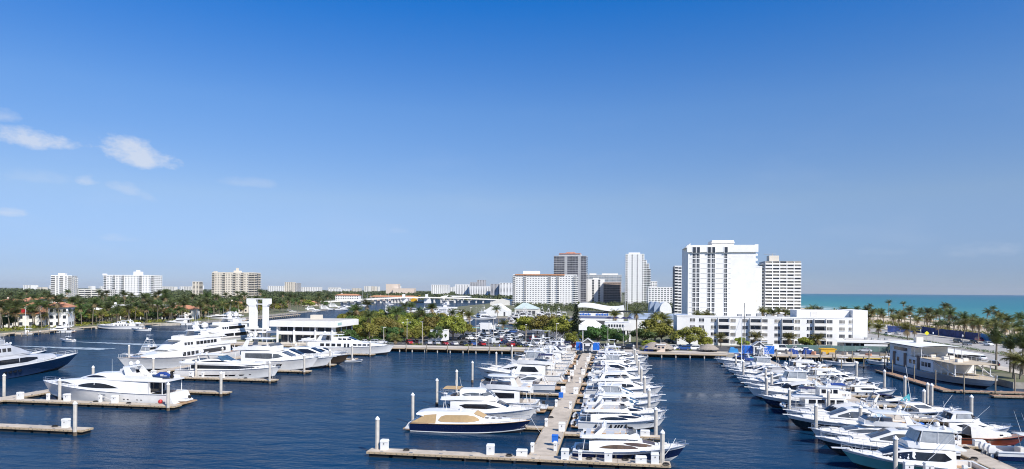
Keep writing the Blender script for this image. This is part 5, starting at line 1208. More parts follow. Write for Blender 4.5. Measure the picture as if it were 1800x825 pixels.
# sail dinghy mast on the empty finger
t = thing('sail_dinghy', 'small sail dinghy with slanted white mast near the empty finger', 'sailing boat', (54, 137.3, 0), .3, GE)
h = Hull(5.2, 1.9, .5, .7, .5, 2.0); h.build(t, GEL, None, .55, ANTI, cock=2.6, rub=False)
b = MB(); b.tube((3.2, 0, .5), (2.2, .4, 8.0), .06, .03, 6); b.build('mast', WHITEP, t)
b = MB(); b.tube((3.1, 0, 1.1), (.6, -.2, 1.2), .05, .05, 6); b.build('boom', WHITEP, t)
b = MB(); b.loft([[(2.9, -.05, 1.25), (2.7, .05, 2.6), (2.9, .06, 1.25)], [(.8, -.25, 1.3), (.8, -.2, 1.55), (.8, -.15, 1.3)]]); b.build('furled_sail', CANVTL, t)

# boats under way and yachts across the waterway
GV = 'boats under way on the waterway'
WAKE = mat('wake_foam', (.55, .62, .66), .6, .2, .4, col2=(.03, .07, .13), fac=(.42, .6), sc3=(1, 3, 1))
def under_way(px, py, L, rz, label, n=2, hard=False):
    x, y = at(px, py, 0)
    t = boat('speed_boat', label, x, y, rz, GV, 'boat'); center_console(t, L, L*.28, n=n)
    b = MB(); rows = []
    for i in range(16):
        d = -L*.1-i*3.0; wdt = .5+i*.22; rows.append([(d, -wdt, .03), (d, -wdt*.3, .05), (d, wdt*.3, .05), (d, wdt, .03)])
    b.loft(rows, closed=False); o = b.build('wake', WAKE, None, None, (x, y, 0), rz); tag(o, label=None, kind='stuff'); o['label'] = 'white foam wake behind the '+label.split(' with ')[0]
    o['category'] = 'wake'
under_way(262, 582, 9.5, pi+.10, 'white cabin speed boat with bright wake crossing the waterway')
under_way(130, 601, 7.5, pi-.15, 'small white motor boat with passengers near the far docks', 1)
under_way(14, 608, 9, pi-.1, 'white motor boat with only its bow half in the frame')
GS = 'yachts moored on the far shore'
x, y = at(200, 579, 0); put(pilothouse_yacht, 'motor_yacht', 'pale grey motor yacht moored at the mansions across the waterway', x+12.5, y+6, pi+.30, GS, L=23, B=5.8)
x, y = at(392, 565, 0); put(sleek_yacht, 'motor_yacht', 'sleek white yacht moored under palms on the far shore', x+12, y+5, pi+.2, GS)
x, y = at(312, 572, 0); put(flybridge_yacht, 'motor_yacht', 'white boat moored by the arched mansion on the far shore', x+8, y+3, pi+.25, GS, L=16, B=4.6)
x, y = at(50, 588, 0); put(center_console, 'open_boat', 'white open boat on the mansion dock near the flag pole', x+4, y+1.5, pi+.5, GS, 'boat', L=10, B=3, topm=GEL)
x, y = at(100, 585, 0); put(flybridge_yacht, 'motor_yacht', 'white cruiser at the mansion dock between the piles', x+6, y+3, pi+.4, GS, L=12, B=4)
# ================================================================ buildings
STUC = mat('white_stucco', (.80, .795, .775), .8, .05, .25, bump=.05, bscale=6)
STUC2 = mat('offwhite_stucco', (.70, .68, .63), .8, .06, .25)
CREAM = mat('cream_stucco', (.68, .62, .52), .8, .06, .25)
PEACH = mat('peach_stucco', (.66, .55, .46), .8, .08, .3)
GREYB = mat('grey_concrete_wall', (.42, .42, .43), .8, .1, .2)
DARKB = mat('dark_grey_wall', (.10, .11, .13), .6, .15, .2)
WIN = mat('window_glass', (.035, .042, .055), .12, .5, .35, spec=.6, fac=(.3, .7))
WINC = mat('curtained_window', (.20, .19, .17), .3, .6, .5, fac=(.3, .7), rnd=.5)
ROOFG = mat('flat_roof_gravel', (.50, .48, .45), .95, .12, .3, bump=.2)
TILER = mat('terracotta_tile', (.46, .21, .12), .85, .3, .8, sc3=(1, 6, 6), bump=.4, bscale=3)
TILEO = mat('orange_trim_tile', (.52, .25, .13), .85, .2, .8)
ROOFB = mat('pale_blue_metal_roof', (.33, .40, .52), .45, .08, .3, sc3=(5, .3, 1))
ROOFW = mat('white_membrane_roof', (.80, .80, .78), .6, .05, .3)
THATCH = mat('palm_thatch', (.30, .26, .22), .95, .3, 1.2, sc3=(4, 4, .8), bump=.5, bscale=6)
BLUEP = mat('bright_blue_panel', (.015, .14, .58), .4, .08, 1)
FBLUE = mat('blue_fence_fabric', (.008, .030, .14), .7, .35, .4)
FBLUE2 = mat('light_blue_fence_fabric', (.02, .20, .48), .7, .2, .4)
TEALF = mat('teal_court', (.13, .32, .34), .8, .15, .3)
YEL = mat('yellow_paint', (.62, .36, .02), .5, .12, 1)
BRICKO = mat('orange_netting', (.45, .22, .14), .8, .3, 1.0)
COPPER = mat('patina_roof', (.46, .54, .53), .6, .1, .5)
FARG = mat('hazy_window_glass', (.15, .16, .18), .2, .4, .2)
class Face:
    """wall plane: origin at the lower left corner seen from outside; u along the wall, o outward, z up"""
    def __init__(s, ox, oy, ang): s.ox, s.oy, s.c, s.s = ox, oy, cos(ang), sin(ang)
    def p(s, u, o, z): return (s.ox+u*s.c+o*s.s, s.oy+u*s.s-o*s.c, z)
    def box(s, b, u0, u1, o0, o1, z0, z1, m=0):
        n = len(b.v); b.v += [s.p(u0, o1, z0), s.p(u1, o1, z0), s.p(u1, o0, z0), s.p(u0, o0, z0), s.p(u0, o1, z1), s.p(u1, o1, z1), s.p(u1, o0, z1), s.p(u0, o0, z1)]
        b.f += [(n, n+3, n+2, n+1), (n+4, n+5, n+6, n+7), (n, n+1, n+5, n+4), (n+1, n+2, n+6, n+5), (n+2, n+3, n+7, n+6), (n+3, n, n+4, n+7)]; b.m += [m]*6
def faces(W, D): return {'front': (Face(-W/2, 0, 0), W), 'right': (Face(W/2, 0, pi/2), D), 'left': (Face(-W/2, D, -pi/2), D)}
def tower_block(name, label, x, y, rz, W, D, floors, fh, pats, wall=STUC, base=LAND, wh=.5, slabs=True, glass=WIN, parapet=1.0, pent=None, group='high buildings along the skyline', roofm=ROOFW, far=True, eaves=None, pitch=None):
    """multi-storey building; pats = {face: pattern}, n window, b balcony bay, w blank, s strip window"""
    t = thing(name, label, 'building', (x, y, base), rz, group); Ht = floors*fh
    b = MB(); b.box(-W/2, W/2, 0, D, -1, Ht); b.build('wall', wall, t)
    b = MB(); b.box(-W/2+.3, W/2-.3, .3, D-.3, Ht, Ht+.15); b.build('roof', roofm, t)
    b = MB()
    for x0, x1, y0, y1 in ((-W/2-.1, W/2+.1, -.1, .25), (-W/2-.1, W/2+.1, D-.25, D+.1), (-W/2-.1, -W/2+.25, .25, D-.25), (W/2-.25, W/2+.1, .25, D-.25)): b.box(x0, x1, y0, y1, Ht+.002, Ht+parapet)
    b.build('parapet', eaves or wall, t)
    if pent:
        for i, (x0, x1, y0, y1, h) in enumerate(pent):
            b = MB(); b.box(x0, x1, y0, y1, Ht+.2, Ht+h); b.build('penthouse', wall, t)
    gw = MB(); bs = MB()
    for fn, (F, wd) in faces(W, D).items():
        pat = pats.get(fn)
        if not pat: continue
        k = len(pat); cw = wd/k
        for f in range(floors):
            z = f*fh
            for i, ch in enumerate(pat):
                u0, u1 = i*cw, (i+1)*cw
                if ch == 'n': F.box(gw, u0+cw*.24, u1-cw*.24, -.2, .05, z+fh*.32, z+fh*.32+fh*wh)
                elif ch == 's': F.box(gw, u0+cw*.06, u1-cw*.06, -.2, .05, z+fh*.30, z+fh*.30+fh*wh)
                elif ch == 'g': F.box(gw, u0+.1, u1-.1, -.2, .05, z+fh*.12, z+fh*.92)
                elif ch == 'b':
                    F.box(gw, u0+cw*.06, u1-cw*.06, -.2, .05, z+fh*.06, z+fh*.88)
                    F.box(bs, u0+.05, u1-.05, .06, 1.4, z-.12, z+.08); F.box(bs, u0+.05, u1-.05, 1.3, 1.4, z+.08, z+fh*.34)
                    F.box(bs, u0+.05, u0+.2, .06, 1.3, z+.08, z+fh*.34)
    if gw.v: o = gw.build('windows', glass, t); o['kind'] = 'stuff'
    if bs.v: o = bs.build('balconies', wall, t); o['kind'] = 'stuff'
    return t, Ht
GH = 'high buildings along the skyline'
def place(px0, px1, depth):
    a = atd(px0, depth); c = atd(px1, depth); W = math.dist(a, c); return (a[0]+c[0])/2, (a[1]+c[1])/2, W
# skyline on the west shore
x, y, W = place(92, 124, 900); tower_block('apartment_tower', 'white stepped tower with balconies at the far left of the skyline', x, y, .45, W*1.0, 22, 13, 2.75, {'front': 'bnbnb', 'right': 'nbwbnb', 'left': 'nbn'}, pent=[(-5, 3, 3, 12, 4)])
x, y, W = place(140, 192, 1000); tower_block('low_apartments', 'low white balcony block between the two left towers', x, y, .3, W, 20, 6, 2.8, {'front': 'sbsbs', 'right': 'nnn'}, wall=STUC2)
x, y, W = place(180, 272, 1050); tower_block('apartment_slab', 'long white slab tower with penthouse on the left skyline', x, y, .12, W*.98, 24, 14, 2.85, {'front': 'bnnbnnbnnnnnbnnnb', 'right': 'nnnn'}, pent=[(4, 14, 6, 16, 6.5), (7, 11, 8, 13, 9), (-44, -40, 2, 8, 3)], wh=.34)
x, y, W = place(224, 262, 1020); tower_block('terrace_block', 'low white podium in front of the long slab tower', x, y, .12, W, 18, 3, 3.2, {'front': 'sssss'})
x, y, W = place(371, 448, 1080); tower_block('apartment_slab', 'cream slab tower with dark balcony columns', x, y, .1, W*.99, 24, 16, 2.85, {'front': 'bnnnbnnnbnnbnnbb', 'right': 'bgb'}, wall=CREAM, pent=[(-2, 7, 6, 16, 4.5), (1, 4, 8, 12, 9), (-34, -30, 2, 8, 3)], wh=.3, parapet=1.4)
x, y, W = place(338, 350, 1500); tower_block('apartment_tower', 'small cream block left of the cream slab tower', x, y, .1, W, 16, 12, 2.9, {'front': 'nn', 'right': 'b'}, wall=CREAM)
# far city on the horizon
FARB = [(470, 500, 503, 2600, 'white', 'low far white block behind the sports tower'), (500, 514, 496, 2600, 'cream', 'far cream block with a taller shoulder'), (514, 524, 497, 2620, 'grey', 'far grey glass block beside the cream one'), (524, 562, 505, 2700, 'white', 'far long white block with dark strips'),
        (576, 612, 507, 3000, 'white', 'far low white hall on the horizon'), (618, 632, 507, 3000, 'cream', 'far tiny cream block on the horizon'), (678, 700, 499, 2400, 'peach', 'far windowless peach block on the horizon'), (690, 728, 506, 2380, 'peach', 'far low peach hall beside the taller peach block'),
        (758, 788, 501, 2200, 'white', 'far white block with two shoulders'), (800, 824, 499, 2000, 'white', 'far white block left of the stepped towers'), (826, 840, 495, 1960, 'grey', 'far grey tower left of the white condominium'), (838, 852, 491, 1900, 'grey', 'far tallest grey tower left of the white condominium'), (826, 866, 503, 1850, 'white', 'far long white block in front of grey towers'), (862, 880, 499, 1800, 'grey', 'far grey and white block close to the condominium'), (878, 900, 497, 1780, 'white', 'far white block touching the condominium')]
cm = {'white': STUC, 'cream': CREAM, 'grey': GREYB, 'peach': PEACH}
for px0, px1, yt, dep, c, lab in FARB:
    x, y, W = place(px0, px1, dep); fl = max(2, int((hgt(yt, (px0+px1)/2, dep)-2)/3.1))
    tower_block('far_block', lab, x, y, .05, W, 30, fl, 3.1, {'front': 'n'*max(3, int(W/7)) if c != 'peach' else 'wwww', 'right': 'nnn'}, wall=cm[c], group='blocks on the far horizon', wh=.45)
rb = random.Random(9)
for i in range(34):
    px = [rb.uniform(0, 88), rb.uniform(282, 368), rb.uniform(560, 690), rb.uniform(730, 900), rb.uniform(140, 180)][i % 5 if i % 5 < 4 else 4 if i < 12 else 3]; dep = rb.uniform(3000, 5200); wd = rb.uniform(6, 22); x, y, W = place(px, px+wd, dep); fl = max(4, int((hgt(rb.uniform(501.5, 506), px, dep))/3.2))
    tower_block('far_block', 'tiny pale block on the hazy horizon', x, y, 0, W, 30, fl, 3.2, {'front': 'n'*max(2, int(W/12))}, wall=rb.choice([STUC, STUC2, CREAM, GREYB, STUC]), group='blocks on the far horizon', wh=.45, glass=FARG)
# centre skyline
x, y, W = place(900, 1013, 900)
t, H5 = tower_block('condominium', 'wide white condominium with orange roof trim', x, y, -.02, W*.99, 20, 15, 2.78, {'front': 'bnnnbnnnnnnnnbnnbnnnnnb', 'left': 'bb', 'right': 'bb'}, eaves=STUC, pent=[(-30, -8, 6, 16, 6)], wh=.32, glass=FARG)
b = MB(); b.box(-W/2+4, W/2-16, -1.2, .2, H5-.2, H5+1.5); b.build('tile_trim', TILEO, t)
x, y, W = place(973, 1030, 1120)
t, H6 = tower_block('tower_under_construction', 'grey glass tower with red scaffold on its roof', x, y, -.04, W, 34, 26, 3.05, {'front': 'ggggwggggwgg', 'left': 'gggg', 'right': 'gggg'}, wall=GREYB, glass=mat('bluegrey_glass', (.085, .085, .10), .15, .5, .1), pent=[(-20, 18, 6, 28, 4)])
b = MB(); b.box(-19, 17, 5, 29, H6+4.02, H6+5.6); b.wbox(-10, 10, 8, 26, H6+5.6, H6+8, .6); b.build('roof_scaffold', mat('red_scaffold', (.40, .19, .14), .8, .3, .4), t)
for i in range(0, 26, 2):
    b = MB(); b.box(-W/2-.3, -W/2+16, -.5, .1, i*3.05-.2, i*3.05+.25); b.build('floor_slab', STUC2, t)
x, y, W = place(1094, 1137, 1060)
t, H7 = tower_block('apartment_tower', 'tall white tower with stepped right shoulder', x, y, -.06, W*.74, 28, 28, 2.85, {'front': 'nwnwnwn', 'left': 'ggbg'}, pent=[(-10, 8, 4, 20, 3.5)], wh=.5)
for i, (dx, fl) in enumerate([(4, 25), (8, 23), (11, 20)]):
    b = MB(); xx = W*.37+dx-4; b.box(xx, xx+4 if i < 2 else xx+3, 2, 26, -1, fl*2.85); b.build('shoulder', STUC, t)
    g = MB(); s2 = MB()
    for f in range(fl): g.box(xx+.3, xx+3.4, 1.9, 2.0, f*2.85+.8, f*2.85+2.3); s2.box(xx, xx+3.8, .6, 1.98, f*2.85-.1, f*2.85+.9)
    g.build('windows', WIN, t)['kind'] = 'stuff'; s2.build('balconies', STUC, t)['kind'] = 'stuff'
x, y, W = place(1030, 1092, 1400); tower_block('sail_hotel', 'wide grey glass hotel with curved white roof edge', x, y, 0, W, 30, 17, 3.2, {'front': 'g'*14}, wall=STUC2, glass=mat('pale_glass', (.26, .29, .33), .2, .3, .1), pent=[(-30, -16, 4, 20, 4), (-4, 30, 4, 20, 4)])
x, y, W = place(1030, 1062, 1150); tower_block('white_hotel', 'white hotel block with vertical dark slots', x, y, 0, W, 24, 14, 2.9, {'front': 'wwwgwwgww'}, pent=[(-4, 6, 4, 14, 3)])
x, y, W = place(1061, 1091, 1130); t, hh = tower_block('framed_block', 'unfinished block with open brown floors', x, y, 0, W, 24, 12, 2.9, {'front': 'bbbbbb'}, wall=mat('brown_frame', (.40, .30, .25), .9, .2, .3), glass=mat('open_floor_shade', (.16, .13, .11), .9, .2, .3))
x, y, W = place(1139, 1155, 1250); tower_block('white_hotel', 'stepped white hotel right of the tall tower', x, y, 0, W, 24, 13, 3.0, {'front': 'nnnn', 'right': 'nn'})
x, y, W = place(1140, 1182, 950); tower_block('white_hotel', 'low white hotel behind the arched halls', x, y, 0, W, 24, 9, 2.9, {'front': 'nnnnnnnn'})
x, y, W = place(1186, 1204, 620); tower_block('dark_sided_block', 'white block with dark grey side left of the big hotel', x, y, -.05, W, 26, 16, 2.75, {'front': 'bss', 'left': ''}, wall=STUC)
b = MB(); b.box(-W/2-.9, -W/2-.1, -.1, 26, 0, 44.5); b.build('side_wall', DARKB, bpy.data.objects[[o.name for o in bpy.data.objects if o.name.startswith('dark_sided_block')][-1]])

# the big hotel
def xat(px, Y): return Y*math.tan(math.atan((px-900)/1160.0)-YAW)
HY = 380.0; hx0, hx1 = xat(1209, HY), xat(1328, HY); HW = hx1-hx0
t = thing('hotel', 'big white hotel slab with dark window columns and rooftop box', 'building', ((hx0+hx1)/2, HY, LAND), 0, GH)
FH = 2.72; HF = 16; HH = HF*FH+2.2
b = MB(); b.box(-HW/2, HW/2, 0, 34, -1, HH); b.build('wall', STUC, t)
b = MB(); b.box(-HW/2-.6, HW/2+1.2, -.9, -.002, HH-3.0, HH+.9); b.build('roof_band', STUC, t)
b = MB(); b.box(-HW/2+.5, HW/2-.5, .3, 33, HH, HH+.25); b.build('roof', ROOFW, t)
b = MB(); b.sprism([(-HW/2-1.6, HH-.5), (-HW/2+1.2, HH+2.0), (-HW/2+1.2, HH-.5)], -.88, 20); b.build('left_fin', STUC, t)
b = MB(); b.box(-4.6, 7.2, 4, 20, HH+.3, HH+2.2); b.wbox(-5.0, 7.6, 3.6, 20.4, HH+2.2, HH+3.9, .93); b.build('rooftop_box', STUC2, t)
b = MB(); b.box(HW/2-.6, HW/2+1.2, -.88, 20, HH-1.0, HH+1.2); b.build('right_fin', STUC, t)
wm = MB(); wm.box(-.78, .78, -.10, 0, -.1, 2.1, 0); wm.box(-.95, -.78, -.18, 0, -.2, 2.2, 1); wm.box(.78, .95, -.18, 0, -.2, 2.2, 1); wm.box(-.05, .05, -.16, -.1, 0, 2.1, 1); wm.box(-.78, .78, -.15, -.1, .75, .85, 1)
wme = wm.mesh('window', [WIN, STUC])
tm = MB(); tm.box(-.8, .8, -.14, -.02, -.2, 2.9, 0); tm.box(-1.0, -.8, -.3, 0, -.3, 3.2, 1); tm.box(.8, 1.0, -.3, 0, -.3, 3.2, 1); tm.box(-.8, .8, -.3, 0, 2.9, 3.2, 1); tme = tm.mesh('top_window', [WIN, STUC])
for px in (1219.7, 1226.7, 1246, 1253.5, 1275.4):
    u = xat(px, HY)-(hx0+hx1)/2
    for f in range(1, HF-1): link('window', wme, t, (u, 0, f*FH+.5+1.0))
    link('top_window', tme, t, (u, -.9, HH-3.2))
gb = MB(); gb.box(0, 1, -.03, .02, -.06, .06)
for f in range(2, HF):
    for a, c in ((1211, 1216), (1231, 1242), (1257.5, 1271), (1280, 1284)):
        g = MB(); g.box(xat(a, HY)-(hx0+hx1)/2, xat(c, HY)-(hx0+hx1)/2, -.05, -.001, f*FH+.75, f*FH+.93); g.build('joint', GREYP, t)
for f in range(1, HF):       # saw-tooth balconies on the right corner
    g = MB(); g.prism([(HW/2+.002, .5), (HW/2+1.5, 2.5), (HW/2+.002, 4.5)], f*FH, f*FH+1.1); g.build('corner_balcony', STUC, t)
b = MB(); b.box(HW/2+.05, HW/2+2.0, 5, 33, -1, HH-20); b.build('right_wing', STUC2, t)
b = MB(); b.box(-HW/2+2, HW/2+2, -14, -.05, -1, 6.2); b.build('podium', STUC, t)
for i, px in enumerate((1266, 1281, 1296)):
    u = xat(px, HY-14)-(hx0+hx1)/2
    for j in range(3): g = MB(); g.box(u-1.9+j*1.3, u-.75+j*1.3, -14.12, -14.02, 1.6, 4.6); g.build('podium_window', WIN, t)
cu = bpy.data.curves.new('hotel_lettering', 'FONT'); cu.body = 'Bahia Mar'; cu.size = 2.9; cu.extrude = .02
tmp = bpy.data.objects.new('lettering_curve', cu); COL.objects.link(tmp); bpy.context.view_layer.update(); lme = bpy.data.meshes.new_from_object(tmp.evaluated_get(bpy.context.evaluated_depsgraph_get())); bpy.data.objects.remove(tmp); lme.materials.append(STUC)
to = link('lettering', lme, t); to.rotation_euler = (pi/2, 0, 0); to.location = (xat(1287, HY)-(hx0+hx1)/2, -.03, HH-6.2)
# grey condominium beside it
CY = 590.0; c0, c1 = xat(1345, CY), xat(1408, CY); CW = c1-c0
t = thing('condominium', 'white condominium with grey window bands right of the hotel', 'building', ((c0+c1)/2, CY, LAND), 0, GH)
CF, cfh = 17, 2.78; CHt = CF*cfh
b = MB(); b.box(-CW/2, CW/2, 0, 24, -1, CHt); b.build('wall', GREYB, t)
for f in range(CF):
    z = f*cfh
    b = MB(); b.box(-CW/2, CW/2, -.7, -.002, z-.2, z+1.05); b.build('floor_band', STUC, t)
    for j in range(5):
        u = -CW/2+CW/5*j; g = MB(); g.box(u+.5, u+CW/5-.35, -.12, -.002, z+1.06, z+2.5); g.build('window', WINC if (f+j) % 3 else WIN, t)
    b = MB(); b.box(-CW/2-2.0, -CW/2-.002, 4, 22, z-.15, z+.9); b.build('side_balcony', STUC2, t)
for j in range(1, 5): b = MB(); b.box(-CW/2+CW/5*j-.3, -CW/2+CW/5*j+.3, -.75, -.003, 0, CHt-.5); b.build('pier', STUC, t)
b = MB(); b.box(-10, -2, 6, 16, CHt, CHt+5); b.build('rooftop_box', CREAM, t)
b = MB(); b.tube((-7, 8, CHt+5), (-7, 8, CHt+6.8), .3); b.tube((-14, 8, CHt+6.2), (-4, 8, CHt+6.4), .25); b.build('crane_arm', GREYP, t)
x0, x1 = xat(1326, 560), xat(1342, 560)
tower_block('white_wing', 'pale grey blank wing between hotel and grey banded condominium', (x0+x1)/2, 575, 0, 11, 16, 15, 2.75, {'front': 'w'}, wall=STUC)

# four storey apartment block facing the quay
AY = 264.0; a0, a1 = xat(1190.5, AY), xat(1525, AY); AW = a1-a0; ac = (a0+a1)/2
t = thing('apartment_block', 'white four storey apartment block facing the quay', 'building', (ac, AY, LAND), 0, 'buildings around the marina')
afh = 2.68; AH = afh*4+.1
b = MB(); b.box(-AW/2, AW/2, 0, 16, -.5, AH); b.build('wall', STUC, t)
b = MB(); b.box(-AW/2+.3, AW/2-.3, .3, 15.7, AH, AH+.1); b.build('roof', ROOFG, t)
b = MB(); b.box(-AW/2-.12, AW/2+.12, -.12, .22, AH+.002, AH+.45); b.box(-AW/2-.12, -AW/2+.2, .22, 16, AH+.002, AH+.45); b.build('parapet', STUC, t)
ux = lambda px: xat(px, AY)-ac
b = MB(); b.box(ux(1404), ux(1498), 2.5, 12, AH+.12, AH+3.0); b.build('rooftop_house', STUC, t)
b = MB(); b.box(ux(1499), AW/2+.05, -.15, 16.1, -.4, AH+3.2); b.build('stair_tower', STUC, t)
b = MB(); b.box(ux(1429), ux(1441), 2.38, 2.49, AH+.5, AH+2.5); b.build('rooftop_panel', STUC2, t)
for i, px in enumerate((1300, 1316, 1334, 1352, 1372, 1415, 1425)):
    b = MB(); b.box(ux(px), ux(px)+1.6, 3, 4.8, AH+.12, AH+1.1+.2*(i % 3)); b.build('rooftop_unit', GREYP, t)
w1 = MB(); w1.box(-.95, .95, -.05, 0, 0, 1.25, 0); w1.box(-1.02, 1.02, -.14, 0, -.12, 0, 1); w1.box(-.04, .04, -.09, -.05, 0, 1.25, 1); w1.box(-.46, -.42, -.08, -.05, 0, 1.25, 1); w1.box(.42, .46, -.08, -.05, 0, 1.25, 1)
wA = w1.mesh('window', [WIN, STUC]); wB = w1.mesh('window', [WINC, STUC])
for px in (1217.7, 1233.6, 1254.5, 1289, 1310, 1345, 1366.5, 1402, 1423.5, 1459, 1480.6, 1497):
    for f in range(4):
        if px == 1217.7 and f < 2: continue
        link('window', random.choice((wA, wB)), t, (ux(px) if px < 1499 else ux(px), 0, f*afh+.95))
for px in (1272, 1328, 1384.5, 1441):
    for f in range(4):
        u = ux(px); z = f*afh
        g = MB(); g.box(u-1.7, u+1.7, -.06, -.001, z+.05, z+2.2); o = g.build('balcony_door', WIN, t)
        bb = MB(); bb.box(u-2.15, u+2.15, -1.3, -.061, z-.12, z+.04); o = bb.build('balcony', STUC, t)
        bb = MB(); bb.box(u-2.15, u+2.15, -1.3, -1.2, z+.04, z+.95); bb.box(u-2.15, u-2.05, -1.2, -.062, z+.04, z+afh-.14); bb.box(u+2.05, u+2.15, -1.2, -.062, z+.04, z+afh-.14); bb.build('balustrade', STUC2, o)

# two storey marina building with its overhanging roof
MY = 234.0; m0, m1 = xat(484, MY), xat(588, MY); mc = (m0+m1)/2; MW = m1-m0
t = thing('marina_building', 'white two storey marina building with wide overhanging flat roof', 'building', (mc, MY, LAND), 0, 'buildings around the marina')
b = MB(); b.box(-MW/2+1, MW/2-.6, 1.2, 19, 3.6, 6.2); b.build('upper_wall', STUC, t)
b = MB(); b.box(-MW/2+1.5, MW/2-1, 1.9, 18.5, -.3, 3.55); b.build('lower_wall', STUC2, t)
b = MB(); b.box(-MW/2-1.6, MW/2+.9, -1.4, 21.5, 6.25, 8.5); b.build('roof_slab', STUC, t)
b = MB(); b.box(-MW/2-1.2, MW/2+.5, -1.0, 21.1, 8.5, 8.62); b.build('roof_gravel', ROOFG, t)
b = MB(); b.box(-MW/2+1, MW/2-.5, -.1, 1.15, 3.3, 4.6); b.build('balcony_parapet', STUC, t)
b = MB(); b.box(-2, 1.8, 9, 12, 8.65, 10.4); b.build('rooftop_unit', CREAM, t)
for i, u in enumerate((-MW/2+1.2, -MW/6, MW/5.2, MW/2-.6)):
    b = MB(); b.box(u-.3, u+.3, -.55, -.12, -.4, 6.24); b.build('column', STUC, t)
for i in range(7):
    u0 = -MW/2+1.6+i*(MW-2.6)/7; b = MB(); b.box(u0, u0+(MW-2.6)/7-.35, 1.08, 1.19, 4.62, 6.1); b.build('upper_window', WIN, t)
    b = MB(); b.box(u0, u0+(MW-2.6)/7-.5, 1.78, 1.89, .3, 2.9); b.build('lower_window', WIN, t)
for i in range(3): b = MB(); b.box(MW/2-.59, MW/2-.5, 3+i*5.2, 7.2+i*5.2, 4.3, 5.9); b.build('side_window', WIN, t)
b = MB(); b.box(MW/2+.91, MW/2+.96, 1.0, 4.6, 6.9, 7.9); b.build('sign', mat('pale_green_sign', (.35, .52, .50), .6, .1, 1), t)
b = MB(); b.box(-MW/2-9, -MW/2+.9, 3, 7, 3.5, 4.2); b.build('link_bridge', STUC, t)
# gate tower beside it
TY = 238.0; tx = xat(454.5, TY)
t = thing('clock_less_tower', 'white open concrete tower with flared top beside the marina building', 'tower', (tx, TY, LAND), 0, 'buildings around the marina'); t.name = 'concrete_tower'
sc = 257/1160.0
def tz(py): return hgt(py, 455, 257)-LAND
def tu(px): return (px-454.5)*sc*1.02
for a, c, nm in ((437, 449, 'left_pier'), (462, 470, 'right_pier')):
    b = MB(); b.box(tu(a), tu(c), 0, 1.7, tz(577), tz(538)); b.build(nm, STUC, t)
for sg, a, c in ((-1, 437, 449), (1, 470, 462)):
    b = MB(); b.sprism([(tu(a), tz(538)-.002), (tu(a-4.5 if sg < 0 else a+4.5), tz(534)), (tu(a-4.5 if sg < 0 else a+4.5), tz(525)), (tu(c), tz(525)), (tu(c), tz(538)-.002)], -.1, 1.8); b.build('flared_head', STUC, t)
b = MB(); b.box(tu(449)+.01, tu(462)-.01, 0, 1.6, tz(526.5), tz(525)); b.box(tu(449)+.01, tu(462)-.01, 0, 1.6, tz(535.5), tz(534)); b.build('head_beam', STUC, t)
b = MB(); b.box(tu(459)+.01, tu(466)-.01, 1.71, 1.9, tz(577)+.01, tz(538)); b.build('back_panel', STUC2, t)
b = MB(); b.box(tu(436), tu(471), -.2, 2.6, tz(579), tz(577)-.003); b.box(tu(436), tu(471), -.2, 2.6, tz(584.5), tz(583)); b.build('landing', STUC, t)
for px in (437.5, 448.5, 462, 470): b = MB(); b.box(tu(px)-.3, tu(px)+.3, .2, .8, -.4, tz(579)-.01); b.box(tu(px)-.3, tu(px)+.3, 1.7, 2.3, -.4, tz(579)-.01); b.build('leg', STUC, t)
b = MB(); b.box(tu(440), tu(469), .9, 1.6, tz(583)+.01, tz(579)-.02); b.build('glazed_room', WIN, t)

# gabled gates with blue panels at the heads of the piers
def gate(x, y, label, pw=1.0):
    t = thing('pier_gate', label, 'gate', (x, y, 1.42), 0, 'gabled gates of the piers')
    for u in (-1.5, 1.5):
        for v in (0, 2.6): b = MB(); b.box(u-.16, u+.16, v-.16, v+.16, 0, 2.9); b.build('post', WHITEP, t)
    b = MB(); b.sprism([(-2.2, 2.9), (0, 4.5), (2.2, 2.9), (1.95, 2.8), (0, 4.2), (-1.95, 2.8)], -.5, 3.2); b.build('roof', GREYP, t)
    b = MB(); b.sprism([(-1.6, 2.95), (0, 4.1), (1.6, 2.95)], -.3, -.2); b.build('gable', DARKG, t)
    b = MB()
    for p, q in (((-2.1, 2.9), (0, 4.45)), ((2.1, 2.9), (0, 4.45))): b.tube((p[0], -.52, p[1]), (q[0], -.52, q[1]), .1, .1, 5)
    b.box(-1.8, 1.8, -.25, -.1, 2.65, 2.9); b.build('gable_trim', WHITEP, t)
    for sg in (-1, 1):
        for k in range(2):
            u0 = 1.75+k*1.15*pw; u1 = u0+1.08*pw; lo, hi = sorted((sg*u0, sg*u1)); b = MB(); b.box(lo, hi, 1.0, 1.1, .35, 3.0); b.build('blue_panel', BLUEP, t)
        lo, hi = sorted((sg*1.7, sg*(1.75+2.3*pw))); b = MB(); b.box(lo, hi, .98, 1.12, .2, .34); b.box(lo, hi, .98, 1.12, 3.01, 3.15); b.build('panel_rail', WHITEP, t)
    b = MB(); b.box(-1.3, 1.3, 1.3, 1.4, .1, 2.3); b.build('gate_door', GREYP, t)
    b = MB(); b.box(-.75, .75, -.34, -.3, 1.9, 2.5); b.build('name_board', WHITEP, t)
gate(-8.9, 226.6, 'gabled gate with blue panels at the head of the main pier')
gate(47.0, 226.6, 'gabled gate with blue panels in front of the apartment block', 1.5)

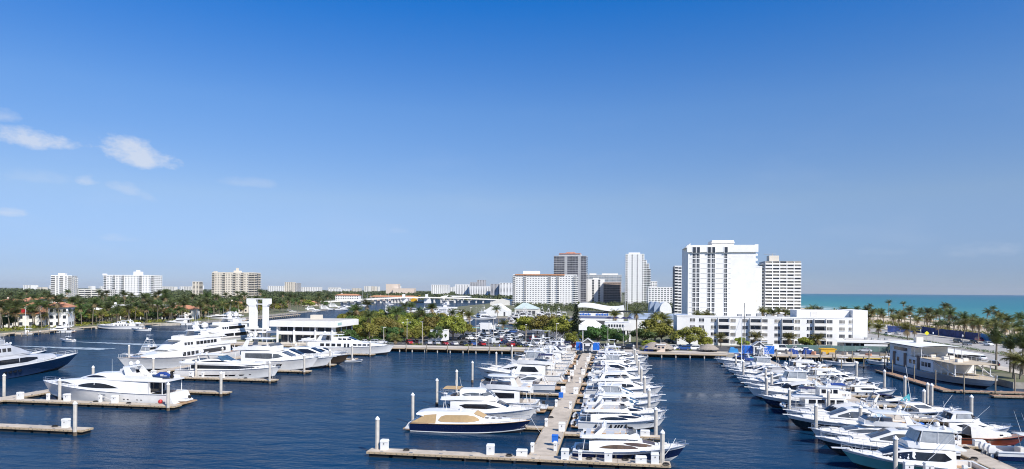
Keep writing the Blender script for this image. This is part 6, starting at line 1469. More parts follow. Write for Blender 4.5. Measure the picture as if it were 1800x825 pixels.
# thatched huts, small quay sheds
for i, (px, py, r, h, lab) in enumerate([(1149, 618, 4.2, 3.0, 'low round thatched hut roof by the quay left of the small kiosk'), (1167, 619, 3.8, 2.9, 'low round thatched hut roof by the quay right of the small kiosk'), (1250, 621, 3.6, 2.6, 'small thatched hut left of the sailing boats')]):
    x, y = at(px, py, LAND); y = max(y, 233+i); t = thing('thatched_hut', lab, 'hut', (x, y, LAND), 0, 'thatched huts on the quay')
    b = MB(); b.lathe(0, 0, [(r, .9), (r*.96, 1.0), (r*.62, h*.72), (r*.2, h), (.05, h+.05)], 16); b.build('thatch_roof', THATCH, t, 60)
    for k in range(6): a = k*pi/3; b = MB(); b.cyl(r*.8*cos(a), r*.8*sin(a), -.1, 1.3, .1, n=6); b.build('post', WEATHER, t)
x, y = at(1162, 619, LAND); t = thing('kiosk', 'small peach ticket kiosk in front of the thatched huts', 'kiosk', (x, 229.6, LAND), 0)
b = MB(); b.box(-1.4, 1.4, 0, 1.6, 0, 2.3); b.build('wall', PEACH, t)
for u in (-.65, .65): b = MB(); b.box(u-.45, u+.45, -.04, -.001, 1.2, 1.8); b.build('window', WIN, t)
b = MB(); b.box(-1.6, 1.6, -.3, 1.8, 2.31, 2.45); b.build('roof', WHITEP, t)
b = MB(); b.tube((0, .8, 2.4), (0, .8, 4.2), .06); b.build('flag_pole', WHITEP, t)

# restaurant, pavilion, sign board and halls behind the trees
def bx(name, label, px0, px1, Y, D, ztop, m, cat='building', grp='buildings around the marina', z0=LAND):
    x0, x1 = xat(px0, Y), xat(px1, Y); t = thing(name, label, cat, ((x0+x1)/2, Y, LAND), 0, grp); return t, x1-x0
t, w_ = bx('pavilion', 'white hip roofed pavilion behind the Norfolk pine', 1014, 1060, 300, 14, 0, STUC)
b = MB(); b.box(-w_/2+1, w_/2-1, 1, 13, -.3, 3.8); b.build('wall', STUC2, t)
b = MB(); b.loft([[(-w_/2-1, -1, 3.8), (w_/2+1, -1, 3.8), (w_/2+1, 15, 3.8), (-w_/2-1, 15, 3.8)], [(-w_/2+4, 6, 7.2), (w_/2-4, 6, 7.2), (w_/2-4, 8, 7.2), (-w_/2+4, 8, 7.2)]]); b.build('hip_roof', ROOFW, t)
for i in range(4): b = MB(); b.box(-w_/2+1.6+i*2.6, -w_/2+3.4+i*2.6, .9, .99, 1.6, 3.2); b.build('window', WIN, t)
t, w_ = bx('restaurant', 'white raised restaurant with navy parasols on its terrace', 1063, 1110, 272, 18, 0, STUC)
b = MB(); b.box(-w_/2, w_/2, 0, 16, 4.6, 7.6); b.build('terrace_wall', STUC, t)
b = MB(); b.box(-w_/2+1, w_/2-1, 3, 15, -.3, 4.58); b.build('lower_wall', DARKG, t)
for u in (-w_/2+2, 0, w_/2-2, w_/2-.5): b = MB(); b.box(u-.35, u+.35, .2, .9, -.3, 4.58); b.build('column', STUC, t)
for i in range(6): b = MB(); b.box(-w_/2+1.5+i*1.1, -w_/2+2.2+i*1.1, -.05, -.001, 5.9, 7.0); b.build('opening', WIN, t)
for i, (u, v) in enumerate([(-3.5, 3), (-.5, 4), (2.5, 3), (4.6, 6)]):
    p = thing('parasol', 'navy parasol on the raised terrace, %s from the pavilion' % ordn[i], 'parasol', (t.location.x+u, 272+v, LAND+7.6), 0, 'navy parasols on the terrace')
    b = MB(); b.cyl(0, 0, 0, 2.2, .05, n=6); b.build('pole', WHITEP, p); b = MB(); b.lathe(0, 0, [(1.7, 1.7), (1.6, 1.75), (.1, 2.5), (.02, 2.55)], 8); b.build('canopy', CANVN, p)
t, w_ = bx('sign_board', 'blank white sign box on a tall post above the blue gate', 1018, 1032, 246, 1, 0, STUC, 'sign', None)
b = MB(); b.cyl(0, .3, -.2, 7.4, .16, .14); b.build('post', WHITEP, t); b = MB(); b.box(-1.5, 1.5, 0, .5, 6.0, 8.0); b.build('panel', WHITEP, t)
t, w_ = bx('exhibition_hall', 'white hall with wavy roof and blue lettered bands', 1014, 1098, 400, 30, 0, STUC)
b = MB(); rows = []
for i in range(25):
    u = -w_/2+w_*i/24; z = 9.6+1.1*sin(i/24*2*pi*.8+.9); rows.append([(u, 0, z), (u, 0, z+.7), (u, 40, z+2.2), (u, 40, z+1.5)])
b.loft([r[::-1] for r in rows]); b.build('wavy_roof', ROOFW, t, 40)
b = MB(); b.box(-w_/2+.5, w_/2-.5, .6, 38, -.3, 7.2); b.build('wall', STUC, t)
b = MB(); b.box(-w_/2+1, w_/2-6, .5, .59, 4.1, 5.4); b.build('blue_band', mat('slate_blue_band', (.12, .15, .27), .6, .1, 1), t)
b = MB(); b.box(2, 18, .45, .58, 8.0, 9.0); b.build('window_band', WIN, t)
for i in range(18):     # rows of small blue letters, too far to read
    if 7 <= i <= 9: continue
    b = MB(); u = -w_/2+2+i*.95; b.box(u, u+.65, .4, .59, 5.9, 6.8+.15*(i % 3)); b.build('sign_letter', BLUEP, t)
b = MB(); b.box(-w_/2+1, w_/2-3, .48, .6, .3, 2.8); b.build('arcade_shade', DARKG, t)  # dark panel coloured as the shade of an arcade, no recess built
for i, (p0, p1, lab) in enumerate([(1142, 1152, 'leftmost white arched hall in the distance'), (1150, 1162, 'middle white arched hall in the distance'), (1160, 1181, 'widest white arched hall in the distance')]):
    t, w_ = bx('arched_hall', lab, p0, p1, 560-i*6, 22, 0, STUC, 'building', 'arched halls')
    b = MB(); prof = [(-w_/2, -.3)]+[(-w_/2*cos(a*pi/12), 5.5+6.5*sin(a*pi/12)) for a in range(13)]+[(w_/2, -.3)]; b.sprism(prof, 0, 26); b.build('vault', ROOFW if i == 2 else ROOFB, t, 40)
    b = MB(); b.box(-w_/2+.8, w_/2-.8, -.1, -.002, 0, 4.5); b.build('front_wall', STUC, t)
t, w_ = bx('long_hall', 'long low building with pale blue sloping roof', 1105, 1216, 330, 18, 0, STUC)
b = MB(); b.box(-w_/2, w_/2, 0, 18, -.3, 7.0); b.build('wall', STUC, t)
b = MB(); b.sprism([(-w_/2+.01, 7.01), (-w_/2+1.6, 9.3), (w_/2-1.6, 9.3), (w_/2-.01, 7.01)], 1.0, 17); b.build('roof', ROOFB, t)
b = MB(); b.quad((-w_/2+.5, -.3, 7.05), (w_/2-.5, -.3, 7.05), (w_/2-1.5, 5, 9.6), (-w_/2+1.5, 5, 9.6)); b.build('roof_slope', ROOFB, t)
for i, px in enumerate((1190,)):
    t, w_ = bx('white_wall', 'white garden wall with column beside the round tree', 1166, 1195, 285, 1, 0, STUC, 'wall', None); b = MB(); b.box(-w_/2, w_/2, 0, .5, 2.2, 4.0); b.build('beam', STUC, t)
    b = MB(); b.box(w_/2-3.6, w_/2-2.4, -.4, .6, -.3, 6.0); b.build('column', STUC, t)
# trailer among the trees, small white sheds
for px0, px1, Y, D, hh, lab in [(757, 782, 252, 7, 4.6, 'white trailer office at the edge of the car park'), (707, 731, 268, 6, 6.6, 'white awning roof between the park trees')]:
    t, w_ = bx('trailer' if px0 > 740 else 'awning', lab, px0, px1, Y, D, 0, STUC)
    b = MB(); b.box(-w_/2, w_/2, 0, D, .5 if px0 > 740 else hh-1.0, hh); b.build('body', STUC, t)
    b = MB(); b.box(-w_/2-.15, w_/2+.15, -.15, D+.15, hh+.002, hh+.18); b.build('roof', ROOFW, t)
    for k in range(3): b = MB(); b.box(-w_/2+.6+k*1.7, -w_/2+1.6+k*1.7, -.06, -.001, hh-2.6 if px0 > 740 else hh-.9, hh-1.5 if px0 > 740 else hh-.3); b.build('window', WIN, t)
    for u in (-w_/2+.4, w_/2-.4): b = MB(); b.box(u-.15, u+.15, .3, .6, -.2, .52 if px0 > 740 else hh-1.0); b.build('support', GREYP, t)
# low modern building by the road with thin white roof
t = thing('low_building', 'low white building with thin projecting roof beside the beach road', 'building', (91, 250, LAND), -.06, 'buildings around the marina')
b = MB(); b.box(-10, 8, 0, 9, -.3, 3.0); b.build('wall', STUC2, t)
b = MB(); b.prism([(-13, -2.2), (14.5, -2.2), (14.5, 6), (9, 12), (-10, 10)], 3.0, 3.65); b.build('roof', ROOFW, t)
b = MB(); b.prism([(-9, 2), (12, 2), (12.6, 6), (8, 11), (-8, 9.4)], 3.66, 3.78); b.build('roof_gravel', ROOFG, t)
for k in range(6): b = MB(); b.box(-9.4+k*2.4, -7.6+k*2.4, -.06, -.001, .6, 2.6); b.build('window', WIN, t)
for k in range(4): b = MB(); b.box(-2+k*2.2, -1.2+k*2.2, 4, 5, 3.8, 4.5); b.build('rooftop_unit', GREYP, t)
b = MB(); b.box(-4, 3.5, -2.1, -1.9, .9, 2.6); b.build('awning_panel', WHITEP, t)
for x0, x1, y_, m_, lab in [(52, 99, 246.5, mat('green_fence', (.10, .17, .16), .7, .2, .4), 'dark green screened fence in front of the apartment block')]:
    t = thing('fence', lab, 'fence', ((x0+x1)/2, y_, LAND), 0)
    n = 12; s = (x1-x0)/n
    for i in range(n): b = MB(); b.box(-(x1-x0)/2+i*s+.05, -(x1-x0)/2+(i+1)*s-.05, -.04, .04, .1, 2.0); b.build('panel', m_, t)
    for i in range(n+1): b = MB(); b.cyl(-(x1-x0)/2+i*s, 0, -.1, 2.15, .06, n=6); b.build('post', GREYP, t)
# tennis-like blue and teal surfaces behind the car park
sheet('blue_court', [(-81, 349), (-55, 349), (-55, 358), (-81, 358)], LAND+.012, TEALF)
# north shore hall with white tent, and boat sheds
t, w_ = bx('tent_hall', 'white peaked tent on the north basin shore', 851, 892, 520, 20, 0, STUC)
b = MB(); b.sprism([(-w_/2, 0), (-w_/2, 4), (-1, 9.5), (1, 9.5), (w_/2, 4), (w_/2, 0)], 0, 22); b.build('tent', ROOFW, t)
b = MB(); b.box(w_/2-3, w_/2-1.6, -.06, -.001, 0, 3.4); b.build('opening', DARKG, t)
t, w_ = bx('boat_house', 'grey boat house with white roof beside the tent', 905, 945, 560, 20, 0, STUC)
b = MB(); b.box(-w_/2, w_/2, 0, 20, -.3, 5); b.build('wall', STUC2, t); b = MB(); b.loft([[(-w_/2-.5, -.5, 5), (w_/2+.5, -.5, 5), (w_/2+.5, 20.5, 5), (-w_/2-.5, 20.5, 5)], [(-w_/2+6, 8, 10), (-w_/2+9, 8, 10), (-w_/2+9, 11, 10), (-w_/2+6, 11, 10)]]); b.build('roof', COPPER, t)
for i in range(5): b = MB(); b.box(-w_/2+1.5+i*3.4, -w_/2+4.2+i*3.4, -.07, -.001, .2, 3.4); b.build('bay_door', DARKG, t)
t, w_ = bx('shed_roof', 'pale sloping shed roof left of the white condominium', 862, 900, 900, 30, 0, STUC); b = MB(); b.sprism([(-w_/2, 0), (-w_/2, 4), (0, 9), (w_/2, 6), (w_/2, 0)], 0, 40); b.build('shell', STUC2, t)
# bascule bridge across the waterway
t = thing('bascule_bridge', 'long white bridge on piers crossing the waterway', 'bridge', (0, 0, 0), 0)
P = []
for px, py, dep in ((560, 531, 1010), (600, 528.5, 1030), (650, 525.5, 1055), (690, 523.5, 1080), (712, 522.5, 1095), (752, 522.5, 1115), (800, 523.5, 1140), (850, 525.5, 1165), (905, 528, 1190)):
    x, y = atd(px, dep); P.append((x, y, hgt(py, px, dep)))
b = MB()
for a, c in zip(P, P[1:]):
    d = Vector((c[0]-a[0], c[1]-a[1], 0)).normalized(); n = Vector((-d.y, d.x, 0))*6
    b.loft([[(q[0]-n.x, q[1]-n.y, q[2]-1.6), (q[0]-n.x, q[1]-n.y, q[2]+.4), (q[0]+n.x, q[1]+n.y, q[2]+.4), (q[0]+n.x, q[1]+n.y, q[2]-1.6)] for q in (a, c)])
b.build('deck', STUC2, t)
for i, q in enumerate(P):
    big = i in (4, 5)
    b = MB(); s = 5 if big else 1.2; b.box(q[0]-s, q[0]+s, q[1]-4, q[1]+4, -2, q[2]-1.61); b.build('pier', STUC if big else STUC2, t)
for a, c in zip(P, P[1:]):
    for f in (.25, .5, .75): b = MB(); x, y, z = (lerp(a[i], c[i], f) for i in range(3)); b.box(x-.8, x+.8, y-4, y+4, -2, z-1.62); b.build('pier', STUC2, t) if not (a == P[4]) else None
for q in (P[4], P[5]): b = MB(); b.box(q[0]-2, q[0]+2, q[1]-8, q[1]-5, q[2]-2, q[2]+5); b.build('control_house', STUC, t)
x, y = atd(729, 1120); t = thing('crane_barge', 'yellow work barge under the bridge', 'barge', (x, y, 0), 0); b = MB(); b.box(-14, 14, -4, 4, -.5, 2.2); b.build('deck', mat('barge_brown', (.24, .20, .15), .9, .2, .3), t)
b = MB(); b.box(-6, 4, -2, 2, 2.2, 7); b.wbox(-3, 1, -1.5, 1.5, 7, 11, .7); b.build('crane_house', YEL, t); b = MB(); b.tube((0, 0, 9), (10, 0, 13), .6, .4); b.build('boom', YEL, t)

# mansions on the west shore
def mansion(px, dep, W, D, fl, wall, roof, label, rz=.6, arches=0, turret=False, colon=False):
    x, y = atd(px, dep); t = thing('mansion', label, 'house', (x, y, LAND), rz, 'mansions on the far shore'); h = fl*3.4
    b = MB(); b.box(-W/2, W/2, 0, D, -.3, h); b.build('wall', wall, t)
    b = MB(); e = .9; b.loft([[(-W/2-e, -e, h), (W/2+e, -e, h), (W/2+e, D+e, h), (-W/2-e, D+e, h)], [(-W/2-e, -e, h+.25), (W/2+e, -e, h+.25), (W/2+e, D+e, h+.25), (-W/2-e, D+e, h+.25)], [(-W/2+D*.42, D*.46, h+2.6), (W/2-D*.42, D*.46, h+2.6), (W/2-D*.42, D*.54, h+2.6), (-W/2+D*.42, D*.54, h+2.6)]]); b.build('roof', roof, t)
    n = max(3, int(W/4))
    for f in range(fl):
        for i in range(n):
            u = -W/2+W*(i+.5)/n; a = MB()
            if arches and f == 0:
                a.sprism([(u-1.1, .2), (u+1.1, .2), (u+1.1, 2.0), (u+.8, 2.7), (u, 3.0), (u-.8, 2.7), (u-1.1, 2.0)], -.12, -.001)
            else: a.box(u-.75, u+.75, -.1, -.001, f*3.4+1.0, f*3.4+2.6)
            a.build('window', WIN, t)
    for i in range(2): a = MB(); a.box(W/2+.001, W/2+.1, D*(.25+.4*i), D*(.4+.4*i), 1.0, 2.6); a.build('window', WIN, t)
    if turret:
        a = MB(); a.box(W*.12, W*.12+6, 2, 8, h, h+4.2); a.build('turret', wall, t); a = MB(); a.loft([[(W*.12-.6, 1.4, h+4.2), (W*.12+6.6, 1.4, h+4.2), (W*.12+6.6, 8.6, h+4.2), (W*.12-.6, 8.6, h+4.2)], [(W*.12+2.8, 4.8, h+5.8), (W*.12+3.2, 4.8, h+5.8), (W*.12+3.2, 5.2, h+5.8), (W*.12+2.8, 5.2, h+5.8)]]); a.build('turret_roof', roof, t)
        for k in range(2): a = MB(); a.box(W*.12+1+k*2.4, W*.12+2.2+k*2.4, 1.9, 1.999, h+1.4, h+3); a.build('turret_window', WIN, t)
    if colon:
        for i in range(5): a = MB(); a.box(-W/2+i*W/4-.25, -W/2+i*W/4+.25, -3, -2.5, -.3, 3.2); a.build('column', wall, t)
        a = MB(); a.box(-W/2-.5, W/2+.5, -3.4, -.05, 3.21, 3.5); a.build('porch_roof', wall, t)
    a = MB(); a.box(-W*.3, -W*.3+1.2, D*.5, D*.5+1.2, h+1, h+4); a.build('chimney', wall, t)
    return t
mansion(28, 335, 26, 14, 2, STUC2, TILER, 'white mansion with pink tile roof at the left edge', .5, turret=True)
mansion(72, 352, 22, 14, 2, PEACH, TILER, 'tan mansion with round stair bay and tile roof', .45, turret=True)
mansion(102, 340, 9, 9, 3, STUC, TILER, 'narrow white house with balconies between palms', .4)
mansion(140, 400, 22, 12, 2, STUC2, ROOFW, 'white modern villa half hidden by palms', .4)
mansion(215, 430, 24, 13, 2, STUC, ROOFW, 'white villa behind the moored grey yacht', .35, colon=True)
mansion(270, 440, 26, 14, 2, STUC, mat('pale_tile', (.62, .56, .50), .85, .15, .8), 'white mansion with chimneys and pale roof', .3, colon=True)
mansion(315, 430, 18, 13, 2, STUC2, TILER, 'mansion with arched loggia and orange roof', .3, arches=1)
mansion(415, 560, 20, 12, 2, CREAM, TILEO, 'cream house among palms left of the tower', .25)
mansion(545, 800, 24, 12, 1, CREAM, TILEO, 'cream low house by the far bend of the waterway', .15)
mansion(610, 1120, 40, 16, 3, STUC, TILEO, 'big white house beyond the bridge ramp', .1)
mansion(690, 1250, 90, 16, 2, PEACH, TILEO, 'long peach house row beyond the bridge', 0)
mansion(800, 1300, 60, 16, 2, STUC2, ROOFW, 'white low terrace beyond the right end of the bridge', 0)
mansion(20, 620, 20, 12, 2, PEACH, TILER, 'orange roofed house in the trees far left', .4)
mansion(60, 700, 22, 12, 2, CREAM, TILER, 'orange roofed house in the woods below the stepped tower', .4)
mansion(90, 600, 18, 12, 3, STUC2, TILER, 'white house with pale roof in the trees', .4)

# docks on the far shore
for i, (pa, pb) in enumerate((((0, 592), (20, 590)), ((22, 592), (118, 582)), ((122, 581), (160, 579)), ((245, 574), (330, 571)), ((430, 565), (520, 556)))):
    a = at(*pa); c = at(*pb); d = math.dist(a, c); t = thing('shore_dock', 'pale timber dock on piles along the far shore, %s from the left' % ordn[i], 'dock', ((a[0]+c[0])/2+2, (a[1]+c[1])/2+1, 0), atan2(c[1]-a[1], c[0]-a[0]), 'docks along the far shore')
    b = MB(); b.box(-d/2, d/2, -1.5, 1.5, 1.1, 1.4); b.build('deck', mat('pale_timber', (.55, .45, .33), .85, .15, .5), t)
    for k in range(int(d/4)+1): b = MB(); b.cyl(-d/2+k*4, -1.3, -1.5, 2.4 if k % 2 else 1.6, .16, n=6); b.build('pile', WEATHER, t)

# restaurant boat at the brown floating dock
t = thing('restaurant_boat', 'white double deck restaurant boat with dark doors at the floating dock', 'boat', (83.4, 207, 0), -pi/2+.06, None)
h = Hull(42, 11, 1.8, 2.2, 3, 3.0, .95); h.build(t, GELG, GEL, .4, ANTI, deck=mat('tan_deck', (.50, .42, .31), .8, .12, .6), cock=0)
LAV = STUC
b = MB(); b.box(2, 25, -4.9, 4.9, 2.0, 5.0); b.build('lower_house', LAV, t)
b = MB(); b.box(1.5, 13.5, -4.7, 4.7, 5.002, 7.9); b.build('upper_house', LAV, t)
b = MB(); R_ = [[(x, y, 8.0+.35*(1-(y/6)**2)) for y in (-6, -4, -2, 0, 2, 4, 6)] for x in (0.5, 8, 16, 20)]
b.loft(R_, closed=False); b.loft([[(x, y, z-.25) for x, y, z in r][::-1] for r in R_], closed=False); b.build('sun_roof', ROOFW, t, 60)
for sg in (-1, 1):
    for x in (4, 10.2, 17.2): b = MB(); b.box(x, x+1.3, sg*4.91 if sg > 0 else -5.06, 5.06 if sg > 0 else sg*4.91, 1.2, 5.6); b.build('dark_door', mat('navy_door', (.02, .025, .05), .4, .2, 1), t)
    for x in (6.2, 13, 15, 19.4, 21, 22.6): b = MB(); b.box(x, x+1.2, min(sg*4.91, sg*4.97), max(sg*4.91, sg*4.97), 3.1, 4.2); b.build('window', WIN, t)
    b = MB(); b.box(4.0, 11.5, min(sg*4.71, sg*4.78), max(sg*4.71, sg*4.78), 6.1, 7.0); b.build('upper_window', WIN, t)
for x, y in ((16, -5), (16, 5), (19.5, -5), (19.5, 5)): b = MB(); b.tube((x, y, 5.0), (x, y, 8.1), .1); b.build('roof_post', WHITEP, t)
b = MB(); b.box(13.6, 34, -4.9, 4.9, 5.0, 5.2); b.build('terrace_deck', MATS['tan_deck'], t)
b = MB()
for sg in (-1, 1):
    b.path([(14, sg*4.8, 6.1), (34, sg*4.8, 6.1)], .05, 4)
    for x in range(14, 35, 2): b.tube((x, sg*4.8, 5.2), (x, sg*4.8, 6.1), .035, .035, 4)
b.build('terrace_railing', WHITEP, t)
b = MB()
for sg in (-1, 1): b.loft([[(24, sg*5.0, 5.0), (24.8, sg*5.0, 5.0), (24.8, sg*4.8, 5.0), (24, sg*4.8, 5.0)][::sg], [(33, sg*4.2, 2.2), (34, sg*4.2, 2.2), (34, sg*4.0, 2.2), (33, sg*4.0, 2.2)][::sg]])
b.build('bow_brace', GEL, t)
for x in (27, 30, 33): b = MB(); b.tube((x, -4, 2.0), (x, -4, 5.0), .12); b.tube((x, 4, 2.0), (x, 4, 5.0), .12); b.build('deck_post', WHITEP, t)
b = MB(); b.box(7, 8.6, -.9, .9, 8.3, 9.8); b.build('vent_box', CREAM, t)
for i in range(6):
    b = MB(); b.cbox(15+i*3, 1.5*(-1)**i, 5.2, 1.2, 1.2, .75); b.build('table', VINYL, t)
h.railing(t, 33, 41.5, 1.0, 1.2, .2, WHITEP)
t = thing('deck_house', 'white and dark low pavilion behind the restaurant boat', 'building', (99.5, 214, LAND), -pi/2, 'buildings around the marina')
b = MB(); b.box(-9, 2, -3, 3, -2, 3.2); b.build('white_room', STUC, t); b = MB(); b.box(2.01, 9, -2.6, 2.6, -2, 3.0); b.build('dark_room', DARKG, t)
b = MB(); b.box(-9.5, 9.6, -3.6, 3.6, 3.21, 3.45); b.build('roof', ROOFW, t)
for x in (-7, -4, -1): b = MB(); b.box(x, x+1.4, -3.06, -3.001, .3, 2.6); b.build('window', WIN, t)
t = thing('gangway', 'white striped aluminium gangway down to the floating dock', 'gangway', (100, 156.6, .65), 0.0, None)
for yy in (-.9, .9):
    b = MB(); b.path([(-9, yy, .4), (4, yy, 1.4)], .07, 5); b.path([(-9, yy, 1.5), (4, yy, 2.5)], .07, 5)
    for i in range(10): b.tube((-9+i*1.4, yy, .4+i*.108), (-9+i*1.4+.9, yy, 1.55+i*.108), .05, .05, 4)
    b.build('truss', WHITEP, t)
b = MB(); b.loft([[(-9, -.85, .3), (-9, .85, .3), (-9, .85, .4), (-9, -.85, .4)], [(4, -.85, 1.3), (4, .85, 1.3), (4, .85, 1.4), (4, -.85, 1.4)]]); b.build('walkway', DECKM, t)
x, y = at(1785, 678, LAND); t = thing('booth', 'pale blue grey booth at the right edge', 'booth', (106.5, 163, LAND), 0, None); b = MB(); b.box(-2.5, 4.5, -3, 3, -.5, 3.0); b.build('wall', STUC2, t); b = MB(); b.box(-2.9, 4.9, -3.4, 3.4, 3.01, 3.3); b.build('roof', ROOFB, t)
b = MB(); b.box(-2.56, -2.501, -1, .2, 0, 2.1); b.build('door', GREYP, t)
# ================================================================ vegetation
rv = random.Random(21)
LEAFD = mat('leaf_deep_green', (.038, .085, .016), .6, .5, .35, col2=(.100, .175, .034), rnd=.25, hue=.02, trans=.25, fac=(.3, .7))
LEAFO = mat('leaf_olive', (.135, .155, .018), .6, .5, .35, col2=(.320, .330, .042), rnd=.22, hue=.02, trans=.25, fac=(.3, .7))
LEAFB = mat('leaf_bronze', (.125, .120, .018), .6, .5, .35, col2=(.280, .250, .042), rnd=.2, hue=.02, trans=.2, fac=(.3, .7))
LEAFY = mat('leaf_yellow_green', (.20, .23, .022), .6, .4, .35, col2=(.36, .37, .045), rnd=.2, hue=.02, trans=.3, fac=(.3, .7))
FROND = mat('palm_frond', (.045, .070, .018), .5, .5, .5, col2=(.120, .140, .035), rnd=.3, hue=.03, trans=.2, fac=(.3, .7))
FRONDY = mat('palm_frond_yellow', (.10, .11, .024), .5, .4, .5, col2=(.24, .23, .055), rnd=.25, hue=.02, trans=.2, fac=(.3, .7))  # yellower frond colour of the bushy, date and dwarf palms
FRONDD = mat('palm_frond_dry', (.24, .17, .08), .8, .4, .6, col2=(.36, .26, .13), rnd=.2, trans=.1, fac=(.3, .7))
WOODF = mat('wood_canopy', (.026, .048, .014), .7, .5, .014, col2=(.120, .140, .042), fac=(.32, .68), trans=.15)
BARK = mat('bark', (.20, .16, .12), .9, .3, 1.5, bump=.4)
BARKP = mat('palm_trunk', (.20, .17, .13), .9, .25, 1.5, sc3=(1, 1, 5), bump=.4)
def leafcard(b, c, n, s, r):
    n = n.normalized(); u = n.cross(Vector((r.uniform(-1, 1), r.uniform(-1, 1), r.uniform(-1, 1))))
    if u.length < 1e-3: u = Vector((1, 0, 0))
    u.normalize(); w = n.cross(u); a = s*r.uniform(.7, 1.25); e = a*r.uniform(.5, .8)
    k = n*(a*.18)
    b.quad(tuple(c-u*a), tuple(c-w*e+k), tuple(c+u*a), tuple(c+w*e+k))
def broad_tree_meshes(seed, W, Hc, trunk, leaf, lm, nclump=26, per=150):
    """spreading crown made of many leaf cards gathered in uneven clumps, with gaps between"""
    r = random.Random(seed); b = MB(); t = MB(); cl = []
    for i in range(nclump):
        a = r.uniform(0, 2*pi); q = sqrt(r.uniform(.02, 1)); z = r.uniform(0, 1)
        rad = W*.5*q*(1-.45*z*z); c = Vector((rad*cos(a), rad*sin(a), trunk+Hc*(.12+.80*z*(1-.35*q)))); cl.append((c, W*r.uniform(.10, .19)))
    for c, cr in cl:
        for j in range(per):
            d = Vector((r.gauss(0, 1), r.gauss(0, 1), r.gauss(0, .75)+.25)).normalized(); rr = cr*r.uniform(.62, 1.08)
            p = c+Vector((d.x*rr, d.y*rr, d.z*rr*.78)); leafcard(b, p, d+Vector((r.uniform(-.6, .6), r.uniform(-.6, .6), r.uniform(-.2, .7))), leaf, r)
    t.lathe(0, 0, [(W*.040, -.4), (W*.028, trunk*.4), (W*.022, trunk*.95), (W*.012, trunk+Hc*.35)], 8)
    for c, cr in cl[::2]: t.tube((0, 0, trunk*.75), tuple(c*.92+Vector((0, 0, (trunk)*.06))), W*.014, W*.004, 5)
    return t.mesh('trunk', BARK, 50), b.mesh('crown', lm)
TREES = {}
for i in range(3):
    TREES['deep%d' % i] = broad_tree_meshes(100+i, 11, 7, 2.6, .34, LEAFD)
    TREES['olive%d' % i] = broad_tree_meshes(200+i, 12, 7, 2.8, .34, LEAFO)
    TREES['bronze%d' % i] = broad_tree_meshes(300+i, 12, 7, 2.8, .34, LEAFB)
TREES['yellow0'] = broad_tree_meshes(400, 10, 6, 2.4, .34, LEAFY); TREES['yellow1'] = broad_tree_meshes(401, 10, 6, 2.4, .34, LEAFY)
def palm_meshes(seed, h, fl=3.6, nf=20, lm=FROND, bend=.8, droop=1.0, dry=4, tr=.17, up=.25):
    r = random.Random(seed); b = MB(); t = MB(); d = MB()
    pts = []
    for i in range(9): f = i/8; pts.append((bend*f*f, bend*.4*f*f*r.uniform(.8, 1.2), -.4+(h+.4)*f))
    for i in range(8):
        f = i/8; t.loft([[(p[0]+q*cos(2*pi*k/8), p[1]+q*sin(2*pi*k/8), p[2]) for k in range(8)] for p, q in ((pts[i], tr*(1.35-.5*f)), (pts[i+1], tr*(1.35-.5*(f+.125))))])
    top = Vector(pts[-1])
    for i in range(nf+dry):
        a = i*2.399+r.uniform(-.2, .2); dd = i >= nf; el = (r.uniform(-.15, 1.15)+up) if not dd else r.uniform(-1.0, -.5); L = fl*r.uniform(.8, 1.1)*(.7 if dd else 1)
        ca, sa = cos(a), sin(a); prev = top; hd = 0; q = []
        for s in range(9):
            f = s/8; ang = el-droop*1.5*f*f-.15*f; step = L/8
            q.append((prev, ang)); prev = prev+Vector((cos(ang)*ca, cos(ang)*sa, sin(ang)))*step
        side = Vector((-sa, ca, 0)); mb = d if dd else b
        for s in range(8):
            p0, p1 = q[s][0], (q[s+1][0]); f = (s+.5)/8; wl = fl*.30*sin(pi*min(1, .12+f*.92))**.7
            for sg in (-1, 1):
                for e in (.15, .65):
                    m0 = p0.lerp(p1, e); m1 = p0.lerp(p1, e+.32); tip = m0.lerp(m1, .9)+side*sg*wl+Vector((0, 0, -wl*r.uniform(.35, .75)))+(p1-p0)*.55
                    mb.poly([tuple(m0), tuple(m1), tuple(tip)])
            mb.quad(tuple(p0-side*.03), tuple(p0+side*.03), tuple(p1+side*.03), tuple(p1-side*.03))
    return t.mesh('trunk', BARKP, 50), b.mesh('fronds', lm), (d.mesh('dry_fronds', FRONDD) if dry else None)
PALM = {}
for i, (h, bend) in enumerate([(7.5, .9), (9.5, -1.2), (11, .6), (6, .5), (8.5, 1.4)]): PALM['c%d' % i] = palm_meshes(500+i, h, 4.1, 26, FROND, bend)
for i, h in enumerate((5.5, 7, 4.2)): PALM['y%d' % i] = palm_meshes(520+i, h, 3.6, 30, FRONDY, .4, .9, 7)
PALM['royal'] = palm_meshes(540, 12.5, 3.8, 18, FROND, .2, 1.3, 6, .24)
PALM['tied'] = palm_meshes(541, 6.0, 4.4, 34, FROND, .1, .55, 0, .2, .8)
PALM['dwarf'] = palm_meshes(542, 1.6, 2.8, 24, FRONDY, .1, .9, 3)
def plant_palm(kind, x, y, label, group, s=1.0, z=LAND):
    t = thing('palm_tree', label, 'palm tree', (x, y, z), rv.uniform(0, 6.28), group); t.scale = (s, s, s*rv.uniform(.92, 1.08))
    for n, me in zip(('trunk', 'fronds', 'dry_fronds'), PALM[kind]):
        if me: link(n, me, t)
    return t
def plant_tree(kind, x, y, label, group, s=1.0, sz=1.0):
    t = thing('broadleaf_tree', label, 'tree', (x, y, LAND), rv.uniform(0, 6.28), group); t.scale = (s, s, s*sz)
    link('trunk', TREES[kind][0], t); link('crown', TREES[kind][1], t); return t
def bypx(px, Y): return xat(px, Y)
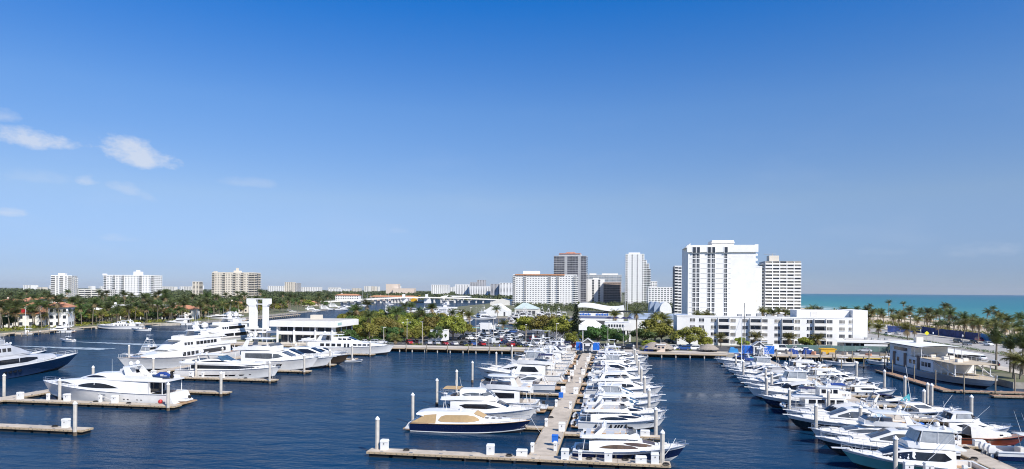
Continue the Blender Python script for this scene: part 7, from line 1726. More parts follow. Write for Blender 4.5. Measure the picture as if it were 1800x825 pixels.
# trees round the car park, each one placed and described
for kind, px, Y, s, sz, lab in [
    ('olive1', 797, 262, .95, 1.1, 'olive green tree at the left front corner of the car park gap'), ('olive0', 815, 275, .7, 1.1, 'smaller tree right behind the front corner olive tree'),
    ('yellow1', 925, 300, 1.05, .95, 'pale yellow green tree in the middle of the car park edge'), ('bronze0', 962, 285, 1.05, .95, 'bronze tinted tree left of the Norfolk pine'), ('olive2', 990, 276, 1.05, .9, 'broad olive tree beside the Norfolk pine'), ('olive1', 945, 310, .7, .9, 'small olive tree behind the bronze tree'),
    ('deep0', 1052, 252, .95, .85, 'deep green round tree above the blue gate'), ('deep1', 1082, 254, .72, .85, 'smaller deep green tree right of the round one at the gate'), ('olive0', 1010, 250, .62, .8, 'low olive tree under the sign box'),
    ('olive2', 1152, 262, .95, 1.05, 'tall olive tree right of the royal palm'), ('deep2', 1133, 258, .8, .95, 'deep green tree behind the royal palm trunk'), ('bronze1', 1163, 274, .8, .95, 'bronze tree near the white garden column'), ('yellow0', 1141, 246, .45, .7, 'low bright green bush below the olive tree'),
    ('bronze2', 1213, 247, .95, .82, 'round dark bronze tree at the left end of the apartment block'), ('yellow0', 1240, 250, .55, .85, 'small yellow green tree in front of the apartment block'), ('yellow1', 1303, 252, .5, .9, 'little bright tree behind the sailing masts'),
    ('yellow0', 1419, 252, .62, .82, 'bright green tree in front of the apartment balconies'), ('deep1', 612, 240, .62, .8, 'deep green tree under the marina building roof corner')]:
    plant_tree(kind, bypx(px, Y), Y, lab, 'trees around the car park', s*1.12, sz)
# the park grove between marina building and car park
GP = 'trees of the park grove'
k = 0; cols = ['left end', 'left part', 'middle', 'right part', 'right end']
grove = []
for row, (Y, n, p0, p1) in enumerate([(252, 8, 628, 775), (268, 7, 618, 770), (286, 7, 606, 778), (306, 7, 600, 782), (326, 7, 590, 790), (346, 6, 590, 770)]):
    for i in range(n):
        px = lerp(p0, p1, (i+.5)/n)+rv.uniform(-6, 6); Yj = Y+rv.uniform(-5, 5)
        kind = rv.choice(['deep0', 'deep1', 'olive0', 'olive1', 'olive2', 'bronze0', 'yellow1', 'bronze2', 'yellow0', 'olive0', 'olive1'])
        if row == 5 and i > 3: kind = 'olive0'
        grove.append((kind, px, Yj, rv.uniform(.85, 1.15)*(.72 if row == 0 else 1), row, i))
for kind, px, Yj, s, row, i in grove:
    nm = {'deep': 'deep green', 'olive': 'olive green', 'bronze': 'bronze green', 'yellow': 'yellow green'}[kind[:-1]]
    plant_tree(kind, bypx(px, Yj), Yj, '%s grove tree, %s row back, %s from the west' % (nm, ordn[row], ordn[i]), GP, s, rv.uniform(.85, 1.1))
for i in range(16):
    px = [612, 632, 648, 668, 690, 704, 716, 724, 640, 655, 735, 745, 757, 680, 700, 622][i]; Y = [320, 300, 335, 315, 345, 350, 352, 340, 280, 262, 330, 300, 345, 275, 290, 350][i]
    plant_palm('c%d' % (i % 5), bypx(px, Y), Y, 'slim coconut palm rising out of the park grove', 'palms of the park grove', rv.uniform(.95, 1.2))
for i, (px, Y, kd, s, lab) in enumerate([(762, 360, 'c1', 1.05, 'tall palm at the right end of the grove against the north basin'), (799, 350, 'c0', 1.0, 'palm left of the north basin water'), (812, 345, 'y1', 1.2, 'bushy palm in front of the north basin'), (826, 345, 'y0', 1.2, 'second bushy palm in front of the north basin'), (877, 372, 'c1', 1.0, 'lone palm on the shore of the north basin'), (885, 350, 'dwarf', 1.5, 'short dark palm right of the lone basin palm'),
    (1013, 9, '', 0, ''), (1120, 243, 'royal', 1.0, 'tall royal palm with drooping fronds right of the blue gate'), (1083, 330, 'y1', 1.2, 'palm in front of the exhibition hall'), (1152, 318, 'y1', 1.25, 'palm before the pale blue roof, left one'), (1165, 312, 'y0', 1.5, 'palm before the pale blue roof, second one'), (1176, 305, 'y0', 1.2, 'palm before the pale blue roof, third one'), (1197, 352, 'c3', 1.0, 'palm at the left foot of the big hotel'),
    (1228, 350, 'y1', 1.25, 'leftmost palm of the clump below the hotel windows'), (1240, 352, 'y1', 1.2, 'middle palm of the clump below the hotel windows'), (1253, 350, 'y0', 1.3, 'rightmost palm of the clump below the hotel windows'),
    (1268, 254, 'y2', .9, 'small palm in front of the first apartment balconies'), (1327, 254, 'y2', 1.0, 'small palm in front of the second apartment balconies'), (1386, 252, 'y2', 1.0, 'small palm in front of the third apartment balconies'), (1440, 250, 'y2', 1.0, 'brownish palm right of the bright green tree'),
    (592, 238, 'y2', .8, 'small palm by the sign of the marina building'), (694, 238, 'dwarf', 1.2, 'short yellow palm by the end of the quay'), (1597, 262, 'y1', 1.1, 'ragged palm beside the tall pole at the road'), (1578, 244, 'dwarf', 1.1, 'pale green low palm by the thin roofed building'), (1525, 300, 'y0', 1.1, 'date palm behind the right end of the apartment block'), (1545, 305, 'y0', 1.1, 'second date palm behind the apartment block')]):
    if kd: plant_palm(kd, bypx(px, Y), Y, lab, 'palms around the marina', s)
for i in range(9):
    px = 1340+i*10; Y = 400+rv.uniform(0, 40); plant_palm(rv.choice(['y0', 'y1', 'c3']), bypx(px, Y), Y, 'palm in the row behind the apartment roof below the banded condominium', 'palms behind the apartment block', 1.2)
for i in range(17):
    px = 1412+i*7.6; Y = 455+rv.uniform(-25, 25); plant_palm(rv.choice(['c0', 'c3', 'y1', 'y0', 'c4']), bypx(px, Y), Y, 'beach palm in the dense row behind the apartment roof', 'beach palms behind the apartment block', rv.uniform(.9, 1.2))
# Norfolk pine
t = thing('norfolk_pine', 'dark narrow Norfolk pine rising above the car park trees', 'tree', (bypx(1013, 270), 270, LAND), 0, None)
b = MB(); b.tube((0, 0, -.3), (0, 0, 15.5), .28, .05, 8); b.build('trunk', BARK, t)
b = MB(); r = random.Random(5)
for i in range(22):
    z = 2.2+i*.6; L = 2.6*(1-i/23)+.25
    for k in range(7):
        a = k*2*pi/7+i*.4; 
        for s in range(9):
            f = (s+1)/9
            for e in range(3): leafcard(b, Vector((cos(a)*L*f, sin(a)*L*f, z+.25*f*f*L))+Vector((r.uniform(-.18, .18), r.uniform(-.18, .18), r.uniform(-.12, .12))), Vector((r.uniform(-1, 1), r.uniform(-1, 1), 1)), .30, r)
b.build('crown', mat('conifer_green', (.016, .034, .012), .7, .4, .5), t)
# palms along the beach and the road
GB = 'beach palms along the road'
bp = [(1530, 552, 'c1'), (1545, 556, 'c0'), (1562, 550, 'c2'), (1536, 560, 'y1'), (1553, 562, 'y0'), (1575, 562, 'c0'), (1588, 548, 'c2'), (1570, 568, 'y1'), (1584, 566, 'y0'), (1600, 566, 'y1'), (1615, 562, 'c0'), (1622, 556, 'c4'), (1633, 560, 'c0'), (1641, 566, 'y1'), (1628, 572, 'y0'), (1663, 564, 'c2'), (1669, 563, 'c1'), (1661, 566, 'c0'), (1677, 582, 'c0'), (1665, 584, 'c3'), (1650, 585, 'c3'), (1695, 590, 'y1'), (1722, 575, 'c3'), (1734, 566, 'c0'), (1745, 562, 'c2'), (1752, 570, 'c1'), (1758, 566, 'c0'), (1720, 595, 'y1'), (1748, 598, 'y1'), (1770, 574, 'c0'), (1788, 575, 'c0'), (1782, 596, 'c3'), (1796, 598, 'y0'), (1765, 600, 'y1'), (1607, 590, 'y2'), (1735, 583, 'y2'), (1710, 580, 'y2')]
bp += [(1528+q*7.2+rv.uniform(-3, 3), interp([(1520, 562), (1640, 574), (1800, 592)], 1528+q*7.2)+rv.uniform(-9, 9), rv.choice(['c0', 'c3', 'y1', 'y0', 'c4', 'c0'])) for q in range(38)]
for i, (px, py, kd) in enumerate(bp):
    x, y = at(px, py+6, LAND); plant_palm(kd, x, y, 'palm standing between the beach road and the sea', GB, rv.uniform(.85, 1.15))
for i, (px, Y, s, lab) in enumerate([(1752, 196, 1.15, 'tall dark tied palm by the road, left of the pair'), (1777, 190, 1.0, 'shorter dark tied palm by the road, right of the pair'), (1799, 186, 1.1, 'dark tied palm cut by the right edge')]): plant_palm('tied', bypx(px, Y), Y, lab, 'tied palms by the road', s)
for i, (px, Y) in enumerate([(1782, 178), (1794, 176)]): plant_palm('y2', bypx(px, Y), Y, 'light green young palm beside the tied palms, %s one' % ('left', 'right')[i], 'young palms by the road', 1.0)
# sea-grape hedge mass behind the beach, median hedge, shrubs
def shrub_mass(name, label, spots, leaf, lm, per, seed, kind='stuff', cat='hedge'):
    r = random.Random(seed); b = MB()
    for x, y, z, rx, rz_ in spots:
        for j in range(per):
            d = Vector((r.gauss(0, 1), r.gauss(0, 1), abs(r.gauss(0, 1)))).normalized(); q = r.uniform(.7, 1.05)
            leafcard(b, Vector((x+d.x*rx*q, y+d.y*rx*q, z+d.z*rz_*q)), d+Vector((0, 0, .4)), leaf*r.uniform(.8, 1.2), r)
    o = b.build(name, lm); tag(o, label, cat, None, kind); return o
shrub_mass('median_hedge', 'low dark green hedge along the road median', [(129.5+rv.uniform(-.5, .5), 90+i*1.6, LAND+.1, 1.3, .9) for i in range(170)], .16, LEAFD, 46, 31, 'thing')
shrub_mass('beach_shrubs', 'belt of low sea grape shrubs behind the beach', [(lerp(164, 190, rv.random()**.8), 200+rv.uniform(0, 330), LAND, rv.uniform(1.6, 3.0), rv.uniform(1.0, 2.4)) for i in range(230)], .34, LEAFO, 60, 32)
shrub_mass('quay_shrubs', 'low shrubs between car park and quay', [(lerp(-84, 48, rv.random()), 236.5+rv.uniform(0, 2.5), LAND, rv.uniform(.5, 1.1), rv.uniform(.5, 1.0)) for i in range(40)], .16, LEAFO, 40, 33)
shrub_mass('park_undergrowth', 'dark undergrowth below the park grove', [(lerp(bypx(600, 250), -84, rv.random()), 242+rv.uniform(0, 110), LAND, rv.uniform(1.2, 2.6), rv.uniform(.9, 2.0)) for i in range(170)], .3, LEAFD, 60, 34)
shrub_mass('garden_shrubs', 'green garden shrubs along the far mansion shore', [(lambda a: (a[0]-3-rv.uniform(0, 9), a[1]+rv.uniform(0, 8), LAND, rv.uniform(1.0, 2.4), rv.uniform(.8, 2.0)))(at(rv.uniform(0, 430), 0+rv.uniform(572, 590) if False else interp([(0, 590), (165, 577), (330, 570), (430, 560)], q), 0)) for q in [rv.uniform(0, 430) for _ in range(0)]] + [(a[0]-4-rv.uniform(0, 10), a[1]+rv.uniform(-2, 8), LAND, rv.uniform(1.0, 2.4), rv.uniform(.8, 2.0)) for a in [at(q, interp([(0, 590), (165, 577), (330, 570), (430, 560)], q), 0) for q in [rv.uniform(0, 430) for _ in range(150)]]], .34, LEAFO, 50, 35)
# palms and trees along the far shore
GF = 'palms along the far shore'
sh = [(0, 590), (165, 577), (330, 570), (430, 560), (520, 551), (600, 540)]
for i in range(150):
    px = 2+i*3.95+rv.uniform(-3, 3); d0 = interp(sh, px); x, y = at(px, d0, 0); off = rv.choice([4, 7, 10, 16, 24, 34, 44]); x -= off; y += off*.5
    seg = ['left of the moored grey yacht', 'above the moored grey yacht', 'by the arched mansion', 'near the sleek far yacht', 'behind the concrete tower', 'by the waterway bend'][min(5, int(px/100))]
    plant_palm(rv.choice(['c0', 'c1', 'c2', 'c4', 'c0', 'c2', 'y1']), x, y, 'palm on the far shore '+seg, GF, rv.uniform(.75, 1.25))
for i in range(84):
    px = 4+i*7.0+rv.uniform(-4, 4); d0 = interp(sh, px); x, y = at(px, d0, 0); off = rv.uniform(14, 80); x -= off; y += off*.6
    seg = ['left of the moored grey yacht', 'above the moored grey yacht', 'by the arched mansion', 'near the sleek far yacht', 'behind the concrete tower', 'by the waterway bend'][min(5, int(px/100))]
    plant_tree(rv.choice(['deep0', 'deep1', 'deep2', 'olive0', 'bronze1', 'deep0']), x, y, 'leafy tree behind the far shore '+seg, 'leafy trees behind the far shore', rv.uniform(.7, 1.2), rv.uniform(.8, 1.1))
for i in range(70):
    px = rv.uniform(-5, 600); dep = rv.uniform(470, 900); x, y = atd(px, dep)
    if x < interp([(300, -275), (452, -272), (709, -315), (1002, -440)], y)-45: plant_palm(rv.choice(['c0', 'c1', 'c2', 'c4']), x, y, 'tall palm rising out of the woods on the left', 'palms rising out of the left woods', rv.uniform(1.1, 1.45))
# woods that read as one mass
def wood(name, label, gen, n, leaf, per, seed):
    r = random.Random(seed); b = MB()
    for i in range(n):
        x, y, s = gen(r); hh = 5.5*s*r.uniform(.75, 1.25); k = s*r.uniform(.8, 1.3)
        for j in range(per):
            d = Vector((r.gauss(0, 1), r.gauss(0, 1), abs(r.gauss(0, .9)))).normalized(); q = r.uniform(.75, 1.05)
            leafcard(b, Vector((x+d.x*5.2*k*q, y+d.y*5.2*k*q, LAND+hh*.35+d.z*hh*.75*q)), d+Vector((r.uniform(-.4, .4), r.uniform(-.4, .4), .3)), leaf*s*r.uniform(.7, 1.2), r)
    o = b.build(name, WOODF); tag(o, label, 'woods', None, 'stuff')
def west(r):
    while True:
        dep = 380*math.exp(r.random()*1.95); px = r.uniform(-60, 640); x, y = atd(px, dep); lim = interp([(300, -272), (452, -272), (709, -312), (1002, -440), (1700, -480), (2400, -570)], y)
        if x < lim-30-rv.uniform(0, 10) and y < 2390: return x, y, 1.0+dep/2600
wood('west_woods', 'dense dark green woods over the far left shore', west, 2600, 1.15, 34, 41)
def north(r):
    while True:
        dep = r.uniform(620, 1050); px = r.uniform(905, 1200); x, y = atd(px, dep)
        if -150 < x < 225 and y > 560: return x, y, .8
wood('north_woods', 'grey green woods below the central towers', north, 520, .95, 34, 42)
def farn(r):
    dep = 1250*math.exp(r.random()*.95); px = r.uniform(520, 930); x, y = atd(px, dep); return x, y, 1.0+dep/3000
wood('horizon_woods', 'thin belt of far woods beyond the bridge', farn, 900, 1.5, 26, 43)
def hor(r):
    dep = r.uniform(2500, 5200); px = r.uniform(-80, 1200); x, y = atd(px, dep); return x, y, 2.0
wood('horizon_tree_belt', 'dark tree belt along the horizon', hor, 700, 2.2, 22, 44)
# ================================================================ vehicles and street furniture
rc = random.Random(77)
TYRE = mat('tyre', (.015, .015, .016), .8, .2, 3); CGLASS = mat('car_glass', (.02, .025, .03), .08, .2, 1, spec=.7)
HEADL = mat('headlight', (.75, .76, .78), .2, .03, 3); TAILL = mat('tail_light', (.35, .01, .01), .25, .05, 3)
CC = {'white': (.78, .78, .78), 'black': (.014, .014, .016), 'silver': (.48, .50, .52), 'grey': (.14, .15, .16), 'red': (.36, .012, .014), 'blue': (.03, .08, .26), 'beige': (.46, .40, .31), 'dark blue': (.015, .022, .06)}
CM = {k: mat('car_paint_'+k.replace(' ', '_'), v, .25, .04, .7, coat=.7) for k, v in CC.items()}
def car_meshes(kind):
    L, W, H = {'car': (4.6, 1.82, 1.45), 'suv': (4.75, 1.92, 1.75), 'van': (5.6, 2.0, 2.3), 'pickup': (5.6, 1.95, 1.85)}[kind]
    hw = W/2; low = {'car': .88, 'suv': 1.05, 'van': 1.15, 'pickup': 1.1}[kind]
    def ring(x, w, z0, z1, tw): return [(x, -w, z0), (x, w, z0), (x, w*1.0, lerp(z0, z1, .6)), (x, w*tw, z1), (x, -w*tw, z1), (x, -w, lerp(z0, z1, .6))]
    b = MB(); h = L/2
    st = [(-h, .86, .42, low*.82), (-h+.15, .96, .28, low*.97), (-h*.4, 1, .24, low), (h*.35, 1, .24, low*.98), (h-.35, .95, .27, low*.84), (h, .82, .36, low*.66)]
    b.loft([ring(x, hw*k, z0, z1, .93) for x, k, z0, z1 in st]); 
    cab = {'car': [(-h*.80, low, low+.01), (-h*.48, low, H), (h*.12, low, H), (h*.46, low*.98, low)], 'suv': [(-h*.97, low, low+.05), (-h*.86, low, H), (h*.15, low, H), (h*.44, low*.98, low)], 'van': [(-h*.985, low, H*.9), (-h*.95, low, H), (h*.45, low, H), (h*.78, low*.9, low)], 'pickup': [(-h*.08, low, low+.05), (-h*.02, low, H), (h*.28, low, H), (h*.52, low*.98, low)]}[kind]
    def cring(x, z0, z1, s=0): w = hw*.93; tw = .80; return [(x, -w-s, z0), (x, w+s, z0), (x, w*lerp(1, tw, min(1, (z1-z0)/(H-low)))+s, z1), (x, -w*lerp(1, tw, min(1, (z1-z0)/(H-low)))-s, z1)]
    b.loft([cring(x, z0-.02, z1) for x, z0, z1 in cab])
    if kind == 'pickup': b.box(-h+.05, -h*.1, -hw*.93, -hw*.8, low-.01, low+.02); b.box(-h+.05, -h*.1, hw*.8, hw*.93, low-.01, low+.02)
    g = MB(); x0, x1 = cab[0][0], cab[-1][0]; (xa, za), (xb, zb) = (cab[1][0], cab[1][2]), (cab[2][0], cab[2][2])
    for sg in (-1, 1):
        y0, y1 = sg*(hw*.93+.012), sg*(hw*.80+.012)
        def yy(z): return lerp(y0, y1, (z-low)/(H-low))
        zl, zh = low+.08, H-.12
        def xl(z): return lerp(x0, xa, min(1, (z-low)/(za-low+.001)))+.1
        def xr(z): return lerp(x1, xb, min(1, (z-low)/(zb-low+.001)))-.1
        xm = (xa+xb)/2
        for p, q in (((xl(zl), xl(zh)), (xm-.05, xm-.05)), ((xm+.05, xm+.05), (xr(zl), xr(zh)))):
            if kind == 'van' and p[0] < xm-.2: continue
            pts = [(p[0], yy(zl), zl), (q[0], yy(zl), zl), (q[1], yy(zh), zh), (p[1], yy(zh), zh)]; g.quad(*(pts if sg < 0 else pts[::-1]))
    w0, w1 = hw*.84, hw*.72
    fz = lambda xx, xq: xx
    d = Vector((xb-x1, 0, zb-low)); nn = Vector((d.z, 0, -d.x)).normalized()*.015
    P0 = Vector((x1, 0, low))+d*.10+nn; P1 = Vector((x1, 0, low))+d*.92+nn; g.quad((P0.x, -w0, P0.z), (P0.x, w0, P0.z), (P1.x, w1, P1.z), (P1.x, -w1, P1.z))
    d = Vector((xa-x0, 0, za-cab[0][1])); nn = Vector((-d.z, 0, d.x)).normalized()*.015
    P0 = Vector((x0, 0, cab[0][1]))+d*.15+nn; P1 = Vector((x0, 0, cab[0][1]))+d*.9+nn; g.quad((P0.x, w0, P0.z), (P0.x, -w0, P0.z), (P1.x, -w1, P1.z), (P1.x, w1, P1.z))
    wh = MB(); R = .33 if kind in ('car',) else .37
    for dy, rr, m in ((0, R, 0), ): wh.loft([[(rr*cos(a*pi/6), y, rr*sin(a*pi/6)) for a in range(12)] for y in (-.11, .11)], 0)
    wh.loft([[(R*.6*cos(a*pi/6), y, R*.6*sin(a*pi/6)) for a in range(12)] for y in (-.125, .125)], 1)
    hl = MB(); tl = MB()
    for sg in (-1, 1):
        a, c = sorted((sg*hw*.5, sg*hw*.78)); hl.box(h-.10, h+.015, a, c, low*.5, low*.64); tl.box(-h-.012, -h+.08, a, c, low*.62, low*.78)
    return (b, g.mesh('glass', CGLASS), wh.mesh('wheel', [TYRE, STEEL], 40), hl.mesh('headlights', HEADL), tl.mesh('tail_lights', TAILL), L, W, R)
CARS = {k: car_meshes(k) for k in ('car', 'suv', 'van', 'pickup')}; CB = {}
def car(kind, col, x, y, rz, label, group):
    b, g, wh, hl, tl, L, W, R = CARS[kind]
    if (kind, col) not in CB: CB[(kind, col)] = b.mesh('body', CM[col], 35)
    t = thing({'car': 'parked_car', 'suv': 'parked_suv', 'van': 'parked_van', 'pickup': 'parked_pickup'}[kind], label, {'car': 'car', 'suv': 'car', 'van': 'van', 'pickup': 'pickup'}[kind], (x, y, LAND+.012), rz, group)
    link('body', CB[(kind, col)], t); link('glass', g, t); link('headlights', hl, t); link('tail_lights', tl, t)
    for sx in (-.30, .31):
        for sy in (-1, 1): link('wheel', wh, t, (L*sx, sy*(W/2-.10), R))
    return t
cols = ['white']*9+['black']*6+['silver']*4+['grey']*3+['red']*2+['blue']*2+['dark blue']*2+['beige']
rows = [(240.5, 'front row'), (250, 'second row'), (259, 'third row'), (269, 'fourth row'), (280, 'fifth row'), (291, 'sixth row'), (303, 'seventh row'), (316, 'eighth row'), (330, 'ninth row')]
kn = {'car': 'car', 'suv': 'suv', 'van': 'van', 'pickup': 'pickup'}
for ri, (Y, rn) in enumerate(rows):
    xl = -80 if ri == 0 else (-80 if ri < 3 else -66)
    x = xl
    while x < -16:
        x += 3.4+rc.uniform(-.15, .25)
        if rc.random() < (.12 if ri else .10) or (ri >= 1 and x < -64) or (xat(745, Y) < x < xat(786, Y) and 246 < Y < 262) or (ri >= 3 and x > xat(905, Y)+2 and x < -20 and Y > 270): continue
        if ri == 0 and -46 < x < -41: continue
        kd = rc.choices(['car', 'suv', 'van', 'pickup'], [6, 5, .6, 1])[0]; c = rc.choice(cols)
        if ri == 0 and abs(x+76) < 1.8: kd, c = 'suv', 'red'
        if ri == 0 and abs(x+36.5) < 1.8: kd, c = 'suv', 'red'
        car(kd, c, x, Y+rc.uniform(-.25, .25), -pi/2+.62*(1 if ri % 2 == 0 else -1)+rc.uniform(-.05, .05)+(pi if rc.random() < .4 else 0), '%s %s parked in the %s of the car park' % (c, kn[kd], rn), 'cars in the car park')
for i, (px, Y, kd, c) in enumerate([(1186, 240, 'suv', 'white'), (1203, 239, 'suv', 'blue'), (1210, 244, 'suv', 'white'), (1219, 240, 'suv', 'white'), (1196, 246, 'car', 'silver'), (1177, 238, 'car', 'white'), (1105, 240, 'suv', 'black'), (1372, 243.5, 'van', 'white'), (1400, 243.5, 'pickup', 'white'), (1418, 243, 'car', 'white'), (1345, 243, 'suv', 'black'), (1520, 246, 'car', 'silver'), (640, 239, 'car', 'white'), (657, 239, 'suv', 'silver'), (672, 240, 'car', 'white'), (1173, 268, 'suv', 'black')]):
    car(kd, c, bypx(px, Y), Y, rc.choice([0, pi])+rc.uniform(-.2, .2), '%s %s on the quay road, %s of these from the %s' % (c, kn[kd], (ordn*2)[i], 'west' if i < 8 else 'beach side'), 'cars on the quay road')
for i, (px, py, kd, c, d) in enumerate([(1724, 633, 'car', 'white', 1), (1687, 626, 'car', 'grey', 1), (1648, 622, 'car', 'silver', 1), (1618, 612, 'suv', 'black', 1), (1605, 609, 'suv', 'white', 1), (1628, 607, 'suv', 'grey', 1), (1738, 608, 'suv', 'white', -1), (1712, 604, 'car', 'black', -1), (1700, 607, 'car', 'grey', -1), (1684, 603, 'suv', 'black', -1), (1722, 600, 'suv', 'red', -1), (1772, 612, 'car', 'white', -1), (1775, 600, 'car', 'dark blue', -1), (1793, 601, 'suv', 'blue', -1), (1745, 643, 'car', 'black', 1), (1560, 590, 'suv', 'white', 1), (1578, 588, 'car', 'silver', 1)]):
    x, y = at(px, py, LAND); car(kd, c, x, y, pi/2*d, '%s %s on the beach road, %s in line from low building' % (c, kn[kd], (ordn+['ninth', 'tenth', 'eleventh', 'twelfth', 'thirteenth', 'fourteenth', 'fifteenth', 'sixteenth', 'seventeenth'])[i]), 'cars on the beach road')
# box truck in the lot
x = bypx(855, 322); t = thing('box_truck', 'white box truck at the back of the car park', 'truck', (x, 322, LAND), 0, None)
b = MB(); b.box(-2.8, 2.8, -1.2, 1.2, .8, 4.4); b.build('box', WHITEP, t); b = MB(); b.wbox(2.85, 4.6, -1.1, 1.1, .5, 2.7, .85); b.build('cab', WHITEP, t)
for sx in (-1.9, 3.5):
    for sy in (-1, 1): link('wheel', CARS['suv'][2], t, (sx, sy*1.0, .37))
# lamp posts of the car park
for i, (px, Y, h) in enumerate([(743, 238, 8.5), (716, 246, 9), (860, 240, 9), (838, 236, 7), (815, 300, 10), (868, 262, 9), (837, 350, 11), (827, 352, 11), (925, 240, 8), (979, 250, 8), (1069, 246, 7.5), (1096, 248, 7.5), (1515, 400, 12), (675, 242, 6), (1600, 256, 12.5)]):
    x = bypx(px, Y); t = thing('lamp_post', 'slim white lamp post, %s one counted across the marina from the west' % (ordn+['ninth', 'tenth', 'eleventh', 'twelfth', 'thirteenth', 'fourteenth', 'fifteenth'])[i], 'lamp post', (x, Y, LAND), rc.uniform(0, 3), 'lamp posts around the marina')
    b = MB(); b.cyl(0, 0, -.2, h, .11, .07, 8); b.build('pole', CONC2 if px != 1600 else WEATHER, t); b = MB(); b.box(-.25, 1.0, -.16, .16, h, h+.14); b.build('lamp_head', WHITEP, t)
for i, (px, py) in enumerate([(1692, 612), (1640, 606), (1770, 640), (1775, 655)]):
    x, y = at(px, py, LAND); t = thing('street_lamp', 'dark slim street lamp on the beach road, %s from the blue fence' % ordn[i], 'street lamp', (x, y, LAND), 0, 'street lamps on the beach road')
    b = MB(); b.lathe(0, 0, [(.2, 0), (.12, .5), (.07, .6), (.06, 4.2)], 8); b.build('pole', DARKG, t); b = MB(); b.lathe(0, 0, [(.1, 4.2), (.26, 4.4), (.22, 4.9), (.03, 5.1)], 8); b.build('lantern', WHITEP, t)
# blue construction fence along the beach
fx = 158.0
for (ya, yb, m_, lab) in [(316, 372, FBLUE, 'long dark blue fabric fence beside the beach road'), (290, 315.8, FBLUE2, 'bright blue fabric fence section toward the camera')]:
    t = thing('construction_fence', lab, 'fence', (fx, (ya+yb)/2, LAND), 0, 'blue fences by the beach'); n = int((yb-ya)/3.2); s = (yb-ya)/n
    for i in range(n): b = MB(); b.box(-.05, .05, -(yb-ya)/2+i*s+.04, -(yb-ya)/2+(i+1)*s-.04, .05, 3.3); b.build('panel', m_, t)
    for i in range(n+1): b = MB(); b.cyl(0.1, -(yb-ya)/2+i*s, -.1, 3.5, .06, n=6); b.build('post', GREYP, t)
t = thing('construction_fence', 'dark blue fabric fence running across toward the beach', 'fence', (140, 373, LAND), 0, 'blue fences by the beach')
for i in range(5): b = MB(); b.box(2+i*3.2, 5.1+i*3.2, -.05, .05, .05, 3.3); b.build('panel', FBLUE, t)
t = thing('beach_wall', 'low white wave wall with openings behind the beach', 'wall', (163, 400, LAND), 0, None)
for i in range(24): b = MB(); b.box(-.25, .25, -90+i*7.5, -90+i*7.5+6.4, -.1, 1.3); b.build('wall_segment', STUC, t)
x, y = at(1629, 598, LAND); t = thing('warning_sign', 'yellow diamond road sign in front of the blue fence', 'sign', (x, y, LAND), 0, None)
b = MB(); b.cyl(0, 0, -.1, 3.0, .06, n=6); b.build('post', GREYP, t); b = MB(); b.sprism([(-1.0, 3.0), (0, 2.0), (1.0, 3.0), (0, 4.0)], -.1, -.06); b.build('panel', mat('sign_yellow', (.72, .66, .03), .5, .05, 1), t)
# yellow skip, blue barrels and work things on the quay
x = bypx(1456, 233); t = thing('waste_skip', 'yellow waste skip on the quay by the green fence', 'skip', (x, 233.4, LAND), 0, None)
b = MB(); b.sprism([(-2.2, .25), (1.9, .25), (2.5, 1.9), (-2.3, 1.9)], -1.1, 1.1); b.build('body', YEL, t); b = MB(); b.box(-2.5, 2.6, -1.25, -1.1, 1.75, 2.0); b.box(-2.5, 2.6, 1.1, 1.25, 1.75, 2.0); b.build('rim', YEL, t)
b = MB(); b.tube((2.4, -1.2, .3), (3.4, -1.2, 1.8), .08); b.tube((2.4, 1.2, .3), (3.4, 1.2, 1.8), .08); b.build('lift_arm', DARKG, t)
for i, (px, Y, lab) in enumerate([(1141, 231, 'blue tarpaulin covered stack at the left foot of the thatched hut'), (1395, 232, 'blue tarpaulin covered stack left of the yellow skip'), (1420, 232.5, 'second blue tarpaulin covered stack near the yellow skip'), (1290, 233, 'light blue covered boat shape behind the sailing boats')]):
    x = bypx(px, Y); b = MB(); b.wbox(-1.6, 1.6, -.9, .9, 0, 1.3, .8); b.wbox(-1.2, .4, -.7, .7, 1.29, 1.8, .7); o = b.build('covered_stack', CANVB if i < 3 else FBLUE2, None, None, (x, Y, LAND)); tag(o, lab, 'covered stack', 'tarpaulin covered stacks')
for i in range(12):
    x = 54+i*3.5; b = MB(); b.wbox(-.9, .9, -.5, .5, 0, rc.uniform(.5, 1.2), .9); b.box(-.7, .2, -.6, -.45, .1, .6); o = b.build('crate_stack', rc.choice([WEATHER, GREYP, PLASW, BRICKO, CONC]), None, None, (x+rc.uniform(-1, 1), 231+rc.uniform(-1, 2), LAND+.015), rc.uniform(0, 3)); tag(o, 'low stack of building material on the quay, %s from the gabled gate' % (ordn+['ninth', 'tenth', 'eleventh', 'twelfth'])[i], 'crate stack', 'building material on the quay')
# flag pole of the mansion
x, y = at(48, 588, LAND); t = thing('flag_pole', 'white flag pole with small flag before the left mansion', 'flag pole', (x-4, y+3, LAND), 0, None); b = MB(); b.cyl(0, 0, 0, 11, .1, .06, 6); b.build('pole', WHITEP, t); b = MB(); b.loft([[(0, 0, 10.8), (0, 0, 9.4)], [(-1.0, .1, 10.7), (-1.0, .1, 9.3)], [(-2.0, -.1, 10.6), (-2.0, -.1, 9.2)]], closed=False); b.build('flag', REDP, t)
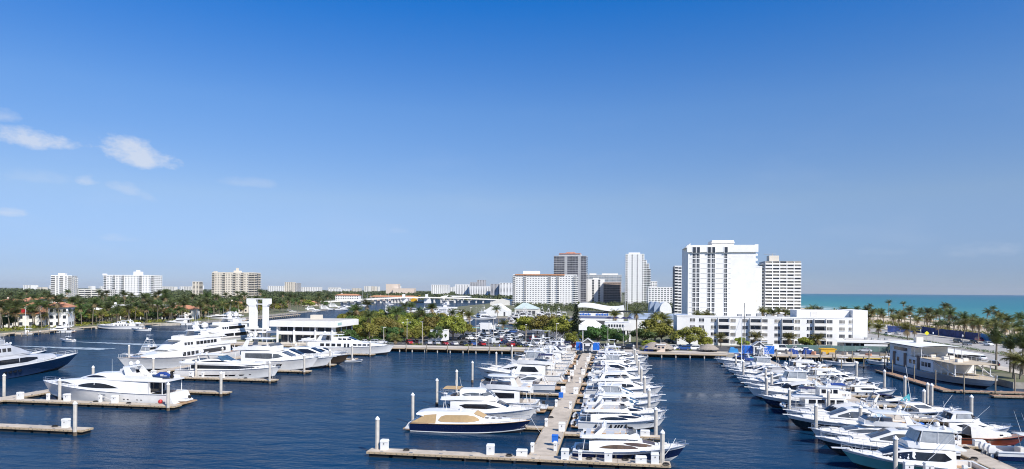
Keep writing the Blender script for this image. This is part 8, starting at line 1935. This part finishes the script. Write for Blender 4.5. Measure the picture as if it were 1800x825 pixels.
# boats in the north basin
GN = 'boats in the north basin'
src = {}
def north_boat(kind, px, dep, L, rz, lab):
    x, y = atd(px, dep)
    if kind not in src:
        t = boat('motor_yacht', lab, x, y, rz, GN, 'yacht'); {'fly': flybridge_yacht, 'exp': express_cruiser, 'fish': sport_fisher, 'tri': tri_deck}[kind](t, **({'L': 45, 'B': 9} if kind == 'tri' else {})); src[kind] = (t, {'fly': 18, 'exp': 14, 'fish': 17, 'tri': 45}[kind]); s = L/src[kind][1]; t.scale = (s, s, s); return
    dup(src[kind][0], (x, y, 0), rz, lab, GN, L/src[kind][1])
nb = [('tri', 818, 505, 44, pi, 'big white three deck yacht moored in the north basin'), ('fly', 800, 480, 24, pi, 'white flybridge yacht in front of the big north basin yacht'), ('fly', 765, 470, 20, pi, 'white yacht left of the north basin flybridge yacht'), ('exp', 788, 455, 18, 0.3, 'white cruiser low in the north basin'), ('fly', 862, 505, 18, pi, 'white yacht by the tent hall'), ('fish', 836, 500, 17, 0, 'white fishing boat at the north basin shore'),
      ('exp', 893, 470, 14, 1.4, 'white cruiser at the right edge of the north basin water'), ('fly', 905, 455, 18, 1.5, 'white flybridge yacht among the moored boats right of the basin'), ('fish', 918, 470, 17, 1.5, 'white fishing boat right of the basin water'), ('exp', 932, 480, 15, 1.5, 'white cruiser before the boat house'), ('fly', 946, 470, 18, 1.5, 'white yacht behind the pale yellow green tree'), ('fish', 962, 480, 16, 1.5, 'white fishing boat before the condominium'), ('exp', 978, 470, 16, 1.5, 'white cruiser before the exhibition hall'), ('fly', 990, 490, 18, 1.5, 'white yacht left of the Norfolk pine top'),
      ('exp', 838, 400, 8, .2, 'small white boat at the near dock of the north basin'), ('exp', 866, 402, 7, .2, 'small white boat beside the lone basin palm'), ('exp', 856, 398, 6.5, .1, 'tiny dark topped boat in the middle of the basin dock'),
      ('fly', 712, 560, 20, .2, 'white yacht seen over the grove left of the bridge tower'), ('fish', 668, 610, 20, .3, 'white tower boat seen over the grove'), ('fly', 735, 540, 22, 0, 'white yacht seen over the right part of the grove'), ('exp', 615, 800, 16, .2, 'white boat at anchor left of the bridge'), ('exp', 600, 780, 14, .3, 'second white boat at anchor left of the bridge'), ('fly', 575, 760, 18, .2, 'white yacht at the bend of the waterway'), ('exp', 590, 700, 14, .2, 'small white boat at the bend of the waterway'), ('fly', 560, 690, 16, .2, 'white yacht moored at the waterway bend under palms'), ('fly', 535, 640, 16, .3, 'white yacht by the far dock behind the marina building'), ('exp', 500, 600, 13, .3, 'white cruiser by the far dock left of the marina roof')]
nb += [(k_, px_, dp_, L_, 1.5, '%s in the crowded berths left of the exhibition hall' % n_) for k_, n_, pxs, dp_, L_ in (('fly', 'white flybridge boat', (900, 914, 929, 944, 958, 972), 500, 15), ('exp', 'white low cruiser', (898, 911, 926, 941, 955, 969, 984), 440, 12), ('fish', 'white tower boat', (921, 951, 981), 520, 15)) for px_ in pxs]
for q in nb: north_boat(*q)
for i, dp_ in enumerate((428, 462, 512)):
    xa, ya = atd(895, dp_); xb, yb = atd(995, dp_+4); pier('finger_pier', 'narrow pier in the crowded north berths, %s from the camera' % ordn[i], max(xa, -80), min(xb, -28.5), ya-1, ya+1, sec=6)
for i, (px, dep, L, mh) in enumerate([(626, 840, 14, 20), (640, 900, 12, 17), (655, 930, 12, 16), (692, 950, 13, 18)]):
    x, y = atd(px, dep); t = boat('sailing_yacht', 'sailing yacht anchored before the bridge, %s from the left' % ordn[i], x, y, .3+i, GN, 'sailing boat'); sail_yacht(t, L=L, mast_h=mh, bimini=None)
# masts seen behind the hall
for i, px in enumerate((1099.5, 1103, 1097)):
    x, y = atd(px, 620-i*10); t = thing('mast', 'slim grey mast standing by the tall white tower, %s of three' % ordn[i], 'mast', (x, y, LAND), 0, 'masts by the tall tower'); b = MB(); b.tube((0, 0, 0), (0, 0, 36-4*i), .3, .12, 6); b.build('pole', GREYP, t); b = MB(); b.box(-1.2, 1.2, -.05, .05, 22, 22.2); b.build('spreader', GREYP, t)
# blue bins, hose coils and mooring lines on the piers
for i, (x, y) in enumerate([(-7.9, 90.3), (-10.1, 128), (46.2, 109)]):
    t = thing('recycling_bin', 'bright blue bin on the pier, %s from the camera' % ordn[i], 'bin', (x, y, .78), 0, 'blue bins on the piers')
    b = MB(); b.box(-.42, .42, -.35, .35, .55, 1.35); b.build('bin', BLUEP, t); b = MB(); b.box(-.06, .06, -.06, .06, 0, .55); b.build('post', CONC2, t); b = MB(); b.wbox(-.46, .46, -.39, .39, 1.351, 1.5, .9); b.build('lid', BLUEP, t)
hm = MB()
for k in range(3): hm.path([((.42-.05*k)*cos(a*pi/6), (.42-.05*k)*sin(a*pi/6), .04+.07*k) for a in range(13)], .035, 5)
hme = hm.mesh('hose_coil', BLACKR, 40)
for i, (x, y) in enumerate([(-13.2, 83.6), (-3, 83.9), (1.5, 84.2), (6.4, 82.9), (-27, 84), (-84, 88.6), (-95, 109.2), (-88, 109), (-100, 144.3), (-86, 144.5), (47.8, 99), (45.9, 93), (-8, 95), (-10.3, 110), (4.9, 99.3), (5.4, 118.7)]):
    tag(link('hose_coil', hme, None, (x, y, .785), rc.uniform(0, 3)), 'black hose coil lying on the pier', 'hose', 'hose coils on the piers')
def line(p, q, label, grp='mooring lines'):
    b = MB(); p = Vector(p); q = Vector(q); pts = []
    for i in range(9): f = i/8; v = p.lerp(q, f); pts.append((v.x-p.x, v.y-p.y, v.z-p.z-.35*4*f*(1-f)*.5))
    b.path(pts, .028, 4); tag(b.build('mooring_line', PLASW, None, None, tuple(p)), label, 'rope', grp)
for i, (p, q, l) in enumerate([((-12.6, 101.2, 2.4), (-10.6, 97.5, .85), 'white rope from the bow of the navy yacht to the main pier'), ((8.0, 88.2, 2.9), (6.3, 84.2, 1.6), 'white rope from the navy and white yacht to the cross head'), ((7.6, 107.6, 2.7), (6.2, 100.2, 2.4), 'white rope from the three window yacht to a piling'),
    ((29.5, 88.3, 2.7), (32.2, 91.6, .8), 'white rope from the sea green bow to the finger'), ((-108.5, 113.6, 3.4), (-103.5, 110.5, 1.4), 'rope from the crescent windowed yacht bow to the finger'), ((-96, 110.4, 2.4), (-91, 109.6, .9), 'rope from the crescent windowed yacht side to the finger'), ((-81.5, 149, 2.9), (-79.5, 145.2, .9), 'rope from the sleek yacht bow to the finger')]): line(p, q, l)
# people on the quay and the decks
def person(x, y, z, rz, shirt, trousers, label, pose=0):
    SKIN = mat('skin', (.48, .30, .21), .6, .05, 3); v = []; e = []; r = []
    def J(p, q, rad): v.append(p); r.append(rad); e.append((q, len(v)-1)) if q is not None else None; return len(v)-1
    st = .12 if pose == 0 else .3
    pel = J((0, 0, .95), None, .14); ch = J((0, 0, 1.30), pel, .17); sh_ = J((0, 0, 1.45), ch, .13); nk = J((0, 0, 1.53), sh_, .06); hd = J((.02, 0, 1.62), nk, .095); J((.02, 0, 1.75), hd, .085)
    for sg in (-1, 1):
        s1 = J((0, sg*.19, 1.43), sh_, .06); el_2 = J((.05*sg, sg*.25, 1.16), s1, .048); ha = J((.14, sg*.22, .92), el_2, .036); J((.17, sg*.21, .82), ha, .03)
        hp = J((0, sg*.10, .88), pel, .10); kn_ = J((sg*st*.6, sg*.11, .48), hp, .07); an = J((sg*st-.05, sg*.11, .09), kn_, .045); J((sg*st+.12, sg*.11, .05), an, .04)
    me = bpy.data.meshes.new('body'); me.from_pydata(v, e, []); t = thing('person', label, 'person', (x, y, z), rz, 'people around the marina')
    o = link('body', me, t); o.modifiers.new('skin', 'SKIN'); 
    for i, sv in enumerate(me.skin_vertices[0].data): sv.radius = (r[i], r[i]); sv.use_root = (i == 0)
    s = o.modifiers.new('sub', 'SUBSURF'); s.levels = 1; s.render_levels = 1
    m = bpy.data.materials.new('clothes'); m.use_nodes = True; nt = m.node_tree; tc = nt.nodes.new('ShaderNodeTexCoord'); sp = nt.nodes.new('ShaderNodeSeparateXYZ'); rp = nt.nodes.new('ShaderNodeValToRGB'); rp.color_ramp.interpolation = 'CONSTANT'
    dv = nt.nodes.new('ShaderNodeMath'); dv.operation = 'DIVIDE'; dv.inputs[1].default_value = 2.0
    nt.links.new(tc.outputs['Object'], sp.inputs[0]); nt.links.new(sp.outputs['Z'], dv.inputs[0]); nt.links.new(dv.outputs[0], rp.inputs[0]); nt.links.new(rp.outputs[0], nt.nodes['Principled BSDF'].inputs['Base Color'])
    el_3 = rp.color_ramp.elements; stops = [(0, (.02, .02, .02)), (.05, trousers), (.47, shirt), (.752, (.48, .30, .21)), (.845, (.05, .03, .02))]
    while len(el_3) < len(stops): el_3.new(.5)
    for q, (pp, c) in zip(el_3, stops): q.position = pp; q.color = (*c, 1)
    me.materials.append(m)
for i, (x, y, z, rz, sh_, tr, lab) in enumerate([(-14.5, 229.5, LAND, 1, (.5, .1, .08), (.05, .05, .08), 'person in a red shirt on the quay left of the blue gate'), (-13.2, 230, LAND, 2, (.7, .7, .7), (.1, .1, .2), 'person in a white shirt on the quay left of the blue gate'), (-50, 230.2, LAND, 0, (.6, .35, .25), (.3, .25, .2), 'person in orange top walking on the quay by the car park'), (-8.3, 171, .8, 1.2, (.05, .06, .1), (.05, .05, .06), 'person in dark clothes walking along the main pier'),
    (-9.6, 152.5, .8, -1.2, (.04, .04, .05), (.3, .3, .3), 'person in black shirt on the main pier near the big yacht'), (107, 178, LAND+.13, 0, (.5, .45, .4), (.4, .2, .15), 'person on the pavement beside the tied palms'), (4, 262, LAND, 0, (.75, .75, .75), (.7, .7, .7), 'person in white under the raised restaurant'), (-40, 229.8, LAND, 3, (.1, .2, .5), (.6, .55, .5), 'person in blue shirt on the quay by the red car')]):
    person(x, y, z, rz, sh_, tr, lab, i % 2)

# look-alikes of one label: say which one by counting from the west
UNITS = 'zeroth first second third fourth fifth sixth seventh eighth ninth tenth eleventh twelfth thirteenth fourteenth fifteenth sixteenth seventeenth eighteenth nineteenth'.split()
TENS = {2: ('twentieth', 'twenty'), 3: ('thirtieth', 'thirty'), 4: ('fortieth', 'forty'), 5: ('fiftieth', 'fifty'), 6: ('sixtieth', 'sixty'), 7: ('seventieth', 'seventy'), 8: ('eightieth', 'eighty'), 9: ('ninetieth', 'ninety')}
def ordw(n):
    if n < 20: return UNITS[n]
    a, b_ = divmod(n, 10); return TENS[a][0] if b_ == 0 else TENS[a][1]+'-'+UNITS[b_]
same = {}
for o in COL.objects:
    if o.parent is None and 'label' in o: same.setdefault(o['label'], []).append(o)
for lab, os_ in same.items():
    if len(os_) > 1:
        os_.sort(key=lambda o: atan2(o.location.x, o.location.y))
        for i, o in enumerate(os_): o['label'] = lab+', '+ordw(i+1)+' from the left'

# ---------------------------------------------------------------- sea haze
b = MB(); b.box(-15400, 15400, -600, 15400, -3.5, 140)
hz = b.build('haze', []); hz['kind'] = 'stuff'; hz.display_type = 'WIRE'
hm_ = bpy.data.materials.new('haze'); hm_.use_nodes = True; nt = hm_.node_tree; nt.nodes.clear()
o_ = nt.nodes.new('ShaderNodeOutputMaterial'); v_ = nt.nodes.new('ShaderNodeVolumePrincipled')
v_.inputs['Color'].default_value = (.86, .92, 1.0, 1); v_.inputs['Density'].default_value = 2.4e-5; v_.inputs['Anisotropy'].default_value = .2
nt.links.new(v_.outputs[0], o_.inputs['Volume']); hz.data.materials.append(hm_)
